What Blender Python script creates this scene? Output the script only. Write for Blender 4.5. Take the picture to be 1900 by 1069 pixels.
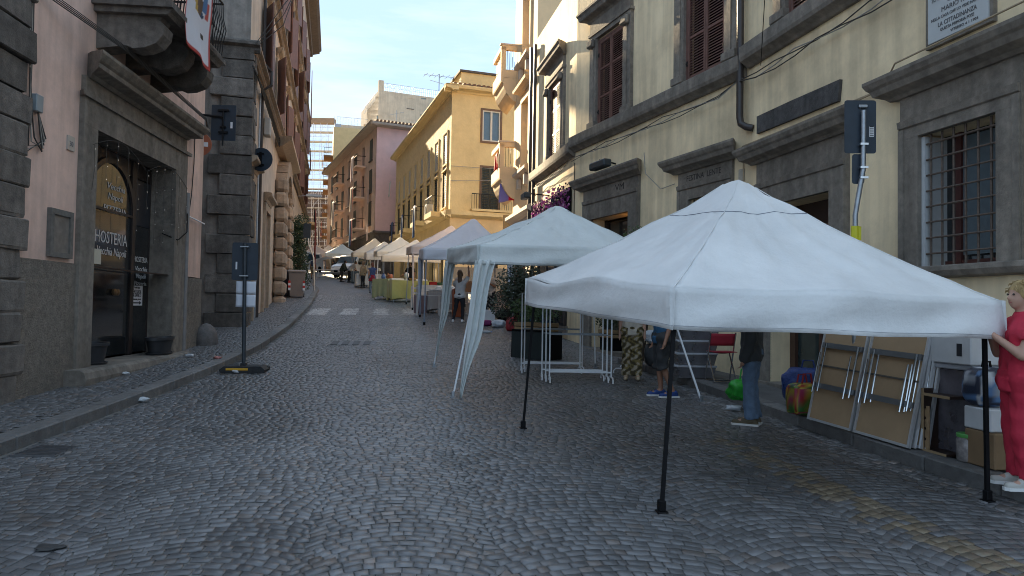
import bpy, bmesh, math, random
import numpy as np
from mathutils import Vector, Matrix
rad = math.radians
rnd = random.Random(11)
nrs = np.random.RandomState(5)
scene = bpy.context.scene
for o in list(bpy.data.objects):
    bpy.data.objects.remove(o)

# ------------------------------------------------------------------ camera
FPX, CW, CH = 1280.0, 1900.0, 1069.0
PITCH, ROLL, EYE = math.atan(35.5 / FPX), 0.0165, 1.6
FW = np.array([0, math.cos(PITCH), math.sin(PITCH)])
_r = np.array([1.0, 0, 0]); _u = np.cross(_r, FW)
RT = math.cos(ROLL) * _r + math.sin(ROLL) * _u
UP = -math.sin(ROLL) * _r + math.cos(ROLL) * _u
CAM = np.array([0, 0, EYE])
cam_data = bpy.data.cameras.new('camera')
cam_data.sensor_width = 36.0
cam_data.lens = FPX / CW * 36.0
cam_data.clip_end = 3000
cam = bpy.data.objects.new('camera', cam_data)
scene.collection.objects.link(cam)
cam.matrix_world = Matrix(((RT[0], UP[0], -FW[0], CAM[0]), (RT[1], UP[1], -FW[1], CAM[1]), (RT[2], UP[2], -FW[2], CAM[2]), (0, 0, 0, 1)))
scene.camera = cam

# ------------------------------------------------------------------ sky, sun, exposure
SUN_AZ, SUN_EL = 24.7, 20.0          # azimuth measured from the view direction towards the left
world = bpy.data.worlds.new('World')
scene.world = world
world.use_nodes = True
nt = world.node_tree
nt.nodes.clear()
sky = nt.nodes.new('ShaderNodeTexSky')
sky.sky_type = 'NISHITA'
sky.sun_disc = False
sky.sun_elevation = rad(SUN_EL)
sky.sun_rotation = rad(-SUN_AZ)
sky.air_density = 1.0
sky.dust_density = 0.0
sky.ozone_density = 2.5
bgn = nt.nodes.new('ShaderNodeBackground')
bgn.inputs['Strength'].default_value = 0.14
outw = nt.nodes.new('ShaderNodeOutputWorld')
# thin cirrus streaks all over the sky, as the photograph shows above the street
tc = nt.nodes.new('ShaderNodeTexCoord')
mp = nt.nodes.new('ShaderNodeMapping')
mp.inputs['Scale'].default_value = (1.1, 1.1, 7.0)
mp.inputs['Rotation'].default_value = (0.16, 0.10, 0.3)
cn = nt.nodes.new('ShaderNodeTexNoise'); cn.inputs['Scale'].default_value = 1.7
cn.inputs['Detail'].default_value = 7.0; cn.inputs['Roughness'].default_value = 0.62
cr = nt.nodes.new('ShaderNodeValToRGB')
cr.color_ramp.elements[0].position = 0.47; cr.color_ramp.elements[0].color = (0, 0, 0, 1)
cr.color_ramp.elements[1].position = 0.72; cr.color_ramp.elements[1].color = (0.45, 0.45, 0.45, 1)
mxw = nt.nodes.new('ShaderNodeMix'); mxw.data_type = 'RGBA'; mxw.blend_type = 'MIX'
mul = nt.nodes.new('ShaderNodeMix'); mul.data_type = 'RGBA'; mul.blend_type = 'MULTIPLY'
mul.inputs['Factor'].default_value = 1.0
mul.inputs['B'].default_value = (0.67, 0.885, 1.14, 1)
gam = nt.nodes.new('ShaderNodeGamma'); gam.inputs['Gamma'].default_value = 0.09
nt.links.new(sky.outputs['Color'], gam.inputs['Color'])
nt.links.new(gam.outputs['Color'], mul.inputs['A'])
nt.links.new(tc.outputs['Generated'], mp.inputs['Vector'])
nt.links.new(mp.outputs['Vector'], cn.inputs['Vector'])
nt.links.new(cn.outputs['Fac'], cr.inputs['Fac'])
nt.links.new(cr.outputs['Color'], mxw.inputs['Factor'])
nt.links.new(mul.outputs['Result'], mxw.inputs['A'])
mxw.inputs['B'].default_value = (1.35, 1.36, 1.38, 1)
nt.links.new(mxw.outputs['Result'], bgn.inputs['Color'])
nt.links.new(bgn.outputs['Background'], outw.inputs['Surface'])
sun_data = bpy.data.lights.new('sun', 'SUN')
sun_data.energy = 3.6
sun_data.angle = rad(0.5)
sun_data.color = (1.0, 0.80, 0.52)
sun = bpy.data.objects.new('sun', sun_data)
scene.collection.objects.link(sun)
_d = Vector((-math.sin(rad(SUN_AZ)) * math.cos(rad(SUN_EL)), math.cos(rad(SUN_AZ)) * math.cos(rad(SUN_EL)), math.sin(rad(SUN_EL))))
sun.rotation_euler = _d.to_track_quat('Z', 'Y').to_euler()
sun.location = (-30, 80, 60)
scene.view_settings.view_transform = 'Standard'
scene.view_settings.look = 'None'
scene.view_settings.gamma = 1.0
scene.view_settings.exposure = 2.8
scene.render.engine = 'CYCLES'
scene.cycles.max_bounces = 10
scene.cycles.diffuse_bounces = 8
scene.cycles.caustics_reflective = False
scene.cycles.caustics_refractive = False
scene.cycles.use_denoising = True
scene.cycles.denoising_prefilter = 'ACCURATE'
scene.cycles.denoising_input_passes = 'RGB_ALBEDO_NORMAL'
scene.cycles.filter_width = 1.0

# ------------------------------------------------------------------ ground profile and pixel -> wall helper
def gz(y):
    if y < 3: return 0.012 * max(y, -60) - 0.006
    if y < 18: return 0.03 + 0.012 * (y - 3) + 0.0021 * (y - 3) ** 2
    if y < 75: return 0.6825 + 0.078 * (y - 18)
    return 5.1285 + 0.05 * (min(y, 300) - 75)

def ray(px, py):
    return FW * FPX + RT * (px - 950) + UP * (534.5 - py)

def at(px, py, y):
    d = ray(px, py); return CAM + d * (y / d[1])

class Frame:
    """A wall's own axes: x along the wall, y straight out of it, z up."""
    def __init__(self, ox, oy, theta, oz=0.0):
        self.o = np.array([ox, oy, oz]); self.t = theta
        c, s = math.cos(rad(theta)), math.sin(rad(theta))
        self.m = np.array([[c, -s, 0], [s, c, 0], [0, 0, 1.0]])
    def w(self, v):
        return np.asarray(v, float) @ self.m.T + self.o
    def px(self, x, y, out=0.0):
        d = ray(x, y); n = self.m[:, 1]
        t = ((self.o - CAM) @ n + out) / (d @ n)
        l = (CAM + d * t - self.o) @ self.m
        return l[0], l[2]
    def s(self, x, y, out=0.0): return self.px(x, y, out)[0]
    def z(self, x, y, out=0.0): return self.px(x, y, out)[1]
WORLD = Frame(0, 0, 0)

# ------------------------------------------------------------------ materials
MATS = {}
def M(name, col, rough=0.8, var=0.12, scale=2.5, bump=0.0, bscale=30.0, metal=0.0, col2=None, spec=0.5, stain=0.0,
      rndv=0.0, attr=None, emit=None, trans=0.0, alpha=1.0, aniso=None, sheen=0.0, bdist=0.02, sub=0.0, streak=0.0):
    if name in MATS: return MATS[name]
    m = bpy.data.materials.new(name); m.use_nodes = True
    t = m.node_tree; b = t.nodes['Principled BSDF']; L = t.links.new
    b.inputs['Roughness'].default_value = rough
    b.inputs['Metallic'].default_value = metal
    b.inputs['Specular IOR Level'].default_value = spec
    if sheen: b.inputs['Sheen Weight'].default_value = sheen
    tcn = t.nodes.new('ShaderNodeTexCoord')
    mpn = t.nodes.new('ShaderNodeMapping'); L(tcn.outputs['Object'], mpn.inputs['Vector'])
    if aniso: mpn.inputs['Scale'].default_value = aniso
    n = t.nodes.new('ShaderNodeTexNoise'); n.inputs['Scale'].default_value = scale
    n.inputs['Detail'].default_value = 8; n.inputs['Roughness'].default_value = 0.65
    L(mpn.outputs['Vector'], n.inputs['Vector'])
    mx = t.nodes.new('ShaderNodeMix'); mx.data_type = 'RGBA'
    rp = t.nodes.new('ShaderNodeMapRange'); rp.inputs['From Min'].default_value = 0.3; rp.inputs['From Max'].default_value = 0.7
    L(n.outputs['Fac'], rp.inputs['Value']); L(rp.outputs['Result'], mx.inputs['Factor'])
    a = [max(0, c * (1 - var)) for c in col] + [1]
    c2 = col2 if col2 else [min(1, c * (1 + var)) for c in col]
    mx.inputs['A'].default_value = a; mx.inputs['B'].default_value = list(c2)[:3] + [1]
    out = mx.outputs['Result']
    def mult(o, fac_socket=None, val=None, lo=0.6, hi=1.0):
        q = t.nodes.new('ShaderNodeMix'); q.data_type = 'RGBA'; q.blend_type = 'MULTIPLY'; q.inputs['Factor'].default_value = 1
        L(o, q.inputs['A'])
        r = t.nodes.new('ShaderNodeMapRange'); r.inputs['To Min'].default_value = lo; r.inputs['To Max'].default_value = hi
        L(fac_socket, r.inputs['Value'])
        if val: r.inputs['From Min'].default_value, r.inputs['From Max'].default_value = val
        L(r.outputs['Result'], q.inputs['B'])
        return q.outputs['Result']
    if stain:
        n2 = t.nodes.new('ShaderNodeTexNoise'); n2.inputs['Scale'].default_value = 0.55; n2.inputs['Detail'].default_value = 9
        n2.inputs['Roughness'].default_value = 0.7
        L(tcn.outputs['Object'], n2.inputs['Vector'])
        out = mult(out, n2.outputs['Fac'], (0.35, 0.6), 1 - stain, 1.0)
    if streak:
        mp2 = t.nodes.new('ShaderNodeMapping'); mp2.inputs['Scale'].default_value = (5, 5, 0.35)
        L(tcn.outputs['Object'], mp2.inputs['Vector'])
        n3 = t.nodes.new('ShaderNodeTexNoise'); n3.inputs['Scale'].default_value = 1.0; n3.inputs['Detail'].default_value = 6
        L(mp2.outputs['Vector'], n3.inputs['Vector'])
        out = mult(out, n3.outputs['Fac'], (0.4, 0.6), 1 - streak, 1.0)
    if rndv:
        oi = t.nodes.new('ShaderNodeObjectInfo')
        out = mult(out, oi.outputs['Random'], None, 1 - rndv, 1 + rndv * 0.6)
    if attr:
        at_ = t.nodes.new('ShaderNodeAttribute'); at_.attribute_name = attr
        q = t.nodes.new('ShaderNodeMix'); q.data_type = 'RGBA'; q.blend_type = 'MULTIPLY'; q.inputs['Factor'].default_value = 1
        L(out, q.inputs['A']); L(at_.outputs['Color'], q.inputs['B']); out = q.outputs['Result']
    L(out, b.inputs['Base Color'])
    if bump:
        bn = t.nodes.new('ShaderNodeTexNoise'); bn.inputs['Scale'].default_value = bscale; bn.inputs['Detail'].default_value = 6
        bn.inputs['Roughness'].default_value = 0.7
        L(mpn.outputs['Vector'], bn.inputs['Vector'])
        bp = t.nodes.new('ShaderNodeBump'); bp.inputs['Strength'].default_value = bump; bp.inputs['Distance'].default_value = bdist
        L(bn.outputs['Fac'], bp.inputs['Height']); L(bp.outputs['Normal'], b.inputs['Normal'])
    if emit:
        b.inputs['Emission Color'].default_value = list(emit[:3]) + [1]; b.inputs['Emission Strength'].default_value = emit[3]
    if trans: b.inputs['Transmission Weight'].default_value = trans
    if alpha < 1: b.inputs['Alpha'].default_value = alpha
    if sub:
        tr = t.nodes.new('ShaderNodeBsdfTranslucent'); L(out, tr.inputs['Color'])
        ms = t.nodes.new('ShaderNodeMixShader'); ms.inputs['Fac'].default_value = sub
        o_ = t.nodes['Material Output']
        L(b.outputs['BSDF'], ms.inputs[1]); L(tr.outputs['BSDF'], ms.inputs[2]); L(ms.outputs['Shader'], o_.inputs['Surface'])
    MATS[name] = m
    return m

# ------------------------------------------------------------------ mesh builder and scene-tree helpers
class MB:
    def __init__(self, fr=WORLD):
        self.v = []; self.f = []; self.fr = fr; self.c = {}
    def add(self, vs, fs, col=None):
        b = len(self.v); self.v += [tuple(map(float, p)) for p in vs]
        for q in fs:
            if col is not None: self.c[len(self.f)] = col
            self.f.append(tuple(b + i for i in q))
        return self
    def box(self, x0, x1, y0, y1, z0, z1, col=None):
        if x0 > x1: x0, x1 = x1, x0
        if y0 > y1: y0, y1 = y1, y0
        if z0 > z1: z0, z1 = z1, z0
        return self.add([(x0, y0, z0), (x1, y0, z0), (x1, y1, z0), (x0, y1, z0), (x0, y0, z1), (x1, y0, z1), (x1, y1, z1), (x0, y1, z1)],
                 [(0, 3, 2, 1), (4, 5, 6, 7), (0, 1, 5, 4), (1, 2, 6, 5), (2, 3, 7, 6), (3, 0, 4, 7)], col)
    def cbox(self, x0, x1, y0, y1, z0, z1, c=0.02, jit=0.0, r=None):
        """box with chamfered edges"""
        if x0 > x1: x0, x1 = x1, x0
        if y0 > y1: y0, y1 = y1, y0
        if z0 > z1: z0, z1 = z1, z0
        c = min(c, (x1 - x0) * .45, (y1 - y0) * .45, (z1 - z0) * .45)
        X, Y, Z = (x0, x1), (y0, y1), (z0, z1)
        vs = []; ix = {}
        for i in (0, 1):
            for j in (0, 1):
                for k in (0, 1):
                    sx, sy, sz = c * (1 - 2 * i), c * (1 - 2 * j), c * (1 - 2 * k)
                    for a, p in enumerate(((X[i], Y[j] + sy, Z[k] + sz), (X[i] + sx, Y[j], Z[k] + sz), (X[i] + sx, Y[j] + sy, Z[k]))):
                        ix[i, j, k, a] = len(vs)
                        if jit: p = tuple(q + (r or rnd).uniform(-jit, jit) for q in p)
                        vs.append(p)
        g = lambda i, j, k, a: ix[i, j, k, a]
        fs = []
        for i in (0, 1):
            q = (g(i, 0, 0, 0), g(i, 1, 0, 0), g(i, 1, 1, 0), g(i, 0, 1, 0)); fs.append(q if i else q[::-1])
            q = (g(0, i, 0, 1), g(0, i, 1, 1), g(1, i, 1, 1), g(1, i, 0, 1)); fs.append(q if i else q[::-1])
            q = (g(0, 0, i, 2), g(1, 0, i, 2), g(1, 1, i, 2), g(0, 1, i, 2)); fs.append(q if i else q[::-1])
        for a in (0, 1):
            for b in (0, 1):
                fs.append((g(a, b, 0, 0), g(a, b, 1, 0), g(a, b, 1, 1), g(a, b, 0, 1)))
                fs.append((g(a, 0, b, 0), g(a, 1, b, 0), g(a, 1, b, 2), g(a, 0, b, 2)))
                fs.append((g(0, a, b, 1), g(1, a, b, 1), g(1, a, b, 2), g(0, a, b, 2)))
        for i in (0, 1):
            for j in (0, 1):
                for k in (0, 1): fs.append((g(i, j, k, 0), g(i, j, k, 1), g(i, j, k, 2)))
        return self.add(vs, fs)
    def prism(self, poly, a, b, axis='x'):
        """extrude a closed 2-D outline (other two axes in order) from a to b"""
        n = len(poly)
        def P(t, p):
            return (t, p[0], p[1]) if axis == 'x' else ((p[0], t, p[1]) if axis == 'y' else (p[0], p[1], t))
        vs = [P(a, p) for p in poly] + [P(b, p) for p in poly]
        fs = [(i, (i + 1) % n, n + (i + 1) % n, n + i) for i in range(n)] + [tuple(range(n))[::-1], tuple(range(n, 2 * n))]
        return self.add(vs, fs)
    def tube(self, pts, r, n=6, cap=True):
        pts = [Vector(p) for p in pts]; k = len(pts)
        rs = r if isinstance(r, (list, tuple)) else [r] * k
        vs = []; ref = None
        for i, p in enumerate(pts):
            t = (pts[min(i + 1, k - 1)] - pts[max(i - 1, 0)])
            t = t.normalized() if t.length > 1e-9 else Vector((0, 0, 1))
            if ref is None: ref = Vector((0, 0, 1)) if abs(t.z) < 0.9 else Vector((1, 0, 0))
            u = (ref - t * ref.dot(t)).normalized(); w = t.cross(u); ref = u
            for j in range(n):
                a = 2 * math.pi * (j + .5) / n
                vs.append(tuple(p + (u * math.cos(a) + w * math.sin(a)) * rs[i]))
        fs = [(i * n + j, i * n + (j + 1) % n, (i + 1) * n + (j + 1) % n, (i + 1) * n + j) for i in range(k - 1) for j in range(n)]
        if cap: fs += [tuple(range(n))[::-1], tuple(range((k - 1) * n, k * n))]
        return self.add(vs, fs)
    def lathe(self, prof, c=(0, 0, 0), n=16, axis='z', sx=1, sy=1):
        vs = []
        for (r, h) in prof:
            for j in range(n):
                a = 2 * math.pi * j / n; x, y = r * math.cos(a) * sx, r * math.sin(a) * sy
                p = (x, y, h) if axis == 'z' else ((x, h, y) if axis == 'y' else (h, x, y))
                vs.append((c[0] + p[0], c[1] + p[1], c[2] + p[2]))
        k = len(prof)
        fs = [(i * n + j, i * n + (j + 1) % n, (i + 1) * n + (j + 1) % n, (i + 1) * n + j) for i in range(k - 1) for j in range(n)]
        fs += [tuple(range(n))[::-1], tuple(range((k - 1) * n, k * n))]
        return self.add(vs, fs)
    def ball(self, c, r, n=8, m=6, s=(1, 1, 1)):
        prof = [(max(1e-4, r * math.sin(math.pi * i / m)), -r * math.cos(math.pi * i / m)) for i in range(m + 1)]
        b = len(self.v); self.lathe(prof, (0, 0, 0), n)
        for i in range(b, len(self.v)):
            v = self.v[i]; self.v[i] = (c[0] + v[0] * s[0], c[1] + v[1] * s[1], c[2] + v[2] * s[2])
        return self
    def grid(self, fn, nu, nv, closed=False):
        vs = [fn(i / nu, j / nv) for i in range(nu + 1) for j in range(nv + 1)]
        fs = [(i * (nv + 1) + j, (i + 1) * (nv + 1) + j, (i + 1) * (nv + 1) + j + 1, i * (nv + 1) + j + 1) for i in range(nu) for j in range(nv)]
        return self.add(vs, fs)
    def build(self, name, mat, parent=None, smooth=False, solid=0.0, cols=None):
        v = self.fr.w(self.v) if self.v else np.zeros((0, 3))
        if parent is not None:
            v = v - np.array(base_of(parent))
        me = bpy.data.meshes.new(name)
        me.from_pydata(v.tolist(), [], self.f)
        if cols is not None or self.c:
            ca = me.color_attributes.new('Col', 'FLOAT_COLOR', 'CORNER')
            data = np.ones((len(me.loops), 4), np.float32)
            if self.c:
                for p in me.polygons:
                    c = self.c.get(p.index)
                    if c is not None: data[p.loop_start:p.loop_start + p.loop_total, :3] = c
            if cols is not None:
                vi = np.zeros(len(me.loops), np.int32); me.loops.foreach_get('vertex_index', vi)
                data[:, :3] = np.array(cols, np.float32)[vi]
            ca.data.foreach_set('color', data.ravel())
        bm = bmesh.new(); bm.from_mesh(me)
        bmesh.ops.recalc_face_normals(bm, faces=bm.faces); bm.to_mesh(me); bm.free()
        if smooth:
            me.polygons.foreach_set('use_smooth', [True] * len(me.polygons))
            if smooth != 'all': me.set_sharp_from_angle(angle=rad(38))
        me.materials.append(mat)
        o = bpy.data.objects.new(name, me)
        scene.collection.objects.link(o)
        if parent is not None: o.parent = parent
        if solid:
            md = o.modifiers.new('thickness', 'SOLIDIFY'); md.thickness = solid; md.offset = 0
        return o

def base_of(o):
    p = Vector(o.location)
    while o.parent is not None:
        o = o.parent; p = p + Vector(o.location)
    return tuple(p)

def tag(o, label=None, cat=None, group=None, kind=None):
    if label: o['label'] = label
    if cat: o['category'] = cat
    if group: o['group'] = group
    if kind: o['kind'] = kind
    return o

def thing(name, label, cat, loc=(0, 0, 0), group=None):
    o = bpy.data.objects.new(name, None); o.location = [float(c) for c in loc]
    o.empty_display_size = 0.2
    scene.collection.objects.link(o)
    return tag(o, label, cat, group)

def text_mesh(name, s, size, mat, fr, s0, z0, out, parent, width=None, shear=0.0, depth=0.002, align='LEFT', flip=False, rot=0.0, char=None):
    cu = bpy.data.curves.new(name, 'FONT'); cu.body = s; cu.size = size; cu.align_x = align; cu.shear = shear; cu.extrude = depth
    cu.resolution_u = 2
    if char: cu.space_character = char
    o = bpy.data.objects.new(name, cu); scene.collection.objects.link(o)
    dg = bpy.context.evaluated_depsgraph_get()
    me = bpy.data.meshes.new_from_object(o.evaluated_get(dg))
    bpy.data.objects.remove(o)
    n = len(me.vertices); co = np.zeros(n * 3); me.vertices.foreach_get('co', co); co = co.reshape(-1, 3)
    if rot:
        c_, s_ = math.cos(rot), math.sin(rot); co[:, :2] = co[:, :2] @ np.array([[c_, s_], [-s_, c_]])
    kx = 1.0
    if width and n: kx = width / max(1e-6, co[:, 0].max() - co[:, 0].min())
    # reading direction: text x runs to the viewer's right, i.e. against the wall's x axis
    loc = np.stack([s0 - co[:, 0] * kx, np.full(n, out) + co[:, 2], z0 + co[:, 1]], 1)
    w = fr.w(loc) - np.array(base_of(parent))
    me.vertices.foreach_set('co', w.ravel())
    me.update(); me.materials.clear(); me.materials.append(mat)
    ob = bpy.data.objects.new(name, me); scene.collection.objects.link(ob); ob.parent = parent
    return ob

def wall(mb, s0, s1, z0, z1, holes=(), reveal=0.25):
    """front skin with rectangular openings, each with its reveals"""
    xs = sorted(set([s0, s1] + [h[0] for h in holes] + [h[1] for h in holes])); zs = sorted(set([z0, z1] + [h[2] for h in holes] + [h[3] for h in holes]))
    xs = [x for x in xs if s0 <= x <= s1]; zs = [z for z in zs if z0 <= z <= z1]
    def sub(a, st):
        r = []
        for p, q in zip(a, a[1:]):
            k = max(1, int((q - p) / st)); r += [p + (q - p) * i / k for i in range(k)]
        return r + [a[-1]]
    xs, zs = sub(xs, 4.0), sub(zs, 4.0)
    ix = {}
    def V(x, z):
        if (x, z) not in ix: ix[x, z] = len(mb.v); mb.v.append((x, 0, z))
        return ix[x, z]
    for a, b in zip(xs, xs[1:]):
        for c, d in zip(zs, zs[1:]):
            m, n = (a + b) / 2, (c + d) / 2
            if any(h[0] < m < h[1] and h[2] < n < h[3] for h in holes): continue
            mb.f.append((V(a, c), V(b, c), V(b, d), V(a, d)))
    for h in holes:
        a, b, c, d = h[:4]; r = h[4] if len(h) > 4 else reveal
        mb.add([(a, 0, c), (b, 0, c), (b, 0, d), (a, 0, d), (a, -r, c), (b, -r, c), (b, -r, d), (a, -r, d)],
               [(0, 1, 5, 4), (1, 2, 6, 5), (2, 3, 7, 6), (3, 0, 4, 7)])
    return mb

def shell(mb, s0, s1, z0, z1, deep, top=True, end=True):
    mb.add([(s0, 0, z0), (s0, -deep, z0), (s0, -deep, z1), (s0, 0, z1)], [(0, 1, 2, 3)])
    if end: mb.add([(s1, 0, z0), (s1, -deep, z0), (s1, -deep, z1), (s1, 0, z1)], [(0, 1, 2, 3)])
    mb.add([(s0, -deep, z0), (s1, -deep, z0), (s1, -deep, z1), (s0, -deep, z1)], [(0, 1, 2, 3)])
    if top: mb.add([(s0, 0, z1), (s1, 0, z1), (s1, -deep, z1), (s0, -deep, z1)], [(0, 1, 2, 3)])
    return mb

def cornice(mb, s0, s1, z, prof, ret=True):
    """moulding run along the wall from s0 to s1; prof = [(out, dz)...] outline from the wall's foot up to its top; ends returned square"""
    poly = [(0.0, z + prof[0][1])] + [(o, z + dz) for o, dz in prof] + [(0.0, z + prof[-1][1])]
    if not ret: return mb.prism(poly, s0, s1)
    # mitred returns: each profile point's end steps out by its own projection
    vs = []; n = len(poly)
    for e, sg in ((s0, -1), (s1, 1)):
        vs += [(e + sg * o, o, zz) for o, zz in poly]
    b = len(mb.v); mb.v += vs
    for i in range(n - 1): mb.f.append((b + i, b + i + 1, b + n + i + 1, b + n + i))
    for k in (0, n):
        e = s0 if k == 0 else s1
        w0 = len(mb.v); mb.v += [(e, 0, zz) for o, zz in poly]
        for i in range(n - 1): mb.f.append((b + k + i, b + k + i + 1, w0 + i + 1, w0 + i))
    return mb

# ------------------------------------------------------------------ shared materials
m_peper = M('peperino stone', (0.245, 0.215, 0.18), 0.9, 0.28, 9, bump=0.5, bscale=60, stain=0.35, streak=0.25)
m_peperd = M('dark peperino stone', (0.20, 0.175, 0.152), 0.92, 0.36, 7, bump=0.8, bscale=40, stain=0.45, rndv=0.36, streak=0.25)
m_cream = M('cream plaster', (0.94, 0.765, 0.50), 0.92, 0.07, 1.3, bump=0.25, bscale=14, stain=0.30, streak=0.17)
m_pink = M('faded pink plaster', (0.78, 0.55, 0.45), 0.92, 0.09, 1.6, bump=0.2, bscale=16, stain=0.30, streak=0.16)
m_rough = M('roughcast dado', (0.26, 0.225, 0.185), 0.95, 0.3, 12, bump=1.0, bscale=34, stain=0.3, bdist=0.05)
m_brownwall = M('tan plaster', (0.62, 0.49, 0.375), 0.92, 0.1, 2.0, bump=0.2, bscale=14, stain=0.25, streak=0.15)
m_glassd = M('dark window glass', (0.020, 0.022, 0.024), 0.06, 0.1, 2, spec=0.8)
m_interior = M('dim interior', (0.03, 0.026, 0.022), 0.9, 0.2, 3)
m_shut = M('brown shutter paint', (0.15, 0.075, 0.06), 0.6, 0.25, 14, bump=0.1, aniso=(1, 1, .3))
m_iron = M('black iron', (0.012, 0.012, 0.013), 0.6, 0.2, 20, spec=0.2)
m_rustiron = M('weathered iron bars', (0.10, 0.075, 0.06), 0.75, 0.3, 25, bump=0.3, bscale=60)
m_zinc = M('galvanised steel', (0.34, 0.37, 0.40), 0.42, 0.18, 12, metal=0.75)
m_chrome = M('polished steel tube', (0.62, 0.64, 0.66), 0.18, 0.08, 10, metal=1.0)
m_whitepaint = M('white enamel', (0.74, 0.77, 0.80), 0.4, 0.05, 8)
m_pipe = M('brown downpipe', (0.035, 0.028, 0.026), 0.45, 0.2, 10)
m_signback = M('sign back paint', (0.022, 0.035, 0.052), 0.55, 0.15, 8)
m_black = M('matt black', (0.006, 0.006, 0.007), 0.6, 0.2, 10, spec=0.15)
m_cable = M('old cable', (0.05, 0.045, 0.04), 0.8, 0.3, 12)
m_cablew = M('pale cable', (0.30, 0.28, 0.25), 0.8, 0.2, 12)
m_white = M('white paper', (0.70, 0.71, 0.74), 0.8, 0.04, 4)
m_ink = M('dark ink', (0.02, 0.02, 0.025), 0.8, 0.05, 4)
m_lettw = M('white vinyl lettering', (0.5, 0.5, 0.49), 0.6, 0.05, 5)
# ================================================================== GROUND, ROAD, PAVEMENTS
KL = np.array([(-4.2, -12), (-4.4, 0), (-4.87, 6.64), (-5.4, 12.91), (-5.74, 15.74), (-6.56, 20.56), (-8.2, 28.04), (-10.97, 39.2), (-14.1, 48.75), (-17.0, 58), (-24.0, 85), (-37.0, 135)])
WL = np.array([(-5.3, -12), (-6.05, 5.0), (-6.53, 10.18), (-7.05, 15.57), (-7.06, 15.58), (-14.0, 15.7), (-14.0, 19.5), (-7.62, 19.6), (-18.07, 60.0), (-38.2, 135)])
KR = np.array([(7.2, -12), (5.2, 0), (4.13, 6.08), (3.9, 7.02), (3.55, 9.23), (2.95, 12.5), (2.25, 14.6)])
def xKL(y): return np.interp(y, KL[:, 1], KL[:, 0])
def xWL(y): return np.interp(y, WL[:, 1], WL[:, 0])
def xKR(y): return np.interp(y, KR[:, 1], KR[:, 0])
RW = np.array([(4.4, 12.0), (4.14, 12.25), (1.57, 18.6), (0.78, 22.4), (0.05, 25.9), (9.0, 27.5), (9.0, 40.0), (-3.7, 41.6), (-11.0, 62.2), (-30, 110), (-36, 135)])
def xR(y):
    y = np.asarray(y, float)
    return np.where(y < 14.6, xKR(y), np.interp(y, RW[:, 1], RW[:, 0]))
gzv = np.vectorize(gz)

m_mortar = M('sandy mortar joint', (0.15, 0.145, 0.135), 0.9, 0.6, 0.9, bump=0.4, bscale=60, stain=0.35)
m_cob = M('basalt cobbles', (1.0, 1.0, 1.0), 0.33, 0.22, 22, bump=0.35, bscale=70, attr='Col', spec=0.5, bdist=0.006)
m_farcob = bpy.data.materials.new('distant cobbles'); m_farcob.use_nodes = True
def _farcob():
    t = m_farcob.node_tree; b = t.nodes['Principled BSDF']; L = t.links.new
    tcn = t.nodes.new('ShaderNodeTexCoord'); v = t.nodes.new('ShaderNodeTexVoronoi'); v.feature = 'DISTANCE_TO_EDGE'; v.inputs['Scale'].default_value = 8
    v2 = t.nodes.new('ShaderNodeTexVoronoi'); v2.inputs['Scale'].default_value = 8
    L(tcn.outputs['Object'], v.inputs['Vector']); L(tcn.outputs['Object'], v2.inputs['Vector'])
    bp = t.nodes.new('ShaderNodeBump'); bp.inputs['Strength'].default_value = 0.6; bp.inputs['Distance'].default_value = 0.03
    mr = t.nodes.new('ShaderNodeMapRange'); mr.inputs['From Max'].default_value = 0.15
    L(v.outputs['Distance'], mr.inputs['Value']); L(mr.outputs['Result'], bp.inputs['Height']); L(bp.outputs['Normal'], b.inputs['Normal'])
    rp = t.nodes.new('ShaderNodeValToRGB'); rp.color_ramp.elements[0].color = (0.12, 0.122, 0.13, 1); rp.color_ramp.elements[1].color = (0.22, 0.22, 0.23, 1)
    L(v2.outputs['Color'], rp.inputs['Fac']); L(rp.outputs['Color'], b.inputs['Base Color']); b.inputs['Roughness'].default_value = 0.6
_farcob()

def strip(name, mat, ys, fa, fb, dz, parent=None, kind=None, nx=6):
    mb = MB()
    def fn(u, v):
        i = v * (len(ys) - 1); y = ys[int(round(i))]; a, b = float(fa(y)), float(fb(y))
        return (a + (b - a) * u, y, gz(y) + dz)
    mb.grid(fn, nx, len(ys) - 1)
    o = mb.build(name, mat, parent)
    if kind: o['kind'] = kind
    return o
m_earth = M('packed earth', (0.22, 0.21, 0.19), 0.95, 0.3, 0.4)
gmb = MB()
_ys = [-150, -60, -20, -5, 0, 3, 6, 9, 12, 15, 18, 30, 50, 75, 120, 200, 300, 700]
gmb.grid(lambda u, v: (-400 + 800 * u, _ys[int(round(v * (len(_ys) - 1)))], gz(_ys[int(round(v * (len(_ys) - 1)))]) - 0.12), 12, len(_ys) - 1)
ground = gmb.build('ground', m_earth); ground['kind'] = 'structure'
YS = list(np.arange(-12, 36.01, 1.0))
road = strip('road', m_mortar, YS, lambda y: xKL(y), lambda y: xR(y) + 0.0, -0.0085, nx=4); road['kind'] = 'structure'
strip('far_paving', m_farcob, list(np.arange(36, 136, 2.0)), lambda y: xKL(y), lambda y: xR(y), 0.0, road, 'stuff', nx=4)

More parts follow.
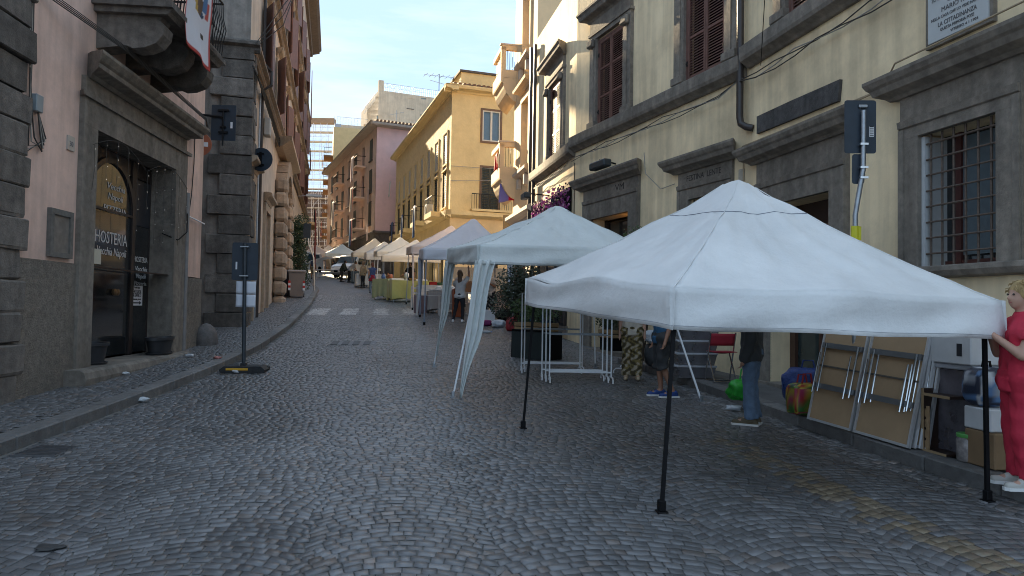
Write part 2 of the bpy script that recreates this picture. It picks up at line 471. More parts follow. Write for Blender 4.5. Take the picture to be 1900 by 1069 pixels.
CAZ = rad(10.0)
def stones(W, sag, h, w, p0, p1, q0, q1, inside, colour, joint=0.0105, seed=1, dz=0.0):
    """corner arrays of cobbles laid in rows of segmental arcs"""
    r = np.random.RandomState(seed); out = []
    ca, sa = math.cos(CAZ), math.sin(CAZ)
    k0, k1 = int(math.floor(p0 / W)), int(math.ceil(p1 / W))
    n0, n1 = int(q0 / h) - 8, int(q1 / h) + 4
    for n in range(n0, n1):
        m = int(round((p1 - p0) / w)); st = p0 + r.uniform(0, w)
        P = st + (np.arange(m) + r.uniform(-.27, .27, m)) * w
        wave = lambda p: sag * np.abs(np.cos(np.pi * (p + .10 * np.sin(n * h * .9) + .06 * np.sin(p * 2.1)) / W)) ** 0.8 + .05 * np.sin(p * 1.3 + n * h * .4)
        wv = wave(P); wob = r.uniform(-.10, .10, (2, m)) * h
        lo = n * h + wv + wob[0]; hi = (n + 1) * h + wv + wob[1]
        # lean each stone with its arc
        sl = np.gradient(wv, P); lean = np.clip(sl, -1.2, 1.2) * h * .45
        out.append(np.stack([P[:-1], lo[:-1], P[1:], lo[1:], P[1:] - lean[1:], hi[1:], P[:-1] - lean[:-1], hi[:-1]], 1))
    A = np.concatenate(out).reshape(-1, 4, 2)
    X = A[..., 0] * ca - A[..., 1] * sa; Y = A[..., 0] * sa + A[..., 1] * ca
    c = np.stack([X.mean(1), Y.mean(1)], 1)
    keep = inside(c[:, 0], c[:, 1]); X, Y, A = X[keep], Y[keep], A[keep]; c = c[keep]
    pq = np.stack([A[..., 0].mean(1), A[..., 1].mean(1)], 1)
    return X, Y, c, pq, r

def stone_mesh(X, Y, c, r, joint, dz, gap_z=-0.02):
    n = len(X)
    P = np.stack([X, Y], -1); cc = c[:, None, :]
    d = P - cc; L = np.linalg.norm(d, axis=2, keepdims=True)
    jj = joint * r.uniform(.4, 1.5, (n, 1, 1))
    b0 = cc + d * np.clip(1 - jj / L, .4, 1); t0 = cc + d * np.clip(1 - (jj + .0045) / L, .35, 1)
    z = gzv(c[:, 1])[:, None] + (0.078 * 0)  # profile height at the stone's middle
    gr = (gzv(c[:, 1] + .05) - gzv(c[:, 1] - .05))[:, None] / .1
    tilt = r.uniform(-.020, .020, (n, 2)); lift = r.uniform(-.003, .003, (n, 1))
    zt = z + gr * (t0[..., 1] - c[:, 1:2]) + dz + lift + (t0[..., 0] - c[:, 0:1]) * tilt[:, :1] + (t0[..., 1] - c[:, 1:2]) * tilt[:, 1:]
    zb = z + gr * (b0[..., 1] - c[:, 1:2]) + dz - .0045
    V = np.zeros((n, 13, 3)); V[:, :4, :2] = b0; V[:, :4, 2] = zb; V[:, 4:8, :2] = t0; V[:, 4:8, 2] = zt
    V[:, 8:12, :2] = b0; V[:, 8:12, 2] = zb + gap_z
    V[:, 12, :2] = c; V[:, 12, 2] = zt.mean(1) + .0004
    Fq = np.array([(0, 1, 5, 4), (1, 2, 6, 5), (2, 3, 7, 6), (3, 0, 4, 7)])
    Ft = np.array([(4, 5, 12), (5, 6, 12), (6, 7, 12), (7, 4, 12)])
    return V[:, [0, 1, 2, 3, 4, 5, 6, 7, 12]], Fq, np.where(Ft == 12, 8, Ft)

def stone_object(name, V, Fq, Ft, cols, mat, parent):
    n = len(V); nv = V.shape[1]
    me = bpy.data.meshes.new(name)
    base = np.asarray(base_of(parent)) if parent else np.zeros(3)
    me.vertices.add(n * nv); me.vertices.foreach_set('co', (V.reshape(-1, 3) - base).ravel())
    off = (np.arange(n) * nv)[:, None, None]
    fq = (Fq[None] + off).reshape(n, -1); ft = (Ft[None] + off).reshape(n, -1)
    loops = np.concatenate([fq, ft], 1)
    cnt = np.array([4] * len(Fq) + [3] * len(Ft)); tot = np.tile(cnt, n); st = np.concatenate([[0], np.cumsum(tot)[:-1]])
    me.loops.add(loops.size); me.loops.foreach_set('vertex_index', loops.ravel().astype(np.int32))
    me.polygons.add(len(tot)); me.polygons.foreach_set('loop_start', st.astype(np.int32))
    me.update(calc_edges=True)
    ca = me.color_attributes.new('Col', 'FLOAT_COLOR', 'POINT')
    d = np.ones((n * nv, 4), np.float32); d[:, :3] = np.repeat(cols, nv, 0); ca.data.foreach_set('color', d.ravel())
    me.materials.append(mat)
    o = bpy.data.objects.new(name, me); scene.collection.objects.link(o); o.parent = parent
    return o

def stone_cols(n, r, lo=0.105, hi=0.18):
    v = r.uniform(0, 1, n) ** 1.3 * (hi - lo) + lo
    c = np.stack([v * 1.0, v, v * 1.03], 1)
    warm = r.uniform(0, 1, n) < .08; c[warm] *= np.array([1.14, 1.0, .90])
    return c

inside_road = lambda x, y: (x > xKL(y) + .06) & (x < xR(y) - .05) & (y > 0.5) & (y < 36)
X, Y, c, pq, r = stones(1.32, 0.28, 0.090, 0.098, -9, 10, 0.0, 38, inside_road, None, seed=3)
V, Fq, Ft = stone_mesh(X, Y, c, r, 0.0062, 0.0)
cols = stone_cols(len(V), r)
# a slow drift from patch to patch, so the paving is not one even tone
_ph = np.sin(c[:, 0] * 0.9 + 1.7 * np.sin(c[:, 1] * 0.45)) * np.cos(c[:, 1] * 0.63 + 0.8 * c[:, 0])
cols *= (1 + 0.13 * _ph)[:, None]
# worn lighter wheel tracks, dark stained patches and a few re-laid strips
_tr = np.exp(-((pq[:, 0] - 0.3 + .25 * np.sin(pq[:, 1] * .3)) / .9) ** 2)
cols *= (1 + .16 * _tr)[:, None]
for (bx, by, br, bk_) in ((-1.6, 4.4, .5, .72), (1.2, 9.5, .8, .75), (-2.9, 8.2, .6, .78), (-.4, 6.7, .35, .7), (2.4, 6.2, .5, .75), (-3.6, 5.6, .8, .82), (.3, 12.5, .7, .8), (-2.2, 14.5, 1.0, .82)):
    d_ = np.hypot(c[:, 0] - bx, (c[:, 1] - by) * .8) + .12 * np.sin(c[:, 0] * 9 + c[:, 1] * 7)
    cols[d_ < br] *= bk_
p_, q_ = pq[:, 0], pq[:, 1]
for a, b, wear in ((-2.96, -2.3, .05), (-1.80, -1.22, .08), (-.62, -.06, .3), (.5, .98, .42), (1.65, 2.2, .6), (2.8, 3.3, .7)):
    k = (p_ > a) & (p_ < b) & (q_ > 25.65) & (q_ < 28.4) & (r.uniform(0, 1, len(p_)) > wear)
    cols[k] = np.array([.50, .50, .50]) * r.uniform(.75, 1.1, (k.sum(), 1))
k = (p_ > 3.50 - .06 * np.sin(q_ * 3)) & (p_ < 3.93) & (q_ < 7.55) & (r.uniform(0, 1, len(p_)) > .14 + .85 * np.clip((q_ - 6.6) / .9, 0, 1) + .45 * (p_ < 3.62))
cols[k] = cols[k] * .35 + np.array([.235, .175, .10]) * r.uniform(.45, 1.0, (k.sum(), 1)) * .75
k = (c[:, 0] > xR(c[:, 1]) - .42 + .12 * np.sin(c[:, 1] * 2.3)) & (c[:, 1] < 12) & (r.uniform(0, 1, len(c)) > .45)
cols[k] *= 1.5
zc = gzv(c[:, 1]); dv = np.stack([c[:, 0], c[:, 1], zc - EYE], 1)
dp = dv @ FW; ixp = 950 + FPX * (dv @ RT) / dp; iyp = 534.5 - FPX * (dv @ UP) / dp
vis = (ixp > 10) & (ixp < 1890) & (iyp < 1062) & (dp > 0.5)
order = np.where(vis)[0][np.argsort(dp[vis])][:300]
mask = np.ones(len(V), bool); mask[order] = False
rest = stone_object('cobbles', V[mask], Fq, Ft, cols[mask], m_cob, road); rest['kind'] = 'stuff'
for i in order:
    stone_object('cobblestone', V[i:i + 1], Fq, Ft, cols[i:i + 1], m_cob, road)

# left pavement
LYS = list(np.arange(-12, 15.5, 1.0)) + [15.55, 15.6, 15.75, 17, 18.5, 19.75, 19.85, 19.95] + list(np.arange(21, 60, 1.5))
left_walk = strip('left_sidewalk', m_mortar, LYS, lambda y: xWL(y) - .05, lambda y: xKL(y) - .05, 0.108, nx=3); left_walk['kind'] = 'structure'
inside_l = lambda x, y: (x < xKL(y) - .27) & (x > xWL(y) + .02) & (y > 4.0) & (y < 34)
X, Y, c, pq, r = stones(0.86, 0.20, 0.085, 0.092, -14, 3, 2, 38, inside_l, None, seed=9)
V, Fq, Ft = stone_mesh(X, Y, c, r, 0.006, 0.122)
cols = stone_cols(len(V), r, .11, .18)
zc = gzv(c[:, 1]) + .12; dv = np.stack([c[:, 0], c[:, 1], zc - EYE], 1); dp = dv @ FW; ixp = 950 + FPX * (dv @ RT) / dp
vis = (ixp > 5) & (dp > .5); order = np.where(vis)[0][np.argsort(dp[vis])][:300]
mask = np.ones(len(V), bool); mask[order] = False
o = stone_object('paving_cobbles', V[mask], Fq, Ft, cols[mask], m_cob, left_walk); o['kind'] = 'stuff'
for i in order:
    stone_object('cobblestone', V[i:i + 1], Fq, Ft, cols[i:i + 1], m_cob, left_walk)
strip('far_pavement', m_farcob, list(np.arange(34, 60, 1.0)), lambda y: xWL(y), lambda y: xKL(y) - .25, 0.123, left_walk, 'stuff', nx=2)

m_kerb = M('basalt kerb', (0.17, 0.165, 0.16), 0.7, 0.28, 9, bump=0.5, bscale=40, rndv=0.22, stain=0.3)
def kerb(poly, y0, y1, side, parent, step=0.95, w=0.24):
    y = y0
    while y < y1:
        L = step * rnd.uniform(.8, 1.2); y2 = min(y + L, y1)
        xa, xb = np.interp([y, y2], poly[:, 1], poly[:, 0])
        th = math.degrees(math.atan2(y2 - y, xb - xa)); ln = math.hypot(y2 - y, xb - xa)
        fr = Frame(xa, y, th, gz(y)); mb = MB(fr); sl = (gz(y2) - gz(y))
        a = (0.0, w) if side == 'L' else (-w, 0.0)
        mb.cbox(0.004, ln - .004, a[0], a[1], -.10, .132, .016)
        mb.v = [(x_, y_, z_ + sl * x_ / ln) for x_, y_, z_ in mb.v]
        mb.build('kerb_stone', m_kerb, parent); y = y2
kerb(KL, 1.0, 46.0, 'L', left_walk)
right_walk = strip('right_sidewalk', M('worn paving', (0.11, 0.107, 0.105), 0.75, 0.28, 3.5, bump=0.5, bscale=18, stain=0.4), list(np.arange(-6, 14.61, .5)) + [14.6], lambda y: xKR(y) + .05, lambda y: np.interp(y, [-6, 12.25, 14.7], [8.0, 4.16, 3.17]) , 0.118, nx=3); right_walk['kind'] = 'structure'
kerb(KR, -2.0, 14.6, 'R', right_walk)

# ---- iron covers
def ground_plate(name, label, cat, cx, cy, w, l, ang, bars):
    t = thing(name, label, cat, (cx, cy, gz(cy)))
    fr = Frame(cx, cy, ang, gz(cy)); mb = MB(fr); sl = (gz(cy + .5) - gz(cy - .5))
    mb.box(-w / 2, w / 2, -l / 2, l / 2, -.02, .008)
    tiltf = lambda mb_: [(x, y, z + sl * y) for x, y, z in mb_.v]
    mb.v = tiltf(mb); mb.build('frame', M('cast iron frame', (0.13, 0.13, 0.135), 0.5, 0.2, 20, metal=.5), t)
    for k in range(bars):
        b = MB(fr); x0 = -w / 2 + .03 + (w - .06) * k / bars; b.cbox(x0, x0 + (w - .06) / bars * .62, -l / 2 + .03, l / 2 - .03, .0, .016, .004)
        b.v = tiltf(b); b.build('bar', M('cast iron', (0.06, 0.06, 0.063), 0.55, 0.3, 20, metal=.4), t)
ground_plate('drain_cover', 'pale rectangular iron utility cover set in the cobbles in mid-road', 'cover', -3.95, 17.3, 1.1, 0.75, 8, 4)
ground_plate('drain_grate', 'dark slotted drain grate in the cobbles beside the left kerb', 'grate', -4.55, 6.85, 0.5, 0.42, 94, 7)
# ================================================================== LEFT: RESTAURANT HOUSE
FL = Frame(-7.05, 15.57, -84.5)
H = thing('plaster_house', 'faded pink plaster house with dark stone restaurant doorway and balcony on the left', 'building', (-7.05, 15.57, 0.5))
mb = MB(FL); wall(mb, 0, 11.5, 2.14, 10.0, [(1.66, 4.95, 2.14, 4.32, .30)]); shell(mb, 0, 11.5, -.2, 10.0, 9)
mb.build('wall', m_pink, H)
mb = MB(FL)
def dado(u, v):
    s = 5.25 + (6.72 - 5.25) * u
    return (s, 0.022 + .010 * math.sin(s * 23 + v * 31), -.1 + 2.24 * v)
mb.box(5.31, 11.5, -.01, .03, -.2, 2.14); mb.box(0, 1.1, -.01, .03, -.2, 2.12)
mb.box(-.03, 0.0, -9, .03, -.2, 2.12)
mb.build('dado', m_rough, H)
# portal
mb = MB(FL); mb.box(4.88, 5.31, -.42, .075, .40, 4.30); mb.build('door_jamb', m_peper, H)
mb = MB(FL); mb.box(1.14, 1.73, -.42, .075, .40, 4.30); mb.build('door_jamb', m_peper, H)
mb = MB(FL); mb.box(1.14, 5.31, -.42, .078, 4.26, 4.70); mb.build('lintel', m_peper, H)
mb = MB(FL); mb.box(1.17, 5.28, 0, .065, 4.703, 5.0)
cornice(mb, 1.14, 5.31, 4.70, [(.085, -.03), (.12, -.03), (.12, .035), (.085, .05)]); mb.build('frieze', m_peper, H)
mb = MB(FL); cornice(mb, 1.30, 5.12, 4.98, [(.10, 0), (.14, .05), (.30, .09), (.32, .10), (.32, .17), (.36, .20), (.42, .28), (.42, .33), (.10, .40)])
mb.build('cornice', m_peper, H)
mb = MB(FL); mb.prism([(-.42, .36), (.26, .30), (.33, .34), (.34, .44), (.31, .53), (.25, .57), (-.42, .58)], 1.05, 5.55); mb.build('doorstep', m_peper, H)
mb = MB(FL); mb.box(1.0, 5.5, 0.02, .20, .0, .33); mb.build('plinth', m_rough, H)
# glazed door set back in the portal
m_frame = M('dark door frame', (0.030, 0.022, 0.020), 0.5, 0.25, 12)
D = MB(FL).box(4.20, 4.86, -.44, -.40, .58, 4.24).box(2.42, 2.60, -.44, -.38, .58, 4.24).box(1.75, 1.80, -.44, -.39, .58, 4.24).box(1.75, 4.86, -.46, -.41, 3.95, 4.25).build('door_frame', m_frame, H)
arc = MB(FL); cx, hw, zs, zt = 3.40, .80, 3.22, 4.02
pts = []
for i in range(25):
    a = math.pi * i / 24; pts.append((cx + hw * math.cos(a), zs + (zt - zs) * math.sin(a)))
oc = [(1.0 * (p[0] - cx) * 1.12 + cx, (p[1] - zs) * 1.12 + zs) for p in pts]
vs = []
for (a_, b_) in zip(pts, oc): vs += [(a_[0], -.36, a_[1]), (b_[0], -.36, b_[1]), (a_[0], -.42, a_[1]), (b_[0], -.42, b_[1])]
fs = []
for i in range(24):
    k = 4 * i
    fs += [(k, k + 1, k + 5, k + 4), (k, k + 4, k + 6, k + 2), (k + 1, k + 3, k + 7, k + 5)]
arc.add(vs, fs)
for sx in (-1, 1): arc.box(cx + sx * hw, cx + sx * (hw + .10), -.42, -.36, .60, zs)
arc.build('door_arch', m_frame, H)
gl = MB(FL); gl.add([(cx + hw, -.395, .62), (cx - hw, -.395, .62)] + [(p[0], -.395, p[1]) for p in pts[::-1]], [tuple(range(27))])
door = gl.build('glass_door', m_glassd, H)
MB(FL).box(cx - hw, cx + hw, -.39, -.365, 3.16, 3.20).build('glazing_bar', m_frame, door)
for k in (-1, 1):
    MB(FL).lathe([(.02, -.39), (.06, -.37), (.062, -.33), (.03, -.31)], (cx - .20 + k * .055, 0, 1.75), 12, 'y').build('door_pull', M('dull brass', (.20, .13, .07), .4, .2, 10, metal=.6), door, True)
gl2 = MB(FL).box(1.80, 2.42, -.42, -.40, .62, 3.92).build('side_pane', m_glassd, H)
MB(FL).box(1.8, 2.42, -.40, -.385, 3.05, 3.92).build('transom_panel', M('dark transom', (.02, .022, .028), .5, .2, 5), H)
o_ = -.388
z_ = lambda x, y: FL.z(x, y, o_)
s_ = lambda x, y: FL.s(x, y, o_)
def lett(parent, word, xa, ya, xb, h, shear=0.0):
    sa, sb = s_(xa, ya), s_(xb, ya)
    text_mesh('lettering', word, h, m_lettw, FL, sa, z_(xa, ya), o_, parent, width=abs(sa - sb), shear=shear)
lett(door, 'HOSTERIA', 175, 447, 235, .30)
lett(door, 'Vecchia Napoli', 178, 470, 233, .20, .2)
lett(door, 'Vecchia', 198, 348, 231, .16, .2)
lett(door, 'Napoli', 200, 368, 228, .16, .2)
lett(door, 'PIZZERIA', 192, 391, 234, .18)
lett(gl2, 'HOSTERIA', 248, 485, 273, .15)
lett(gl2, 'Vecchia', 250, 502, 272, .13, .2)
lett(gl2, 'Napoli', 252, 516, 270, .13, .2)
lett(gl2, 'Pizzeria', 249, 529, 271, .12)
sa, sb = s_(243, 545), s_(264, 545)
pp = MB(FL).box(sb, sa, o_, o_ + .004, z_(250, 567), z_(250, 530)).build('paper_notice', m_white, gl2)
for w_, f_, wd, hh in (('ENTRATA', .60, .72, .12), ('A FIANCO', .42, .72, .12), ('ristorante pizzeria', .28, .7, .06), ('Vecchia Napoli', .86, .5, .06)):
    z0, z1 = z_(250, 567), z_(250, 530)
    text_mesh('notice_text', w_, hh * .9, m_ink, FL, sa - (sa - sb) * (1 - wd) / 2, z0 + (z1 - z0) * f_, o_ + .006, pp.parent, width=(sa - sb) * wd)
za = z_(250, 562); MB(FL).prism([(sa - .10, za - .012), (sa - .10, za + .012), (sb + .14, za + .012), (sb + .14, za + .035), (sb + .05, za), (sb + .14, za - .035), (sb + .14, za - .012)], o_ + .005, o_ + .008, 'y').build('arrow', m_ink, gl2)
sa, sb = s_(174, 480), s_(187, 480)
MB(FL).box(sb, sa, o_, o_ + .004, z_(180, 490), z_(180, 462)).build('menu_sheet', M('cream sheet', (.5, .5, .42), .8, .05, 6), door)

# corner rustication at the near end
m_blk = m_peperd
z = -.15; k = 0
while z < 8.0:
    h = .40 + rnd.uniform(-.02, .03); ex = .0 if k % 2 else .10
    MB(FL).cbox(6.74 - ex, 7.9, -.05, .10 + rnd.uniform(-.02, .04), z + .006, z + h - .006, .022, .013).build('quoin_block', m_blk, H)
    z += h; k += 1
# downpipe, plaques, boxes, cables
MB(FL).tube([(1.06, .07, .55), (1.06, .07, 3.9)], .045, 10).build('downpipe', M('grey painted pipe', (.24, .225, .215), .7, .15, 6), H, True)
MB(FL).tube([(1.06, .07, .95), (1.06, .07, 1.0)],   .055, 10).build('pipe_collar', MATS['grey painted pipe'], H, True)
nb = MB(FL).box(5.49, 6.03, 0, .035, 2.23, 2.86).build('notice_board', M('aged grey board', (.19, .165, .14), .8, .25, 8, bump=.2), H)
MB(FL).box(5.47, 6.05, 0, .06, 2.20, 2.27).box(5.47, 6.05, 0, .06, 2.80, 2.88).box(5.47, 5.55, 0, .06, 2.27, 2.80).box(5.97, 6.05, 0, .06, 2.27, 2.80).build('board_frame', M('stone surround', (.15, .14, .125), .9, .25, 12, bump=.4), nb)
pl = MB(FL).box(5.44, 5.63, 0, .02, 3.79, 4.0).build('number_tile', M('glazed tile', (.42, .38, .34), .5, .08, 5), H)
text_mesh('tile_number', '30', .11, M('faded ink', (.2, .18, .18), .8), FL, 5.585, 3.85, .024, H, width=.09)
MB(FL).cbox(6.38, 6.54, 0, .09, 4.10, 4.33, .01).build('junction_box', M('grey plastic', (.22, .26, .28), .5, .1, 6), H)
for q in range(5):
    MB(FL).tube([(6.60 + .03 * q, .03, 6.2), (6.58 + .025 * q, .035, 5.2), (6.60 + .02 * math.sin(q), .04, 4.3), (6.50 + .06 * q, .05, 3.75 - .07 * q), (6.30 - .02 * q, .04, 3.6 + .05 * q), (6.44, .05, 4.12)], .010, 5).build('cable', m_cablew if q % 2 else m_cable, H)
for q in range(4):
    MB(FL).tube([(6.55, .05, 5.72 + .03 * q), (5.0, .46, 5.52 + .02 * q), (3.4, .46, 5.47 + .025 * q), (1.2, .44, 5.42 + .02 * q), (.1, .1, 5.50 + .03 * q)], .010 - .001 * q, 5).build('cable', m_cable, H)
MB(FL).tube([(1.15, .10, 3.45), (1.25, .14, 3.05), (1.6, .10, 2.85), (1.9, -.1, 2.95)], .012, 5).build('cable', m_black, H)
MB(FL).tube([(.62, .02, 5.4), (.66, .03, 4.6), (.75, .03, 3.9), (.95, .05, 3.4)], .012, 5).build('cable', m_cable, H)
MB(FL).tube([(.95, .05, 3.42), (.05, .08, 3.36)], .016, 5).build('conduit', m_whitepaint, H)
# balcony
mb = MB(FL); cornice(mb, 2.52, 5.0, 6.10, [(1.10, 0), (1.14, .05), (1.20, .09), (1.20, .17), (1.14, .21), (1.14, .26)], ret=False)
mb.box(2.44, 5.08, 0, 1.2, 6.19, 6.27)
balc = mb.build('balcony', m_peperd, H)
for sc in (2.72, 3.72, 4.72):
    pr = [(0, 5.55), (.45, 5.62), (.55, 5.58), (.72, 5.60), (.90, 5.68), (1.0, 5.82), (1.02, 5.96), (.95, 6.04), (.98, 6.10), (0, 6.10)]
    MB(FL).prism(pr, sc - .17, sc + .17).build('bracket', m_peperd, balc)
for i in range(22):
    s = 2.48 + (5.06 - 2.48) * i / 21
    b = MB(FL); b.tube([(s, 1.13, 6.36), (s, 1.15, 6.6), (s, 1.20, 6.85), (s, 1.14, 7.1), (s, 1.13, 7.35)], .010, 5)
    a_ = [(s + .04 * math.cos(t / 10 * 6.0) * (1 - t / 14), 1.14, 6.75 + .05 * math.sin(t / 10 * 6.0) * (1 - t / 14)) for t in range(10)]
    b.tube(a_, .007, 4); b.build('baluster', m_iron, balc)
for sd in (2.48, 5.06):
    for i in range(8):
        b = MB(FL); o = .08 + 1.0 * i / 8; b.tube([(sd, o, 6.36), (sd, o, 7.35)], .010, 5); b.build('baluster', m_iron, balc)
MB(FL).tube([(2.48, .0, 7.37), (2.48, 1.13, 7.37), (5.06, 1.13, 7.37), (5.06, 0, 7.37)], .022, 6).build('hand_rail', m_iron, balc)

# guard stone at the corner of the house
mb = MB(FL); mb.lathe([(.30, 0), (.31, .12), (.29, .28), (.22, .42), (.10, .50), (.01, .52)], (-.08, .14, .60), 14, sx=1.0, sy=.8)
tag(mb.build('guard_stone', M('worn guard stone', (.13, .12, .115), .8, .3, 8, bump=.5, stain=.3), None, True), 'rounded grey guard stone at the foot of the pink house corner', 'bollard')

# banner over the balcony rail
def banner_col(u, v):
    if u > .95 or u < .035 and v < 1 or v > .965: return (.45, .05, .04)
    dx, dy = (u - .5), (v - .40)
    if v < .52:
        a = math.atan2(dy, dx); rr = math.hypot(dx, dy)
        if u < .45 and v < .22: return (.50, .05, .035)
        if rr < .13: return (.12, .07, .04)
        if abs(dx + .18 - dy * .5) < .08 and v > .18: return (.52, .33, .06)
        if abs(dx - .22) < .07 and v < .45: return (.08, .17, .33)
        if abs(dx - .32) < .06 and .3 < v < .5: return (.48, .08, .06)
        if rr < .22 and a > .4 and a < 2.4: return (.03, .06, .12)
    return (.66, .66, .70)
s0, s1 = FL.s(389, 40, 1.22), FL.s(346, 40, 1.22)
zt, zb = 7.36, FL.z(385, 133, 1.22)
nu, nv = 26, 60
mb = MB(FL); cols = []
for i in range(nu + 1):
    for j in range(nv + 1):
        u, v = i / nu, j / nv
        cols.append(banner_col(1 - u, v))
mb.grid(lambda u, v: (s0 + (s1 - s0) * u, 1.235 + .03 * math.sin(u * 9 + v * 3) * v + .02 * math.sin(v * 7), zt + (zb - zt) * v + .12 * u * v), nu, nv)
bn = mb.build('banner', M('banner cloth', (1, 1, 1), .85, .05, 8, attr='Col', bump=.15, bscale=9, sub=.15), None, 'all', solid=.004, cols=cols)
tag(bn, 'white cloth banner with red border and painted crest hung over the stone balcony', 'banner')

# hanging string lights across the doorway
SL = thing('string_lights', 'string of tiny white fairy lights hanging across the restaurant doorway', 'string lights', tuple(FL.w([3.3, .08, 4.2])))
wr = MB(FL); bu = MB(FL)
topz = lambda s: 3.95 + .28 * abs(math.sin((s - 1.1) * 1.55))
wr.tube([(1.15 + 3.9 * i / 40, .085 if True else 0, topz(1.15 + 3.9 * i / 40)) for i in range(41)], .004, 4)
for i in range(11):
    s = 1.2 + 3.8 * i / 10; L = rnd.uniform(.6, 1.5); zz = topz(s)
    wr.tube([(s, .085, zz), (s + rnd.uniform(-.03, .03), .088, zz - L / 2), (s + rnd.uniform(-.05, .05), .085, zz - L)], .003, 4)
    q = 0.08
    while q < L:
        bu.ball((s + rnd.uniform(-.03, .03), .10, zz - q), .0042, 5, 4); q += rnd.uniform(.18, .4)
wr.build('wire', m_cable, SL); bu.build('bulbs', M('fairy light', (.8, .8, .8), .4, emit=(1, .95, .85, .25)), SL)['kind'] = 'stuff'

# planters on the step
def tub(label, s, o, L, D, h):
    p = FL.w([s, o, .585]); t = thing('planter_tub', label, 'planter', tuple(p))
    fr = Frame(p[0], p[1], -84.5, p[2])
    mt = M('charcoal plastic', (.028, .03, .034), .5, .2, 8)
    MB(fr).lathe([(.36, .02), (.37, .05), (.44, .30 * h / .36), (.46, h - .05), (.50, h - .05), (.50, h), (.45, h), (.42, h - .06), (.01, h - .07)], (0, 0, 0), 22, sx=L, sy=D).build('tub', mt, t, True)
    MB(fr).lathe([(.44, 0), (.46, .025), (.41, .028), (.40, .015), (.01, .014)], (0, 0, 0), 20, sx=L, sy=D).build('saucer', mt, t, True)
    MB(fr).lathe([(.42, h - .065), (.2, h - .05), (.01, h - .045)], (0, 0, 0), 18, sx=L, sy=D).build('soil', M('potting soil', (.02, .016, .012), .95, .3, 20, bump=.5), t)
tub('empty charcoal tub half hidden by the left jamb of the restaurant door', 4.50, -.12, .66, .52, .34)
tub('long empty charcoal tub below the side pane of the restaurant', 2.15, .02, .88, .46, .32)

# ================================================================== LEFT: STONE-CORNERED PALAZZO
FP = Frame(-7.62, 19.6, -75.5); FS = Frame(-7.62, 19.6, 194.5)
P2 = thing('corner_palazzo', 'tall tan palazzo with dark block corner and brown shutters beyond the alley on the left', 'building', (-7.62, 19.6, 0.8))
EN = -41.5
wins = []
for k, s in enumerate((-3.2, -8.3, -13.4, -18.5, -23.6, -28.7, -33.8)):
    wins += [(s - 1.3, s - .1, 9.15, 11.4), (s - 1.3, s - .1, 13.4, 15.9), (s - 1.3, s - .1, 17.6, 19.9)]
holes = [(-.75, .15, 6.5, 7.35), (-1.5, -.15, .8, 5.2, .5), (-6.6, -5.0, 1.1, 4.9, .5), (-13.6, -10.4, 1.3, 5.6, .5)] + [w for w in wins]
holes = [(a, b, c_, d_) if len(h) == 4 else h for h in holes for a, b, c_, d_ in [h[:4]]]
mb = MB(FP); wall(mb, EN, 0, 0, 24.0, [h if h[1] <= 0 else (h[0], -.02) + tuple(h[2:]) for h in holes], .25); shell(mb, EN, 0, 0, 24.0, 12, end=False)
mb.build('wall', m_brownwall, P2)
mb = MB(FS); wall(mb, 0.0, 12, 0, 24.0, []); mb.build('side_wall', M('grey weathered plaster', (.27, .24, .21), .92, .3, 3, bump=.5, bscale=18, stain=.4, streak=.3), P2)
z = .75; k = 0
while z < 8.75:
    h = .56 + rnd.uniform(-.03, .03); L = (1.02, .72)[k % 2]
    MB(FS).cbox(-.13, L, -.02, .13 + rnd.uniform(0, .03), z + .007, z + h - .007, .022, .013).build('quoin_block', m_peperd, P2)
    L2 = (.62, .95)[k % 2]
    MB(FP).cbox(-L2, -.16, -.02, .12 + rnd.uniform(0, .03), z + .007, z + h - .007, .022, .013).build('quoin_block', m_peperd, P2)
    z += h; k += 1
CP = [(.10, 0), (.16, .06), (.16, .12), (.28, .18), (.28, .26), (.22, .32)]
for zc_, sc_ in ((8.75, 1.0), (12.7, 1.0), (16.9, .9)):
    mb = MB(FP); cornice(mb, EN, 0, zc_, CP, ret=False); mb.build('string_course', M('brown stone course', (.26, .19, .135), .9, .25, 6, bump=.4, stain=.3), P2)
mb = MB(FS); cornice(mb, -.28, 12, 8.75, CP, ret=False); mb.build('string_course', m_peperd, P2)
mb = MB(FP); cornice(mb, EN - .6, .3, 23.4, [(.2, 0), (.25, .2), (.8, .35), (.8, .5), (.95, .6), (.95, .75)], ret=False); mb.build('eave', M('eave timber', (.15, .115, .09), .85, .25, 5), P2)
mb = MB(FP); mb.prism([(.9, 24.1), (-6, 28.6), (-12.8, 24.1)], EN - .4, .4); mb.build('roof', M('unseen shading roof', (.2, .12, .08), .9, .3, 6, bump=.5, bscale=10), P2)  # unseen pitched roof, added so its ridge keeps sun off the cream palazzo
m_hood = M('tan stone hood', (.40, .30, .21), .9, .2, 8, bump=.3)
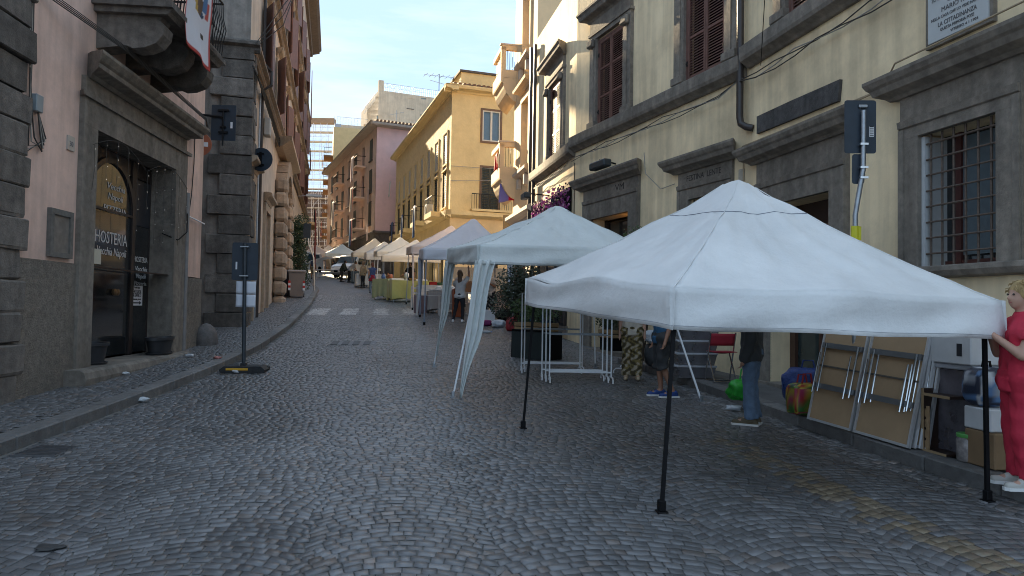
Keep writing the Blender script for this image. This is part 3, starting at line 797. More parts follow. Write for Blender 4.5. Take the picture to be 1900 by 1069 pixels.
def leaf(fr, parent, s0, s1, z0, z1, out, mat, rows=3, gap=.045, name='shutter', thick=.045):
    """one louvred shutter leaf standing proud of the wall"""
    t = MB(fr); b = .055
    t.box(s0, s0 + b, out, out + thick, z0, z1).box(s1 - b, s1, out, out + thick, z0, z1)
    zz = [z0 + (z1 - z0) * i / rows for i in range(rows + 1)]
    for i, q in enumerate(zz):
        lo = q - (0 if i == 0 else b / 2); hi = q + (b if i == 0 else b / 2)
        if i == rows: lo, hi = q - b, q
        t.box(s0 + b, s1 - b, out, out + thick, lo, hi)
    sh = t.build(name, mat, parent)
    l = MB(fr)
    for i in range(rows):
        q = zz[i] + b; e = zz[i + 1] - b / 2
        n = max(3, int((e - q) / gap))
        for j in range(n):
            a = q + (e - q) * j / n
            l.add([(s0 + b, out + thick * .95, a), (s1 - b, out + thick * .95, a), (s1 - b, out + .004, a + gap * .8), (s0 + b, out + .004, a + gap * .8),
                   (s0 + b, out + thick * .95, a + .009), (s1 - b, out + thick * .95, a + .009), (s1 - b, out + .004, a + gap * .8 + .009), (s0 + b, out + .004, a + gap * .8 + .009)],
                  [(0, 1, 2, 3), (4, 7, 6, 5), (0, 4, 5, 1)])
    l.build('louvers', mat, sh)
    return sh
for i, w in enumerate(wins):
    a, b, c_, d_ = w
    fr_ = MB(FP).box(a - .16, a, 0, .07, c_ - .1, d_ + .1).box(b, b + .16, 0, .07, c_ - .1, d_ + .1).box(a - .16, b + .16, 0, .075, d_, d_ + .16).box(a - .22, b + .22, 0, .14, c_ - .2, c_ - .08).build('window', m_hood, P2)
    MB(FP).box(a, b, -.24, -.22, c_, d_).build('pane', m_glassd, fr_)
    if c_ < 17:
        hd = MB(FP); cornice(hd, a - .1, b + .1, d_ + .2, [(.06, 0), (.1, .1), (.24, .16), (.30, .24), (.30, .30), (.06, .34)]); hd.build('window_hood', m_hood, fr_)
    # shutters stand open against the wall, a little off it
    for sd in (-1, 1):
        sh_s = (a - .10, a - .70) if sd < 0 else (b + .10, b + .70)
        t = MB(FP)
        o1 = .10 + .22 * ((i * 7 + (sd > 0) * 3) % 5) / 4
        t.add([(sh_s[0], .09, c_), (sh_s[1], .09 + o1, c_), (sh_s[1], .09 + o1, d_), (sh_s[0], .09, d_), (sh_s[0], .13, c_), (sh_s[1], .13 + o1, c_), (sh_s[1], .13 + o1, d_), (sh_s[0], .13, d_)],
              [(0, 1, 2, 3), (4, 7, 6, 5), (0, 4, 5, 1), (1, 5, 6, 2), (2, 6, 7, 3), (3, 7, 4, 0)])
        t.build('shutter', m_shut, fr_)
# mezzanine opening, doors
MB(FP).box(-.75, -.02, -.24, -.22, 6.5, 7.35).build('mezzanine_window', m_glassd, P2)
for a, b, c_, d_ in ((-1.5, -.15, .8, 5.2), (-6.6, -5.0, 1.1, 4.9)):
    dr = MB(FP).box(a - .22, a, 0, .10, c_ - .2, d_ + .25).box(b, b + .22, 0, .10, c_ - .2, d_ + .25).box(a - .22, b + .22, 0, .105, d_, d_ + .26).build('doorway', m_hood, P2)
    MB(FP).box(a, b, -.5, -.44, c_, d_).box((a + b) / 2 - .04, (a + b) / 2 + .04, -.44, -.42, c_, d_ * .8).build('door_leaf', m_shut, dr)
    hd = MB(FP); cornice(hd, a - .15, b + .15, d_ + .3, [(.1, 0), (.14, .1), (.30, .18), (.30, .27), (.1, .33)]); hd.build('door_hood', m_hood, dr)
# rusticated round-headed portal
pt = MB(FP).box(-13.6, -10.4, -.5, -.44, 1.2, 5.6).build('portal_door', m_shut, P2)
for sc_ in (-9.9, -14.1):
    z = 1.3; k = 0
    while z < 6.3:
        h = .62; e = .08 if k % 2 else 0.0
        MB(FP).cbox(sc_ - .62 - e, sc_ + .62 + e, 0, .50, z + .02, z + h - .02, .11, .012).build('portal_block', M('tan rusticated block', (.34, .255, .185), .9, .25, 6, bump=.5, rndv=.2), P2)
        z += h; k += 1
for i in range(11):
    a0, a1 = math.pi * (i + .04) / 11, math.pi * (i + .96) / 11
    v = []
    for o in (0, .46):
        for (rr, aa) in ((1.62, a0), (2.5, a0), (2.5, a1), (1.62, a1)):
            v.append((-12.0 + rr * math.cos(aa), o, 6.2 + rr * .72 * math.sin(aa)))
    MB(FP).add(v, [(0, 1, 2, 3), (4, 7, 6, 5), (0, 4, 5, 1), (1, 5, 6, 2), (2, 6, 7, 3), (3, 7, 4, 0)]).build('voussoir', MATS['tan rusticated block'], P2)
mb = MB(FP); cornice(mb, -15.0, -9.0, 8.05, [(.3, 0), (.5, .1), (.7, .2), (.7, .35), (.3, .42)]); mb.build('portal_cornice', m_hood, P2)
# pipes and cables
MB(FP).tube([(-2.7, .09, .9), (-2.7, .09, 8.5), (-2.7, .36, 8.7), (-2.7, .36, 9.15), (-2.7, .10, 9.4), (-2.7, .10, 23.3)], .055, 8).build('downpipe', m_pipe, P2, True)
MB(FP).tube([(-16.8, .09, 12.9), (-16.8, .10, 23.3)], .06, 8).build('downpipe', m_pipe, P2, True)
MB(FP).tube([(-2.35, .06, .9), (-2.35, .06, 8.3)], .03, 6).build('conduit', m_zinc, P2)
for q in range(5):
    MB(FP).tube([(.2, .10 + .03 * q, 8.35 - .06 * q), (-3, .16, 8.45 - .06 * q), (-8, .18, 8.35 - .08 * q), (-14, .20, 8.45 - .05 * q), (-24, .2, 8.4)], .022, 5).build('cable', m_cable, P2)
for q in range(3):
    MB(FP).tube([(.1 + .1 * q, .15, 8.9), (.2, .9, 9.6 + q * .3), (.25, 1.2, 10.6)], .012, 5).build('cable', m_cable, P2)
MB(FP).cbox(-4.6, -4.1, .02, .22, 7.4, 8.0, .02).build('junction_box', M('pale box', (.35, .33, .30), .6, .1, 5), P2)
# wall lamp far along
MB(FP).tube([(-26, .05, 8.6), (-26, .9, 8.7)], .03, 6).box(-26.15, -25.85, .6, 1.6, 8.62, 8.76).build('wall_lamp', m_zinc, P2)
# balcony with red drapes lower down, above the hedge
bl = MB(FP).box(-31.5, -28.0, 0, 1.1, 7.0, 7.2).build('balcony', M('pale balcony slab', (.50, .36, .20), .85, .12, 4), P2)
for i in range(12): MB(FP).tube([(-31.4 + i * .3, 1.05, 7.2), (-31.4 + i * .3, 1.05, 8.2)], .012, 4).build('baluster', m_iron, bl)
MB(FP).tube([(-31.5, 1.05, 8.2), (-28, 1.05, 8.2)], .02, 5).build('hand_rail', m_iron, bl)

def cloth(name, label, cat, fr, s0, s1, z0, z1, out, mat, wav=.05, group=None, cols=None, slant=0.0, fold=7):
    mb = MB(fr); nu, nv = 12, 14
    mb.grid(lambda u, v: (s0 + (s1 - s0) * u + slant * v, out + wav * math.sin(u * fold + v * 1.3) * (.3 + .7 * v), z1 + (z0 - z1) * v + .05 * math.sin(u * 5) * v), nu, nv)
    cc = None
    if cols: cc = [cols(i / nu, j / nv) for i in range(nu + 1) for j in range(nv + 1)]
    o = mb.build(name, mat, None, 'all', solid=.004, cols=cc)
    return tag(o, label, cat, group)
m_attrcloth = M('printed cloth', (1, 1, 1), .85, .08, 8, attr='Col', sub=.2)
m_redcloth = M('dark red cloth', (.20, .018, .02), .85, .15, 6, sub=.15)
cloth('drape', 'long dark red drape hanging from the low balcony above the hedge', 'drape', FP, -28.2, -29.0, 3.6, 8.1, 1.14, m_redcloth)
cloth('drape', 'shorter dark red drape beside the long one on the low balcony', 'drape', FP, -29.3, -30.0, 4.1, 7.6, 1.14, m_redcloth)
cloth('flag', 'pale pink cloth flag hanging slanted from the low left balcony', 'flag', FP, -31.6, -32.4, 6.2, 8.6, 1.3, M('pale cloth', (.6, .5, .48), .85, .08, 6, sub=.2), slant=-.8)

# ================================================================== FAR LEFT BALCONY HOUSE
F3 = Frame(*FP.w([EN - .02, -1.0, 0])[:2], -69.0)
B3 = thing('balcony_house', 'tall ochre house with stacked curved balconies far up the left side', 'building', tuple(F3.w([0, 0, 4.0])))
hs = [(-s - 1.0, -s, z0, z0 + 2.3) for s in range(2, 36, 4) for z0 in (8.5, 12.2, 15.9, 19.6, 23.3)]
mb = MB(F3); wall(mb, -50, 0, 2, 26.5, hs, .2); shell(mb, -50, 0, 2, 26.5, 12); mb.build('wall', M('ochre plaster', (.66, .50, .32), .9, .12, 2, stain=.2), B3)
for h in hs[:20]:
    MB(F3).box(h[0], h[1], -.19, -.15, h[2], h[3]).build('window', m_glassd, B3)
for s in (-2.5, -12):
    for z0 in (8.3, 12.0, 15.7, 19.4, 23.1):
        b = MB(F3); pr = [(0, z0 - .9), (.5, z0 - .55), (1.0, z0 - .2), (1.15, z0), (1.15, z0 + .25), (0, z0 + .25)]
        b.prism(pr, s - 2.2, s + .6); bb = b.build('balcony', MATS['pale balcony slab'], B3)
        r_ = MB(F3); r_.tube([(s - 2.2, 0, z0 + 1.25), (s - 2.2, 1.1, z0 + 1.25), (s + .6, 1.1, z0 + 1.25), (s + .6, 0, z0 + 1.25)], .025, 5)
        for i in range(10): r_.tube([(s - 2.2 + 2.8 * i / 9, 1.1, z0 + .25), (s - 2.2 + 2.8 * i / 9, 1.1, z0 + 1.25)], .014, 4)
        r_.build('railing', m_iron, bb)
mb = MB(F3); mb.box(-50, .3, -.2, .9, 26.3, 26.6); mb.build('eave', MATS['eave timber'], B3)
def leaves(mb, c, R, n, size, seed=1, sq=(1, 1, 1)):
    r = random.Random(seed)
    for _ in range(n):
        while True:
            p = [r.uniform(-1, 1) for _ in range(3)]
            d = sum(q * q for q in p)
            if .25 < d < 1: break
        P = Vector((c[0] + p[0] * R * sq[0], c[1] + p[1] * R * sq[1], c[2] + p[2] * R * sq[2]))
        a = Vector((r.gauss(0, 1), r.gauss(0, 1), r.gauss(0, .6))).normalized(); b_ = a.orthogonal().normalized() * size * r.uniform(.35, .6); a = a * size * r.uniform(.7, 1.3)
        mb.add([P - a * .5, P + b_ * .5, P + a * .5, P - b_ * .5], [(0, 1, 2, 3)])
    return mb
cloth('flag', 'red and white flag hanging from the topmost far left balcony', 'flag', F3, -1.5, -1.9, 18.2, 22.6, 1.35, m_attrcloth, cols=lambda u, v: (.45, .04, .04) if v < .55 or v > .8 else (.6, .55, .5))
cloth('flag', 'short red cloth on the far left balcony under the top one', 'flag', F3, .3, -.2, 13.2, 15.2, 1.25, m_redcloth)
# ================================================================== RIGHT: CREAM PALAZZO
FA = Frame(4.14, 12.25, 101.8); FB = Frame(4.14, 12.25, 112.0); BE = 6.66
_c = FB.w([BE, 0, 0]); FC = Frame(_c[0], _c[1], 101.8); CE = 4.55
P = thing('cream_palazzo', 'cream plaster palazzo with dark stone windows and brown shutters along the right side', 'building', (4.14, 12.25, 0.3))
TOP = 10.6
hA = [(-5.07, -4.01, 2.16, 3.76, .32), (-2.36, -.80, .3, 3.36, .45), (-2.75, -1.30, 6.34, 8.85, .2), (-6.3, -4.9, 6.34, 8.85, .2)]
hB = [(4.14, 5.42, 6.13, 8.37, .2), (.52, 1.76, 6.24, 8.85, .2), (3.85, 5.64, .3, 3.85, .4), (.64, 1.60, 2.2, 3.80, .35)]
hC = [(1.36, 2.60, 6.02, 8.28, .2)]
mb = MB(FA); wall(mb, -8.5, 0, -.5, TOP, hA); shell(mb, -8.5, 0, -.5, TOP, 10); mb.build('wall', m_cream, P)
mb = MB(FB); wall(mb, 0, BE, -.5, TOP, hB); shell(mb, 0, BE, -.5, TOP, 8); mb.build('wall', m_cream, P)
mb = MB(FC); wall(mb, 0, CE, -.5, TOP, hC); shell(mb, 0, CE, -.5, TOP, 8); mb.build('wall', m_cream, P)
SC = [(.06, 0), (.10, .04), (.20, .10), (.22, .16), (.22, .36), (.16, .40)]
for fr, a, b, zz in ((FA, -8.5, -.12, 5.90), (FB, -.02, BE, 5.78), (FC, 0, CE, 5.68)):
    mb = MB(fr); cornice(mb, a, b, zz, SC, ret=False); mb.build('string_course', m_peper, P)

def stone_window(fr, s0, s1, z0, z1, louv=True, hood=.30, jw=.34, sillz=None):
    """dark stone surround with entablature, two closed louvred leaves"""
    w = MB(fr)
    w.box(s0 - jw, s0, 0, .09, z0 - .02, z1 + .05).box(s1, s1 + jw, 0, .09, z0 - .02, z1 + .05)
    w.box(s0 - jw * .62, s0 - jw * .30, .088, .115, z0, z1).box(s1 + jw * .30, s1 + jw * .62, .088, .115, z0, z1)
    w.box(s0 - jw, s1 + jw, -.01, .085, z0 - .10, z0 - .02)
    W = w.build('window', m_peper, P)
    a = MB(fr); a.box(s0 - jw, s1 + jw, 0, .10, z1 + .05, z1 + .16).box(s0 - jw - .03, s1 + jw + .03, 0, .13, z1 + .161, z1 + .23)
    a.box(s0 - jw + .02, s1 + jw - .02, 0, .095, z1 + .232, z1 + .232 + hood); a.build('architrave', m_peper, W)
    c_ = MB(fr); cornice(c_, s0 - jw + .02, s1 + jw - .02, z1 + .235 + hood, [(.09, 0), (.13, .05), (.26, .10), (.28, .12), (.30, .20), (.34, .25), (.34, .30), (.09, .34)]); c_.build('cornice', m_peper, W)
    for q in (s0 - jw * .5, s1 + jw * .5):
        k = MB(fr); k.cbox(q - .13, q + .13, .09, .20, z1 - .16, z1 + .05, .03); k.tube([(q - .12, .17, z1 - .1), (q + .12, .17, z1 - .1)], .05, 8); k.build('capital', m_peper, W)
        k = MB(fr); k.cbox(q - jw * .55, q + jw * .55, 0, .16, z0 - .02, z0 + .14, .015); k.build('jamb_base', m_peper, W)
    MB(fr).box(s0, s1, -.2, -.17, z0, z1).build('pane', m_glassd, W)
    if louv:
        m_ = (s0 + s1) / 2
        MB(fr).box(s0, s0 + .05, -.08, .03, z0, z1).box(s1 - .05, s1, -.08, .03, z0, z1).box(s0 + .05, s1 - .05, -.08, .03, z1 - .05, z1).build('shutter_frame', m_shut, W)
        for a_, b_ in ((s0 + .055, m_ - .004), (m_ + .004, s1 - .055)):
            leaf(fr, W, a_, b_, z0 + .01, z1 - .055, -.02, m_shut, gap=.052)
    for q in (s0 + .05, s1 - .05):
        for zz in (z0 + .35, z1 - .4):
            MB(fr).tube([(q, .03, zz - .05), (q, .05, zz), (q, .03, zz + .05)], .02, 5).build('hinge', m_iron, W)
    return W
stone_window(FC, 1.36, 2.60, 6.08, 8.28)
stone_window(FB, 4.14, 5.42, 6.18, 8.37)
stone_window(FB, .52, 1.76, 6.22, 8.85)
stone_window(FA, -2.75, -1.30, 6.34, 8.85)
stone_window(FA, -6.3, -4.9, 6.34, 8.85)

CR = [(.10, 0), (.14, .04), (.24, .09), (.27, .16), (.30, .19), (.33, .25), (.33, .29), (.10, .33)]
def stone_frame(fr, s0, s1, z0, z1, jw, fz, cz, name, ex=.05, band=True):
    """ground-floor surround: jambs, lintel band, frieze and cornice"""
    w = MB(fr); w.box(s0 - jw, s0, -.02, .075, z0, z1).box(s1, s1 + jw, -.02, .075, z0, z1).box(s0 - jw, s1 + jw, -.02, .078, z1, fz); W = w.build(name, m_peper, P)
    w = MB(fr)
    q = jw * .45
    w.prism([(.07, fz - .02), (.12, fz - .02), (.105, fz - .10), (.07, fz - .12)], s0 - jw + .01, s1 + jw - .01)
    w.box(s0 - jw + .01, s0 - jw + .09, .07, .10, z0, fz - .12).box(s1 + jw - .09, s1 + jw - .01, .07, .10, z0, fz - .12)
    w.build('moulding', m_peper, W)
    w = MB(fr); w.box(s0 - jw, s1 + jw, 0, .06, fz, cz); w.build('frieze', m_peper, W)
    w = MB(fr); cornice(w, s0 - jw - .02, s1 + jw + .02, cz, CR); w.build('cornice', m_peper, W)
    return W
# barred window nearest the camera
W = stone_frame(FA, -5.07, -4.01, 2.16, 3.76, .30, 4.0, 4.28, 'barred_window')
mb = MB(FA); cornice(mb, -5.40, -3.70, 2.02, [(.06, 0), (.12, .02), (.16, .08), (.16, .13), (.06, .15)]); mb.build('sill', m_peper, W)
MB(FA).box(-5.07, -4.01, -.32, -.30, 2.16, 3.76).build('pane', m_glassd, W)
MB(FA).box(-4.30, -4.22, -.30, -.26, 2.16, 3.76).box(-4.9, -4.84, -.30, -.26, 2.16, 3.76).box(-5.07, -4.01, -.30, -.27, 2.16, 2.24).build('sash', M('dark red sash', (.07, .022, .018), .6, .2, 8), W)
MB(FA).add([(-4.30, -.29, 2.3), (-4.75, -.285, 2.3), (-4.75, -.285, 3.7), (-4.30, -.29, 3.7)], [(0, 1, 2, 3)]).build('curtain', M('blue grey curtain', (.10, .13, .15), .9, .12, 5), W)
MB(FA).box(-4.06, -4.012, -.30, .02, 2.16, 3.74).build('white_reveal', M('whitewashed reveal', (.45, .47, .48), .8, .1, 5), W)
for i in range(6):
    s = -4.09 - (5.07 - 4.09) * (i + .15) / 6
    MB(FA).tube([(s, -.02, 2.15), (s, -.02, 3.77)], .014, 6).build('bar', m_rustiron, W)
for i in range(8):
    z = 2.32 + 1.40 * i / 7.4
    MB(FA).tube([(-5.08, -.005, z), (-4.0, -.005, z)], .012, 6).build('bar', m_rustiron, W)
# doorway in the near section
W = stone_frame(FA, -2.36, -.80, .3, 3.36, .36, 3.78, 4.12, 'doorway')
MB(FA).box(-2.36, -.80, -.45, -.41, 3.0, 3.36).build('transom', M('dark transom wood', (.035, .016, .012), .6, .2, 8), W)
MB(FA).box(-2.36, -.80, -.44, -.38, 2.72, 2.98).build('signboard', M('brown sign board', (.10, .035, .022), .6, .2, 8), W)
MB(FA).box(-2.30, -.86, -.44, -.42, .36, 2.70).build('glass', M('greenish shop glass', (.03, .045, .045), .08, .2, 3, spec=.8), W)
MB(FA).box(-2.36, -2.22, -.44, -.36, .3, 2.72).box(-.94, -.80, -.44, -.36, .3, 2.72).box(-1.62, -1.54, -.43, -.37, .3, 2.72).build('door_frame', M('brown door frame', (.075, .038, .025), .55, .2, 8), W)
MB(FA).box(-2.6, -.6, -.44, .12, .25, .44).build('threshold', m_peper, W)
# FESTINA LENTE window
W = stone_frame(FB, .64, 1.60, 2.2, 3.80, .34, 4.12, 4.36, 'inscribed_window')
text_mesh('inscription', 'FESTINA  LENTE', .16, M('carved letter shade', (.045, .04, .036), .95), FB, 1.66, 4.17, .064, P, width=1.05)
MB(FB).box(.64, 1.60, -.35, -.33, 2.2, 3.80).build('pane', m_glassd, W)
for i in range(7):
    s = .70 + .84 * i / 6; MB(FB).tube([(s, -.04, 2.2), (s, -.04, 3.8)], .013, 6).build('bar', m_rustiron, W)
for i in range(6):
    z = 2.4 + 1.3 * i / 5; MB(FB).tube([(.64, -.025, z), (1.6, -.025, z)], .012, 6).build('bar', m_rustiron, W)
# shop doorway with lamp inside
W = stone_frame(FB, 3.85, 5.64, .3, 3.85, .42, 4.36, 4.62, 'shop_doorway')
MB(FB).box(3.85, 5.64, -.42, -.40, .4, 3.80).build('glass', m_glassd, W)
MB(FB).box(3.85, 3.95, -.42, -.34, .3, 3.85).box(5.54, 5.64, -.42, -.34, .3, 3.85).box(3.95, 5.54, -.41, -.35, 3.1, 3.2).box(4.7, 4.78, -.41, -.35, .3, 3.1).build('door_frame', m_frame, W)
MB(FB).ball((4.35, -.36, 3.42), .05, 10, 8).build('lamp_globe', M('glowing globe', (.9, .6, .3), .5, emit=(1.0, .45, .10, 3.0)), W, True)
text_mesh('inscription', 'VM', .22, MATS['carved letter shade'], FB, 4.45, 4.40, .064, P, width=.4)
MB(FB).box(3.4, 6.1, -.4, .35, .45, .62).build('doorstep', m_peper, W)
# side shop window beyond the bend
W = MB(FC).box(.5, 3.9, -.01, .05, .9, 1.1).build('shop_front', m_peper, P)
MB(FC).box(.6, 3.8, .0, .03, 1.1, 3.6).build('glass', m_glassd, W)
for s in (.6, 1.7, 2.75, 3.75): MB(FC).box(s, s + .07, .0, .07, 1.1, 3.6).build('mullion', m_frame, W)
# downpipe at the bend, twin pipes at the far corner
MB(FA).tube([(-.02, .14, TOP - .3), (-.02, .14, 5.05), (-.06, .14, 4.92), (-.17, .10, 4.84), (-.26, .02, 4.80)], .062, 10).build('downpipe', m_pipe, P, True)
MB(FC).tube([(4.30, .12, TOP - .3), (4.30, .12, 1.4)], .06, 8).build('downpipe', m_pipe, P, True)
MB(FC).tube([(4.62, .16, TOP - .3), (4.62, .16, 3.6), (4.66, .1, 3.4)], .07, 8).build('downpipe', m_pipe, P, True)
# carved tablet, marble plaque
mb = MB(FA); mb.prism([(-.42, 4.66), (-.42, 4.96), (-1.4, 4.95), (-2.56, 4.92), (-2.52, 4.62), (-1.6, 4.64)], 0, .05, 'y')
mb.build('stone_tablet', M('eroded dark tablet', (.085, .08, .078), .95, .4, 10, bump=1.0, bscale=30, streak=.3), P)
pq_ = MB(FA).box(-5.03, -4.12, 0, .06, 4.76, 5.62).build('plaque_frame', m_peper, P)
MB(FA).box(-4.99, -4.17, .05, .075, 4.81, 5.58).build('plaque', M('white marble', (.46, .49, .50), .5, .07, 4), pq_)
m_ins = M('inscription ink', (.10, .10, .105), .9)
for i, (wd, hh, fr_, z) in enumerate((('AI GIOVANI CATTOLICI', .055, .6, 5.47), ('RICORDANO QUI LA', .05, .5, 5.385), ("SOCIETA DELLA GIOVENTU'", .075, .86, 5.285), ('IDEATA DA', .05, .3, 5.215), ('MARIO FANI', .08, .52, 5.125), ('NELLA CASA CHE LO VIDE NASCERE', .05, .88, 5.055), ('LA CITTADINANZA', .075, .64, 4.965), ('QUESTA MEMORIA POSE', .05, .56, 4.905), ('VITERBO 4 1 1904', .045, .45, 4.845))):
    c0 = -4.58 + .82 * fr_ / 2 - (.1 if i == 8 else 0)
    text_mesh('inscription', wd, hh, m_ins, FA, c0, z, .078, pq_, width=.82 * fr_)
MB(FA).box(.04, .10, 0, .02, 3.95, 4.13).build('small_plate', M('worn tile', (.40, .36, .30), .7, .15, 12), P) if False else MB(FB).box(.03, .17, 0, .02, 3.93, 4.15).build('small_plate', M('worn tile', (.40, .36, .30), .7, .15, 12), P)
# cables along the course and above the near cornices
for q in range(3):
    pts = [(-8.4, .10, 5.62 - .02 * q)] + [(-8.2 + i * .55, .12 + .02 * math.sin(i * 1.7 + q), 5.74 - .10 * abs(math.sin(i * .7 + q)) - .03 * q) for i in range(15)] + [(.05, .18, 5.70)]
    MB(FA).tube(pts, .010, 5).build('cable', m_cable if q != 1 else m_cablew, P)
    pts = [(0, .18, 5.70)] + [(i * .6, .14, 5.66 - .09 * abs(math.sin(i * .8 + q)) - .03 * q) for i in range(1, 12)]
    MB(FB).tube(pts, .009, 5).build('cable', m_cable if q != 1 else m_cablew, P)
    pts = [(0, .14, 5.62)] + [(i * .5, .14, 5.56 - .07 * abs(math.sin(i * .9 + q)) - .03 * q) for i in range(1, 10)]
    MB(FC).tube(pts, .009, 5).build('cable', m_cable if q != 1 else m_cablew, P)
for q in range(2):
    MB(FA).tube([(.05, .04, 4.52 + .03 * q), (-.9, .04, 4.51 + .03 * q), (-2.6, .04, 4.50 + .03 * q), (-3.4, .05, 4.52), (-3.9, .30, 4.66), (-6, .34, 4.68), (-8.5, .05, 4.68)], .012, 5).build('cable', M('cream cable', (.36, .28, .18), .8, .1, 6), P)
MB(FA).tube([(-.7, .15, 5.75), (-3.2, 1.6, 6.2), (-6.5, 4.2, 7.2)], .008, 4).build('cable', m_black, P)
MB(FB).tube([(.03, .03, 4.55), (.03, .03, 3.3)], .012, 5).build('conduit', MATS['cream cable'], P)
MB(FB).tube([(2.75, .36, 4.95), (2.72, .34, 4.5), (2.5, .10, 4.15), (2.1, .03, 4.2)], .009, 5).build('cable', m_cablew, P)
MB(FC).tube([(.0, .02, 5.5), (.0, .02, 3.2)], .012, 5).build('conduit', m_cable, P)
# floodlight over the shop cornice, flower panel with lamp
def flood(label, fr, s, z, out, L):
    t = thing('floodlight', label, 'lamp', tuple(fr.w([s, out, z])))
    MB(fr).cbox(s - L / 2, s + L / 2, out - .02, out + .20, z - .09, z + .09, .03).build('housing', M('dark grey casing', (.03, .04, .045), .5, .15, 8), t)
    MB(fr).tube([(s - .2, .0, z + .02), (s - .2, out, z + .05)], .02, 5).build('arm', m_iron, t)
    MB(fr).tube([(s - .1, out + .05, z + .08), (s + .1, out + .05, z + .15), (s + .3, out * .5, z + .08)], .012, 5).build('flex', m_black, t)
flood('dark grey floodlight box standing above the shop door cornice', FB, 4.75, 5.06, .22, .75)
flood('small dark floodlight on an arm over the purple flowers', FC, 2.9, 5.02, .6, .55)
fp = thing('flower_panel', 'wall panel of purple and pink flowers above the second tent', 'flowers', tuple(FC.w([2.2, .1, 3.75])))
MB(FC).box(.25, 4.1, .02, .08, 3.75, 4.90).build('backing', m_black, fp)
r_ = random.Random(4)
for nm, col, n in (('purple_blossoms', (.28, .05, .22), 900), ('pink_blossoms', (.55, .28, .46), 300), ('dark_leaves', (.02, .02, .03), 500)):
    mb = MB(FC)
    for _ in range(n):
        s, z = r_.uniform(.2, 4.1), r_.uniform(3.7, 4.95 + .12 * math.sin(_))
        o = r_.uniform(.06, .22); a = Vector((r_.gauss(0, 1), r_.gauss(0, .6), r_.gauss(0, 1))).normalized() * r_.uniform(.03, .06); b = a.cross(Vector((r_.gauss(0, .4), 1, r_.gauss(0, .4)))).normalized() * a.length
        p = Vector((s, o, z)); mb.add([p - a, p - b, p + a, p + b], [(0, 1, 2, 3)])
    mb.build(nm, M(nm, col, .8, .3, 12, sub=.2), fp)['kind'] = 'stuff'

# ================================================================== CORNER HOUSE WITH CURVED BALCONIES
_d = FC.w([CE, 0, 0]); FD = Frame(_d[0], _d[1], 101.8); DE = 3.6
Dh = thing('corner_house', 'sunlit apricot corner house with rounded balconies next to the cream palazzo', 'building', (_d[0], _d[1], 1.0))
m_apr = M('apricot plaster', (.72, .54, .33), .9, .06, 2, bump=.15, bscale=12, stain=.1)
m_grst = M('grey beige stucco', (.55, .46, .37), .9, .1, 3, bump=.2, bscale=14, stain=.15)
hD = [(1.0, 2.1, 6.6, 9.0), (1.0, 2.1, 10.6, 13.0), (1.0, 2.1, 14.4, 16.6)]
mb = MB(FD); wall(mb, 0, DE, 4.9, 18.5, hD, .3); shell(mb, 0, DE, 4.9, 18.5, 9); mb.build('wall', m_apr, Dh)
mb = MB(FD); wall(mb, 0, DE, 0, 4.9, [(1.2, 2.6, .9, 3.3)], .3); mb.build('ground_wall', m_grst, Dh)
for i in range(9):
    MB(FD).box(.02, DE - .02, -.01, .035, .9 + i * .45, .9 + i * .45 + .42).build('rusticated_course', m_grst, Dh) if not (i < 6) else [MB(FD).box(a, b, -.01, .035, .9 + i * .45, 1.32 + i * .45).build('rusticated_course', m_grst, Dh) for a, b in ((.02, 1.15), (2.65, DE - .02))]
MB(FD).box(1.2, 2.6, -.3, -.26, .9, 3.3).build('shop_door', m_frame, Dh)
sg = MB(FD).box(1.05, 2.75, .03, .09, 3.35, 4.0).build('shop_sign', M('grey sign panel', (.30, .31, .32), .5, .1, 5), Dh)
text_mesh('sign_lettering', 'Caffe', .45, M('lit white lettering', (.9, .9, .9), .5, emit=(1, 1, 1, .9)), FD, 2.5, 3.5, .10, sg, width=1.2, shear=.3)
for h in hD:
    w = MB(FD).box(h[0] - .16, h[0], 0, .06, h[2], h[3]).box(h[1], h[1] + .16, 0, .06, h[2], h[3]).box(h[0] - .16, h[1] + .16, 0, .065, h[3], h[3] + .15).build('window', m_apr, Dh)
    c_ = MB(FD); cornice(c_, h[0] - .2, h[1] + .2, h[3] + .35, [(.05, 0), (.12, .06), (.28, .12), (.30, .22), (.05, .28)]); c_.build('hood', m_apr, w)
    c_ = MB(FD); cornice(c_, h[0] - .2, h[1] + .2, h[2] - .35, [(.05, 0), (.16, .05), (.26, .12), (.26, .22), (.05, .26)]); c_.build('sill', m_grst, w)
    for q in (h[0], h[1]): MB(FD).cbox(q - .1, q + .1, 0, .18, h[2] - .75, h[2] - .36, .03).build('sill_bracket', m_grst, w)
    MB(FD).box(h[0], h[1], -.3, -.27, h[2], h[3]).build('pane', m_glassd, w)
    MB(FD).add([(h[0] + .05, -.2, h[2]), (h[0] + .7, -.15, h[2]), (h[0] + .25, -.2, h[2] + 1.7), (h[0] + .05, -.2, h[2] + 1.7)], [(0, 1, 2, 3)]).build('curtain', M('lace curtain', (.7, .62, .58), .9, .05, 8), w)
mb = MB(FD); cornice(mb, 0, DE + .1, 4.75, [(.06, 0), (.12, .06), (.28, .14), (.28, .26), (.1, .34)], ret=False); mb.build('string_course', m_grst, Dh)
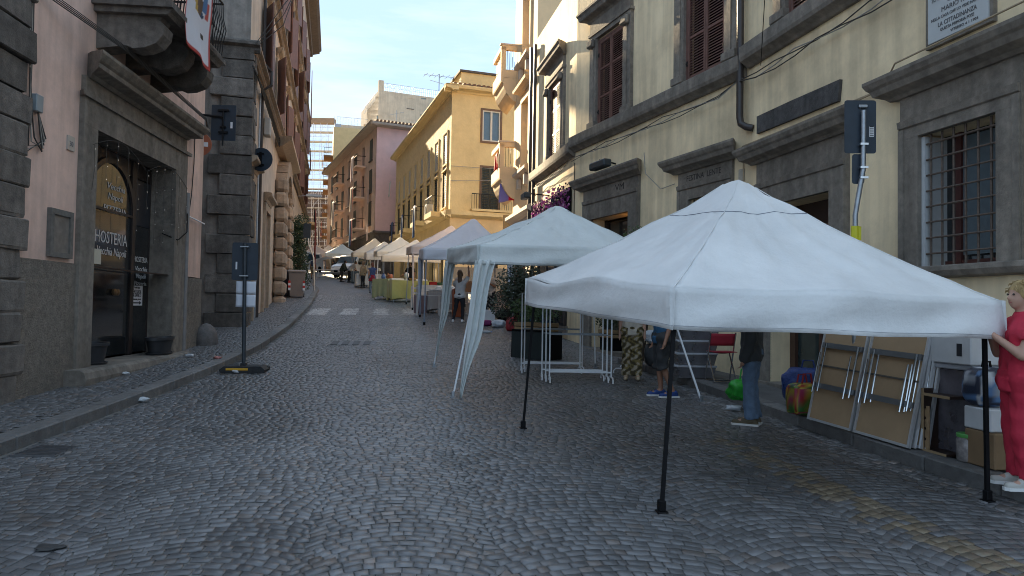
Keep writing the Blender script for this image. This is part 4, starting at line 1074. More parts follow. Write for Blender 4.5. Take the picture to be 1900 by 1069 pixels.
for z0 in (6.50, 10.22):
    # balcony wraps the far corner of the house, curved soffit
    b = MB(FD); x0, x1 = DE - .30, DE + 1.5
    sof = []
    n = 8
    for i in range(n + 1):
        t = i / n; sof.append((x0 + 0.0, .0, z0))
    pr = [(0, z0 - .80), (.12, z0 - .74), (.26, z0 - .62), (.38, z0 - .46), (.47, z0 - .28), (.53, z0 - .08), (.58, z0 - .06), (.60, z0), (.60, z0 + .42), (.50, z0 + .42), (.50, z0 + .12), (0, z0 + .12)]
    b.prism(pr, x0, x1)
    bb = b.build('balcony', m_apr, Dh)
    MB(FD).box(x0, x0 + .16, .42, .60, z0 + .42, z0 + 1.30).build('parapet_post', m_apr, bb)
    MB(FD).box(x0, x1, .42, .60, z0 + 1.18, z0 + 1.36).build('parapet_rail', m_apr, bb)
    MB(FD).box(x0, x0 + .14, .0, .42, z0 + 1.18, z0 + 1.36).build('parapet_rail', m_apr, bb)
    MB(FD).box(x0, x0 + .12, .0, .50, z0 + .1, z0 + .42).build('parapet_wall', m_apr, bb)
    MB(FD).box(x0 - .02, x0 + .16, .0, .64, z0 + 1.36, z0 + 1.42).build('coping', m_grst, bb)
    r2 = MB(FD)
    for i in range(4): r2.tube([(x0 + .06, .06 + i * .10, z0 + .42), (x0 + .06, .06 + i * .10, z0 + 1.18)], .010, 4)
    for i in range(9): r2.tube([(x0 + .25 + i * .15, .52, z0 + .42), (x0 + .25 + i * .15, .52, z0 + 1.2)], .010, 4)
    r2.build('railing', m_iron, bb)
# side wing of that house along the side street
FDs = Frame(*FD.w([DE, 0, 0])[:2], 101.8 - 78)
fx = lambda z: None
mb = MB(Frame(*FD.w([DE, 0, 0])[:2], 11.8)); mb.box(0, 9, -1.2, 0, 0, 18.5); mb.build('side_wing', m_apr, Dh) if False else None
cloth('flag', 'red and purple blue flag under the lower curved balcony of the corner house', 'flag', Frame(.17, 26.2, 182), 0, .70, 5.62, 6.30, .0, m_attrcloth, cols=lambda u, v: (.60, .015, .03) if u < .5 else (.20, .18, .42), slant=.04, wav=.03)
cloth('flag', 'small red cloth on the lower curved balcony of the corner house', 'flag', FD, DE - .1, DE + .4, 6.9, 7.5, .64, M('bright red cloth', (.6, .03, .03), .8, .1, 5, sub=.2))

# ================================================================== YELLOW HOUSE
YC = (-3.87, 42.0)
FYl = Frame(*YC, 108.5); FYr = Frame(*YC, 198.5)
Yh = thing('yellow_house', 'yellow three storey house on the far street corner, raking sun on its side', 'building', (YC[0], YC[1], 2.5))
m_yel = M('yellow plaster', (.70, .545, .28), .9, .07, 1.6, bump=.3, bscale=9, stain=.14, bdist=.05)
m_yels = M('rough yellow stucco', (.72, .56, .30), .9, .12, 5, bump=1.0, bscale=5.0, stain=.1, bdist=.12)
zb_, ze_ = FYl.z(831, 398), FYl.z(832, 180)
LY = 21.5
winy = []
hl = []
for i in range(8):
    s = 1.0 + i * 2.55
    hl += [(s, s + 1.0, 10.2, 12.5, .25), (s, s + 1.0, zb_ + .55, zb_ + 3.2, .25)]
mb = MB(FYl); wall(mb, 0, LY, zb_, ze_ + .3, hl); mb.build('stucco_wall', m_yels, Yh)
mb = MB(FYl); gh = [(1.5 + i * 3.0, 3.2 + i * 3.0, 2.4, 4.9 + (i % 2) * .5, .3) for i in range(6)]
wall(mb, 0, LY, 1.5, zb_, gh, .3); shell(mb, 0, LY, 1.5, ze_ + 1.0, .05, top=False) if False else None
mb.build('ground_wall', m_yel, Yh)
for h in gh: MB(FYl).box(h[0], h[1], -.29, -.25, h[2], h[3]).build('shop_opening', m_glassd, Yh)
# front (towards the camera)
a0, a1 = FYr.s(895, 230), FYr.s(928, 230); z0, z1 = FYr.z(900, 262), FYr.z(900, 205)
d0, d1 = FYr.s(893, 350), FYr.s(924, 350); zd0, zd1 = FYr.z(900, 392), FYr.z(900, 311)
hr = [(a1, a0, z0, z1, .2), (d1, d0, zd0, zd1, .3)]
mb = MB(FYr); wall(mb, -14, 0, zb_, ze_ + .3, hr); mb.build('front_wall', m_yel, Yh)
g0, g1 = FYr.s(898, 430), FYr.s(925, 430)
mb = MB(FYr); wall(mb, -14, 0, 1.5, zb_, [(g1, g0, 2.5, 6.0, .3), (-9, -7.4, 2.5, 5.8, .3)]); mb.build('front_ground_wall', M('tan yellow plaster', (.68, .51, .28), .9, .07, 2, stain=.15), Yh)
MB(FYr).box(g1, g0, -.3, -.25, 2.5, 6.0).build('shop_opening', m_glassd, Yh)
MB(FYr).box(-14, 0.05, .0, .06, 1.5, 4.0).build('grey_dado', M('grey dado', (.26, .22, .17), .9, .12, 4, stain=.2), Yh)
MB(FYr).box(FYr.s(872, 250), FYr.s(945, 250), 0, .05, zb_ + .3, FYr.z(905, 187)).build('raised_panel', m_yel, Yh) if False else None
# body and roof
mb = MB(FYl); mb.box(.4, LY, -14, -.32, 1.5, ze_ + .25); mb.build('body', m_yel, Yh)
mb = MB(FYl); cornice(mb, -.5, LY + .5, ze_, [(.05, 0), (.12, .1), (.45, .18), (.50, .30), (.50, .38), (.05, .42)], ret=False); mb.box(-.5, LY + .5, -.3, 0.02, ze_ + .05, ze_ + .40)
mb.build('eave', m_yel, Yh)
mb = MB(FYr); cornice(mb, -14, .5, ze_, [(.05, 0), (.12, .1), (.45, .18), (.50, .30), (.50, .38), (.05, .42)], ret=False); mb.build('eave', m_yel, Yh)
mb = MB(FYl); mb.box(.6, LY - .4, -13, -.7, ze_ + .3, ze_ + 1.55); at_ = mb.build('attic', m_yel, Yh)
MB(FYl).box(.5, LY - .3, -13.1, -.6, ze_ + 1.55, ze_ + 1.68).build('coping', M('dark coping', (.10, .085, .075), .9, .25, 5), at_)
m_tile = M('roof tiles', (.17, .10, .065), .9, .35, 8, bump=.6, bscale=12)
for i in range(46):
    MB(FYr).tube([(-13.8 + i * .305, .48, ze_ + .42), (-13.8 + i * .305, -.55, ze_ + .62)], .11, 6).build('roof_tile', m_tile, Yh)
# belt course and corner balconies
mb = MB(FYl); cornice(mb, -.35, LY, zb_ - .25, [(.05, 0), (.25, .1), (.35, .16), (.35, .42), (.05, .46)], ret=False); mb.build('belt_course', m_yel, Yh)
mb = MB(FYr); cornice(mb, -14, .35, zb_ - .25, [(.05, 0), (.25, .1), (.35, .16), (.35, .42), (.05, .46)], ret=False); mb.build('belt_course', m_yel, Yh)
m_shw = M('pale shutter', (.55, .53, .47), .6, .08, 10); m_shg = M('dark green shutter', (.035, .04, .03), .6, .2, 10)
for i, h in enumerate(hl):
    up = h[2] > 9
    w = MB(FYl).box(h[0] - .12, h[0], 0, .05, h[2] - .1, h[3] + .1).box(h[1], h[1] + .12, 0, .05, h[2] - .1, h[3] + .1).box(h[0] - .12, h[1] + .12, 0, .055, h[3], h[3] + .12).box(h[0] - .15, h[1] + .15, 0, .12, h[2] - .12, h[2] - .02).build('window', m_yel, Yh)
    MB(FYl).box(h[0], h[1], -.25, -.22, h[2], h[3]).build('pane', m_glassd, w)
    m_ = m_shw if up else m_shg; md = (h[0] + h[1]) / 2
    for a, b in ((h[0] + .01, md - .01), (md + .01, h[1] - .01)):
        leaf(FYl, w, a, b, h[2] + .01, h[3] - .01, -.03, m_, gap=.11, rows=2)
for i, s in enumerate((1.4, 6.5, 11.6, 16.7)):
    b = MB(FYl); b.box(s - .3, s + 1.9, .3, .95, zb_ - .1, zb_ + .22); bb = b.build('balcony', m_yel, Yh)
    r2 = MB(FYl)
    for j in range(12): r2.tube([(s - .25 + j * .19, .9, zb_ + .22), (s - .25 + j * .19, .9, zb_ + 1.2)], .014, 4)
    r2.tube([(s - .28, .3, zb_ + 1.2), (s - .28, .9, zb_ + 1.2), (s + 1.88, .9, zb_ + 1.2), (s + 1.88, .3, zb_ + 1.2)], .022, 5); r2.build('railing', m_iron, bb)
    if i: cloth('flag', ('blue cloth over the nearest railing of the yellow house side', 'blue cloth over the middle railing of the yellow house side', 'blue cloth over the farthest railing of the yellow house side')[i - 1] if True else '', 'flag', FYl, s - .2, s + .6, zb_ - .9, zb_ + 1.3, .97, M('blue cloth', (.03, .075, .20), .85, .12, 5, sub=.15), group='blue cloths on the yellow house')
cloth('flag', 'white cloth at the far end of the yellow house facade', 'flag', FYl, LY - .9, LY - .1, FYl.z(727, 372), FYl.z(730, 345), .6, M('white cloth', (.7, .7, .7), .85, .05, 5, sub=.2), slant=.4)
ac = MB(FYl).cbox(3.4, 4.2, .35, .75, zb_ + .25, zb_ + 1.0, .03).build('air_conditioner', m_whitepaint, Yh)
MB(FYl).lathe([(.01, .76), (.25, .765), (.25, .75)], (3.8, 0, zb_ + .62), 12, 'y').build('fan_grille', m_iron, ac)
# front window with blue blinds, balcony door
w = MB(FYr).box(a1 - .12, a1, 0, .06, z0 - .12, z1 + .12).box(a0, a0 + .12, 0, .06, z0 - .12, z1 + .12).box(a1, a0, 0, .06, z1, z1 + .12).box(a1, a0, 0, .06, z0 - .12, z0).build('front_window', M('brown window surround', (.16, .10, .065), .8, .15, 6), Yh)
md = (a0 + a1) / 2
MB(FYr).box(a1 + .01, a1 + .08, -.1, .03, z0, z1).box(a0 - .08, a0 - .01, -.1, .03, z0, z1).box(md - .06, md + .06, -.1, .03, z0, z1).box(a1 + .08, a0 - .08, -.09, .02, z1 - .08, z1).box(a1 + .08, a0 - .08, -.09, .02, z0, z0 + .08).build('sash', m_shw, w)
for q0, q1 in ((a1 + .08, md - .06), (md + .06, a0 - .08)):
    MB(FYr).box(q0, q1, -.09, -.06, z0 + .08, z1 - .08).build('blind', M('blue blind', (.09, .17, .26), .7, .08, 8), w)
w = MB(FYr).box(d1 - .12, d1, 0, .05, zd0, zd1 + .12).box(d0, d0 + .12, 0, .05, zd0, zd1 + .12).box(d1, d0, 0, .05, zd1, zd1 + .12).build('balcony_door', MATS['brown window surround'], Yh)
leaf(FYr, w, d1 + .01, (d0 + d1) / 2 - .01, zd0 + .01, zd1 - .01, -.04, m_shg, gap=.1); leaf(FYr, w, (d0 + d1) / 2 + .01, d0 - .01, zd0 + .01, zd1 - .01, -.04, m_shg, gap=.1)
b = MB(FYr); bb = None
r0, r1 = FYr.s(875, 375, .3), FYr.s(948, 375, .3)
bb = MB(FYr).box(r1, r0, .0, .42, zb_ + .20, zb_ + .34).build('balcony', m_yel, Yh)
for j in range(18):
    q = r1 + (r0 - r1) * j / 17; MB(FYr).tube([(q, .36, zb_ + .34), (q, .36, zb_ + 1.25)], .016, 4).build('baluster', m_iron, bb)
MB(FYr).tube([(r1, .36, zb_ + 1.26), (r0, .36, zb_ + 1.26)], .026, 5).build('hand_rail', m_iron, bb)
for q in range(2):
    MB(FYr).tube([(.02, .1, zb_ + 2.9 - q * .9), (-3, .3, zb_ + 2.9 - q * .7), (-6, 1.2, zb_ + 3.6 - q * .7)], .018, 4).build('cable', m_cablew, Yh)
def antenna(label, x, y, z, h, rot=0):
    t = thing('roof_antenna', label, 'antenna', (x, y, z)); fr = Frame(x, y, rot, z)
    MB(fr).tube([(0, 0, 0), (0, 0, h)], .03, 5).build('mast', m_zinc, t)
    b = MB(fr); b.tube([(-1.1, 0, h * .8), (1.1, 0, h * .95)], .018, 4)
    for k in range(6):
        x_ = -1 + .4 * k; z_ = h * .875 + x_ * .068 * h / 1; b.tube([(x_, -.4, z_), (x_, .4, z_)], .012, 4)
    b.tube([(-.7, 0, h * .55), (.6, 0, h * .45)], .018, 4); b.build('aerial', m_zinc, t)
pa = at(814, 195, 47.0); antenna('television aerial on the yellow house roof', pa[0], pa[1], ze_ + 1.6, at(814, 140, 47.0)[2] - ze_ - 1.5, 30)

# ================================================================== PINK HOUSE
PC = (-12.85, 64.0)
FKl = Frame(*PC, 114.3); FKr = Frame(*PC, 204.3)
K = thing('pink_house', 'pink house with dark stone ground floor and flags beyond the yellow house', 'building', (PC[0], PC[1], 4.2))
m_pk = M('pink plaster', (.74, .50, .48), .92, .06, 1.2, stain=.12); m_tanpk = M('tan pink plaster', (.70, .52, .43), .92, .08, 1.5, stain=.18)
m_dkb = M('dark ground floor stone', (.13, .11, .10), .92, .3, 4, bump=.5, stain=.3)
ek, bk = FKl.z(692, 243), FKl.z(692, 432); LK = 27
hk = []
for j, (za, zb2) in enumerate(((bk + .9, bk + 3.1), (bk + 4.0, bk + 6.2), (bk + 7.1, bk + 9.1))):
    for i in range(7):
        s = 1.6 + i * 3.6; hk.append((s, s + 1.15, za, zb2, .2))
mb = MB(FKl); wall(mb, 0, LK, bk, ek + .2, hk); mb.build('wall', m_tanpk, K)
mb = MB(FKl); gk = [(1.5 + i * 4, 4 + i * 4, 4, bk - .9, .4) for i in range(6)]
wall(mb, 0, LK, 3, bk, gk); mb.build('ground_wall', m_dkb, K)
for h in gk: MB(FKl).box(h[0], h[1], -.4, -.35, h[2], h[3]).build('shop_opening', m_glassd, K)
mb = MB(FKr); mb.box(-14, 0, -.3, 0, bk, ek + .2); mb.build('side_wall', m_pk, K)
mb = MB(FKr); mb.box(-14, 0, -.3, .02, 3, bk); mb.build('side_ground_wall', m_dkb, K)
mb = MB(FKl); mb.box(0.02, LK, -13, -.42, 3, ek + .15); mb.build('body', m_pk, K)
for fr, a, b in ((FKl, -.2, LK), (FKr, -14, .2)):
    mb = MB(fr); cornice(mb, a, b, bk - .15, [(.05, 0), (.2, .08), (.2, .22), (.05, .3)], ret=False); mb.build('belt_course', m_dkb, K)
    mb = MB(fr); cornice(mb, a - .4, b + .4, ek, [(.1, 0), (.7, .1), (.75, .2), (.75, .32), (.1, .36)], ret=False); mb.build('eave', M('pale eave', (.42, .37, .33), .85, .12, 5), K)
rf = MB(FKl); rf.add([(-.8, .8, ek + .33), (LK + .3, .8, ek + .33), (LK - 4, -6.5, ek + 2.2), (5, -6.5, ek + 2.2), (-.8, -13.5, ek + .33), (LK + .3, -13.5, ek + .33)], [(0, 1, 2, 3), (0, 3, 4), (3, 2, 5, 4), (1, 5, 2)])
rf.build('roof', m_tile, K)
for i in range(40):
    MB(FKr).tube([(-13.5 + i * .35, .8, ek + .42), (-13.5 + i * .35, -.8, ek + .72)], .13, 5).build('roof_tile', m_tile, K)
for i, h in enumerate(hk):
    w = MB(FKl).box(h[0] - .1, h[1] + .1, 0, .12, h[2] - .12, h[2]).build('window', m_dkb, K)
    MB(FKl).box(h[0], h[1], -.2, -.16, h[2], h[3]).build('pane', m_glassd, w)
    if i % 7 not in (1, 3): MB(FKl).box(h[0], h[0] + .56, -.03, .04, h[2], h[3]).box(h[0] + .59, h[1], -.03, .04, h[2], h[3]).build('shutter', m_shg, w)
    if i % 7 in (1, 4):
        bb = MB(FKl).box(h[0] - .6, h[1] + .6, 0, .95, h[2] - .25, h[2] - .08).build('balcony', m_tanpk, K)
        r2 = MB(FKl); r2.tube([(h[0] - .6, 0, h[2] + .85), (h[0] - .6, .9, h[2] + .85), (h[1] + .6, .9, h[2] + .85), (h[1] + .6, 0, h[2] + .85)], .03, 5)
        for j in range(10): r2.tube([(h[0] - .6 + j * .26, .9, h[2] - .1), (h[0] - .6 + j * .26, .9, h[2] + .85)], .018, 4)
        r2.build('railing', m_iron, bb)
FLAGC = {'bw': lambda u, v: (.10, .10, .22) if u < .5 else (.6, .58, .58), 'rw': lambda u, v: (.45, .06, .07) if u < .5 else (.6, .55, .52), 'rb': lambda u, v: (.42, .05, .08) if u < .55 else (.06, .16, .35), 'pk': lambda u, v: (.58, .42, .40) if (u * 6) % 2 < 1 else (.5, .48, .60)}
for nm, key, s, z0, z1 in (('pale striped cloth on the top balcony of the pink house', 'pk', 5.4, bk + 5.6, bk + 8.1), ('red and white cloth on the middle balcony of the pink house', 'rw', 5.4, bk + 2.6, bk + 5.0), ('red and blue cloth on the lowest balcony of the pink house', 'rb', 5.5, bk - .9, bk + 1.8), ('dark blue and white cloth on the farther balcony of the pink house', 'bw', 16.0, bk + 2.2, bk + 5.0)):
    cloth('flag', nm, 'flag', FKl, s, s + 1.3, z0, z1, 1.02, m_attrcloth, cols=FLAGC[key], group='flags on the pink house')
for nm, z0 in (('narrow pale pennant below a middle window of the pink house', bk + 2.9), ('narrow pale pennant near the pink house corner above the ground floor', bk - .6)):
    cloth('pennant', nm, 'flag', FKl, 1.9, 2.5, z0, z0 + 1.5, .2, M('pale pink cloth', (.55, .42, .40), .85, .1, 5), group='pennants on the pink house')

# ================================================================== FAR BUILDINGS UP THE STREET
def slab_house(name, label, fr, L, deep, z0, z1, mat, rows, cols_, w, h, zf, side=None, mw=None):
    t = thing(name, label, 'building', tuple(fr.w([0, 0, z0])))
    hs = [(a, a + w, zf + r_ * 3.2, zf + r_ * 3.2 + h, .15) for r_ in range(rows) for a in cols_]
    m_ = MB(fr); wall(m_, 0, L, z0, z1, hs); shell(m_, 0, L, z0, z1, deep); m_.build('wall', mat, t)
    for q in hs: MB(fr).box(q[0], q[1], -.15, -.12, q[2], q[3]).build('window', mw or m_glassd, t)
    return t
m_beige = M('beige render', (.68, .56, .41), .92, .07, 1.0, stain=.18, streak=.12)
m_palewin = M('pale blind window', (.30, .36, .36), .5, .08, 6)
# tall block behind: its broad face looks towards the camera
e1 = at(703, 160, 108.0); e2 = at(816, 200, 112.0)
th = math.degrees(math.atan2(e1[1] - e2[1], e1[0] - e2[0]))
FT = Frame(e2[0], e2[1], th); LT = math.hypot(e1[0] - e2[0], e1[1] - e2[1]); zt_ = e1[2] - .6
T = thing('tall_block', 'tall beige apartment block with roof railing rising behind the pink house', 'building', (e2[0], e2[1], 8))
hs = [(FT.s(x1, y_), FT.s(x0, y_), FT.z(x0, y1), FT.z(x0, y0), .15) for x0, x1, y0, y1, y_ in ((756, 767, 182, 201, 190), (699, 709, 214, 229, 220), (722, 733, 217, 230, 220), (755, 767, 222, 232, 226), (781, 790, 181, 213, 200))]
mb = MB(FT); wall(mb, -3, LT, 8, zt_, hs); shell(mb, -3, LT, 8, zt_, 14); mb.build('wall', m_beige, T)
for q in hs:
    w = MB(FT).box(q[0], q[1], -.15, -.11, q[2], q[3]).build('window', m_palewin, T); MB(FT).box(q[0] - .12, q[1] + .12, 0, .06, q[2] - .1, q[2]).build('sill', m_dkb, w)
MB(FT).box(LT - .8, LT, -.6, .02, zt_, zt_ + 1.6).build('chimney', m_beige, T)
r2 = MB(FT)
for j in range(38): r2.tube([(-3 + (LT + 2) * j / 37, -.1, zt_), (-3 + (LT + 2) * j / 37, -.1, zt_ + 1.25)], .02, 4)
r2.tube([(-3, -.1, zt_ + 1.25), (LT - .8, -.1, zt_ + 1.25)], .035, 4); r2.tube([(-3, -.1, zt_ + .6), (LT - .8, -.1, zt_ + .6)], .02, 4); r2.build('roof_railing', m_zinc, T)
fx2 = FT.w([LT, 0, 0])
# lower wing stepping down to the left, lit on its street side
Fw = Frame(fx2[0], fx2[1], th - 90.0)
mb = MB(Fw); zw = at(665, 190, 109)[2]
mb.prism([(0, 8), (0, zt_ - .5), (-.2, zt_ - .5), (-9, zt_ - .5), (-9, 8)], .03, 9); mb.build('street_wing', m_beige, T)
for j in range(5):
    q = MB(Fw).box(1 + j * 1.4, 1.8 + j * 1.4, 0, .9 , zw - 4 + j * .4, zw - 3.8 + j * .4).build('terrace', m_beige, T)
r2 = MB(Fw)
for j in range(20): r2.tube([(.2 + j * .44, .5, zw), (.2 + j * .44, .5, zw + 1.1)], .022, 4)
r2.tube([(.2, .5, zw + 1.1), (8.6, .5, zw + 1.1)], .035, 4); r2.build('railing', m_zinc, T)
pa = at(735, 232, 100); antenna('thin television aerial in front of the tall beige block', pa[0], pa[1], at(735, 240, 100)[2] - 1, at(735, 205, 100)[2] - at(735, 240, 100)[2] + 1.0, 10)
# square beige block
e1 = at(621, 230, 98.0); e2 = at(668, 240, 99.0); th = math.degrees(math.atan2(e1[1] - e2[1], e1[0] - e2[0])); FQ = Frame(e2[0], e2[1], th); LQ = math.hypot(e1[0] - e2[0], e1[1] - e2[1])
Q = thing('square_block', 'plain beige block with blue grey edge strip between scaffold and pink house', 'building', (e2[0], e2[1], 7))
mb = MB(FQ); mb.box(-4, LQ - .9, -9, 0, 7, e1[2]); mb.build('wall', m_beige, Q)
mb = MB(FQ); mb.box(LQ - .9, LQ, -9, .02, 7, e1[2] + .05); mb.build('edge_strip', M('blue grey render', (.38, .42, .48), .9, .06, 2), Q)
r2 = MB(FQ)
for j in range(10): r2.tube([(j * .4, -.1, e1[2]), (j * .4, -.1, e1[2] + 1.1)], .02, 4)
r2.tube([(-1, -.1, e1[2] + 1.1), (LQ - .3, -.1, e1[2] + 1.1)], .03, 4); r2.build('roof_railing', m_zinc, Q)
pf = at(645, 285, 96.5)
fl_ = MB().tube([(pf[0], pf[1], at(645, 300, 96.5)[2] - 2), (pf[0], pf[1], at(645, 275, 96.5)[2])], .18, 8).ball((pf[0], pf[1], at(645, 271, 96.5)[2]), .38, 8, 6).build('flue', m_pipe, None, True); tag(fl_, 'dark chimney flue with round cap in front of the square beige block', 'chimney')
# lit balcony house on the right, farther up
e1 = at(613, 500, 91.0)
FN = Frame(e1[0], e1[1], 90 + 15.5)
N = thing('lit_house', 'golden sunlit house with tiers of balconies at the far right end of the street', 'building', (e1[0], e1[1], 6.0))
zn = at(613, 235, 91.0)[2]
mb = MB(FN); hn = [(s, s + 1.0, z, z + 2.2, .2) for s in (1.5, 6, 10.5, 15) for z in np.arange(8.5, zn - 3, 3.3)]
wall(mb, 0, 22, 4, zn, hn); shell(mb, 0, 22, 4, zn, 3.5); mb.build('wall', M('golden plaster', (.75, .56, .28), .9, .08, 2), N)
for q in hn: MB(FN).box(q[0], q[1], -.2, -.15, q[2], q[3]).build('window', m_glassd, N)
for zi, z in enumerate(np.arange(8.2, zn - 3, 3.3)):
    for s in (0.3, 9.0):
        bb = MB(FN).box(s, s + 3.4, 0, 1.2, z - .2, z).build('balcony', M('brown balcony slab', (.22, .13, .07), .85, .15, 4), N)
        r2 = MB(FN); r2.tube([(s, 0, z + 1), (s, 1.15, z + 1), (s + 3.4, 1.15, z + 1), (s + 3.4, 0, z + 1)], .04, 4)
        for j in range(9): r2.tube([(s + .42 * j, 1.15, z), (s + .42 * j, 1.15, z + 1)], .02, 4)
        r2.build('railing', m_rustiron, bb)
for nm, zz, cc in (('pink and yellow cloth high on the golden balconies', 20.5, (.6, .45, .22)), ('red cloth low on the golden balconies', 11.0, (.5, .07, .05)), ('pale orange cloth on the lowest golden balcony', 7.6, (.62, .38, .26))):
    cloth('flag', nm, 'flag', FN, .5, 2.5, zz - .5, zz + 1.6, 1.3, M('cloth ' + nm[:6], cc, .85, .2, 2, sub=.25), group='flags on the golden balconies')
# scaffolding closing the street
SY = 140.0
sl, sr = at(552, 400, SY)[0], at(616, 400, SY)[0]
S = thing('scaffold', 'tall pole scaffolding with plank decks closing the far end of the street', 'scaffolding', ((sl + sr) / 2, SY, gz(SY)))
zs0 = gz(SY); zst = at(585, 228, SY)[2]
m_pole = M('scaffold tube', (.50, .51, .53), .5, .2, 6, metal=.4); m_plank = M('scaffold plank', (.42, .38, .33), .85, .2, 4)
xs = np.linspace(sl, sr, 6); lv = np.arange(zs0 + 1.0, zst, 1.95)
for x in xs:
    for y in (SY, SY + 1.3): MB().tube([(x, y, zs0), (x, y, zst)], .045, 5).build('pole', m_pole, S)
for z in lv:
    for i in range(5): MB().box(xs[i] + .05, xs[i + 1] - .05, SY + .05, SY + 1.25, z, z + .10).build('plank', m_plank, S)
    MB().box(xs[0], xs[-1], SY - .04, SY, z + .1, z + .18).build('toe_board', m_plank, S)
    MB().tube([(xs[0], SY - .02, z + 1.0), (xs[-1], SY - .02, z + 1.0)], .03, 4).build('rail', m_pole, S)
    for i in range(5):
        if (i + int(z)) % 2: MB().tube([(xs[i], SY, z), (xs[i + 1], SY, z + 1.85)], .025, 4).build('brace', m_pole, S)
        tr = MB()
        for j in range(4): tr.tube([(xs[i] + (xs[i + 1] - xs[i]) * j / 4, SY + 1.3, z + 1.2), (xs[i] + (xs[i + 1] - xs[i]) * (j + .5) / 4, SY + 1.3, z + 1.75), (xs[i] + (xs[i + 1] - xs[i]) * (j + 1) / 4, SY + 1.3, z + 1.2)], .018, 4)
        tr.build('truss', m_pole, S)
MB().box(sl, sr, SY - .1, SY + 1.4, zst, zst + 1.0).build('top_board', M('brown hoarding', (.25, .18, .12), .85, .15, 3), S)
E1 = thing('brick_house', 'brown brick wall behind the lower half of the far scaffolding', 'building', ((sl + sr) / 2, SY + 3, gz(SY)))
zbk = at(585, 352, SY)[2]
MB().box(sl - 8, sr + 6, SY + 2.2, SY + 6, zs0 - 1, zbk).build('wall', M('dull brick', (.14, .10, .085), .9, .25, 2, stain=.3), E1)
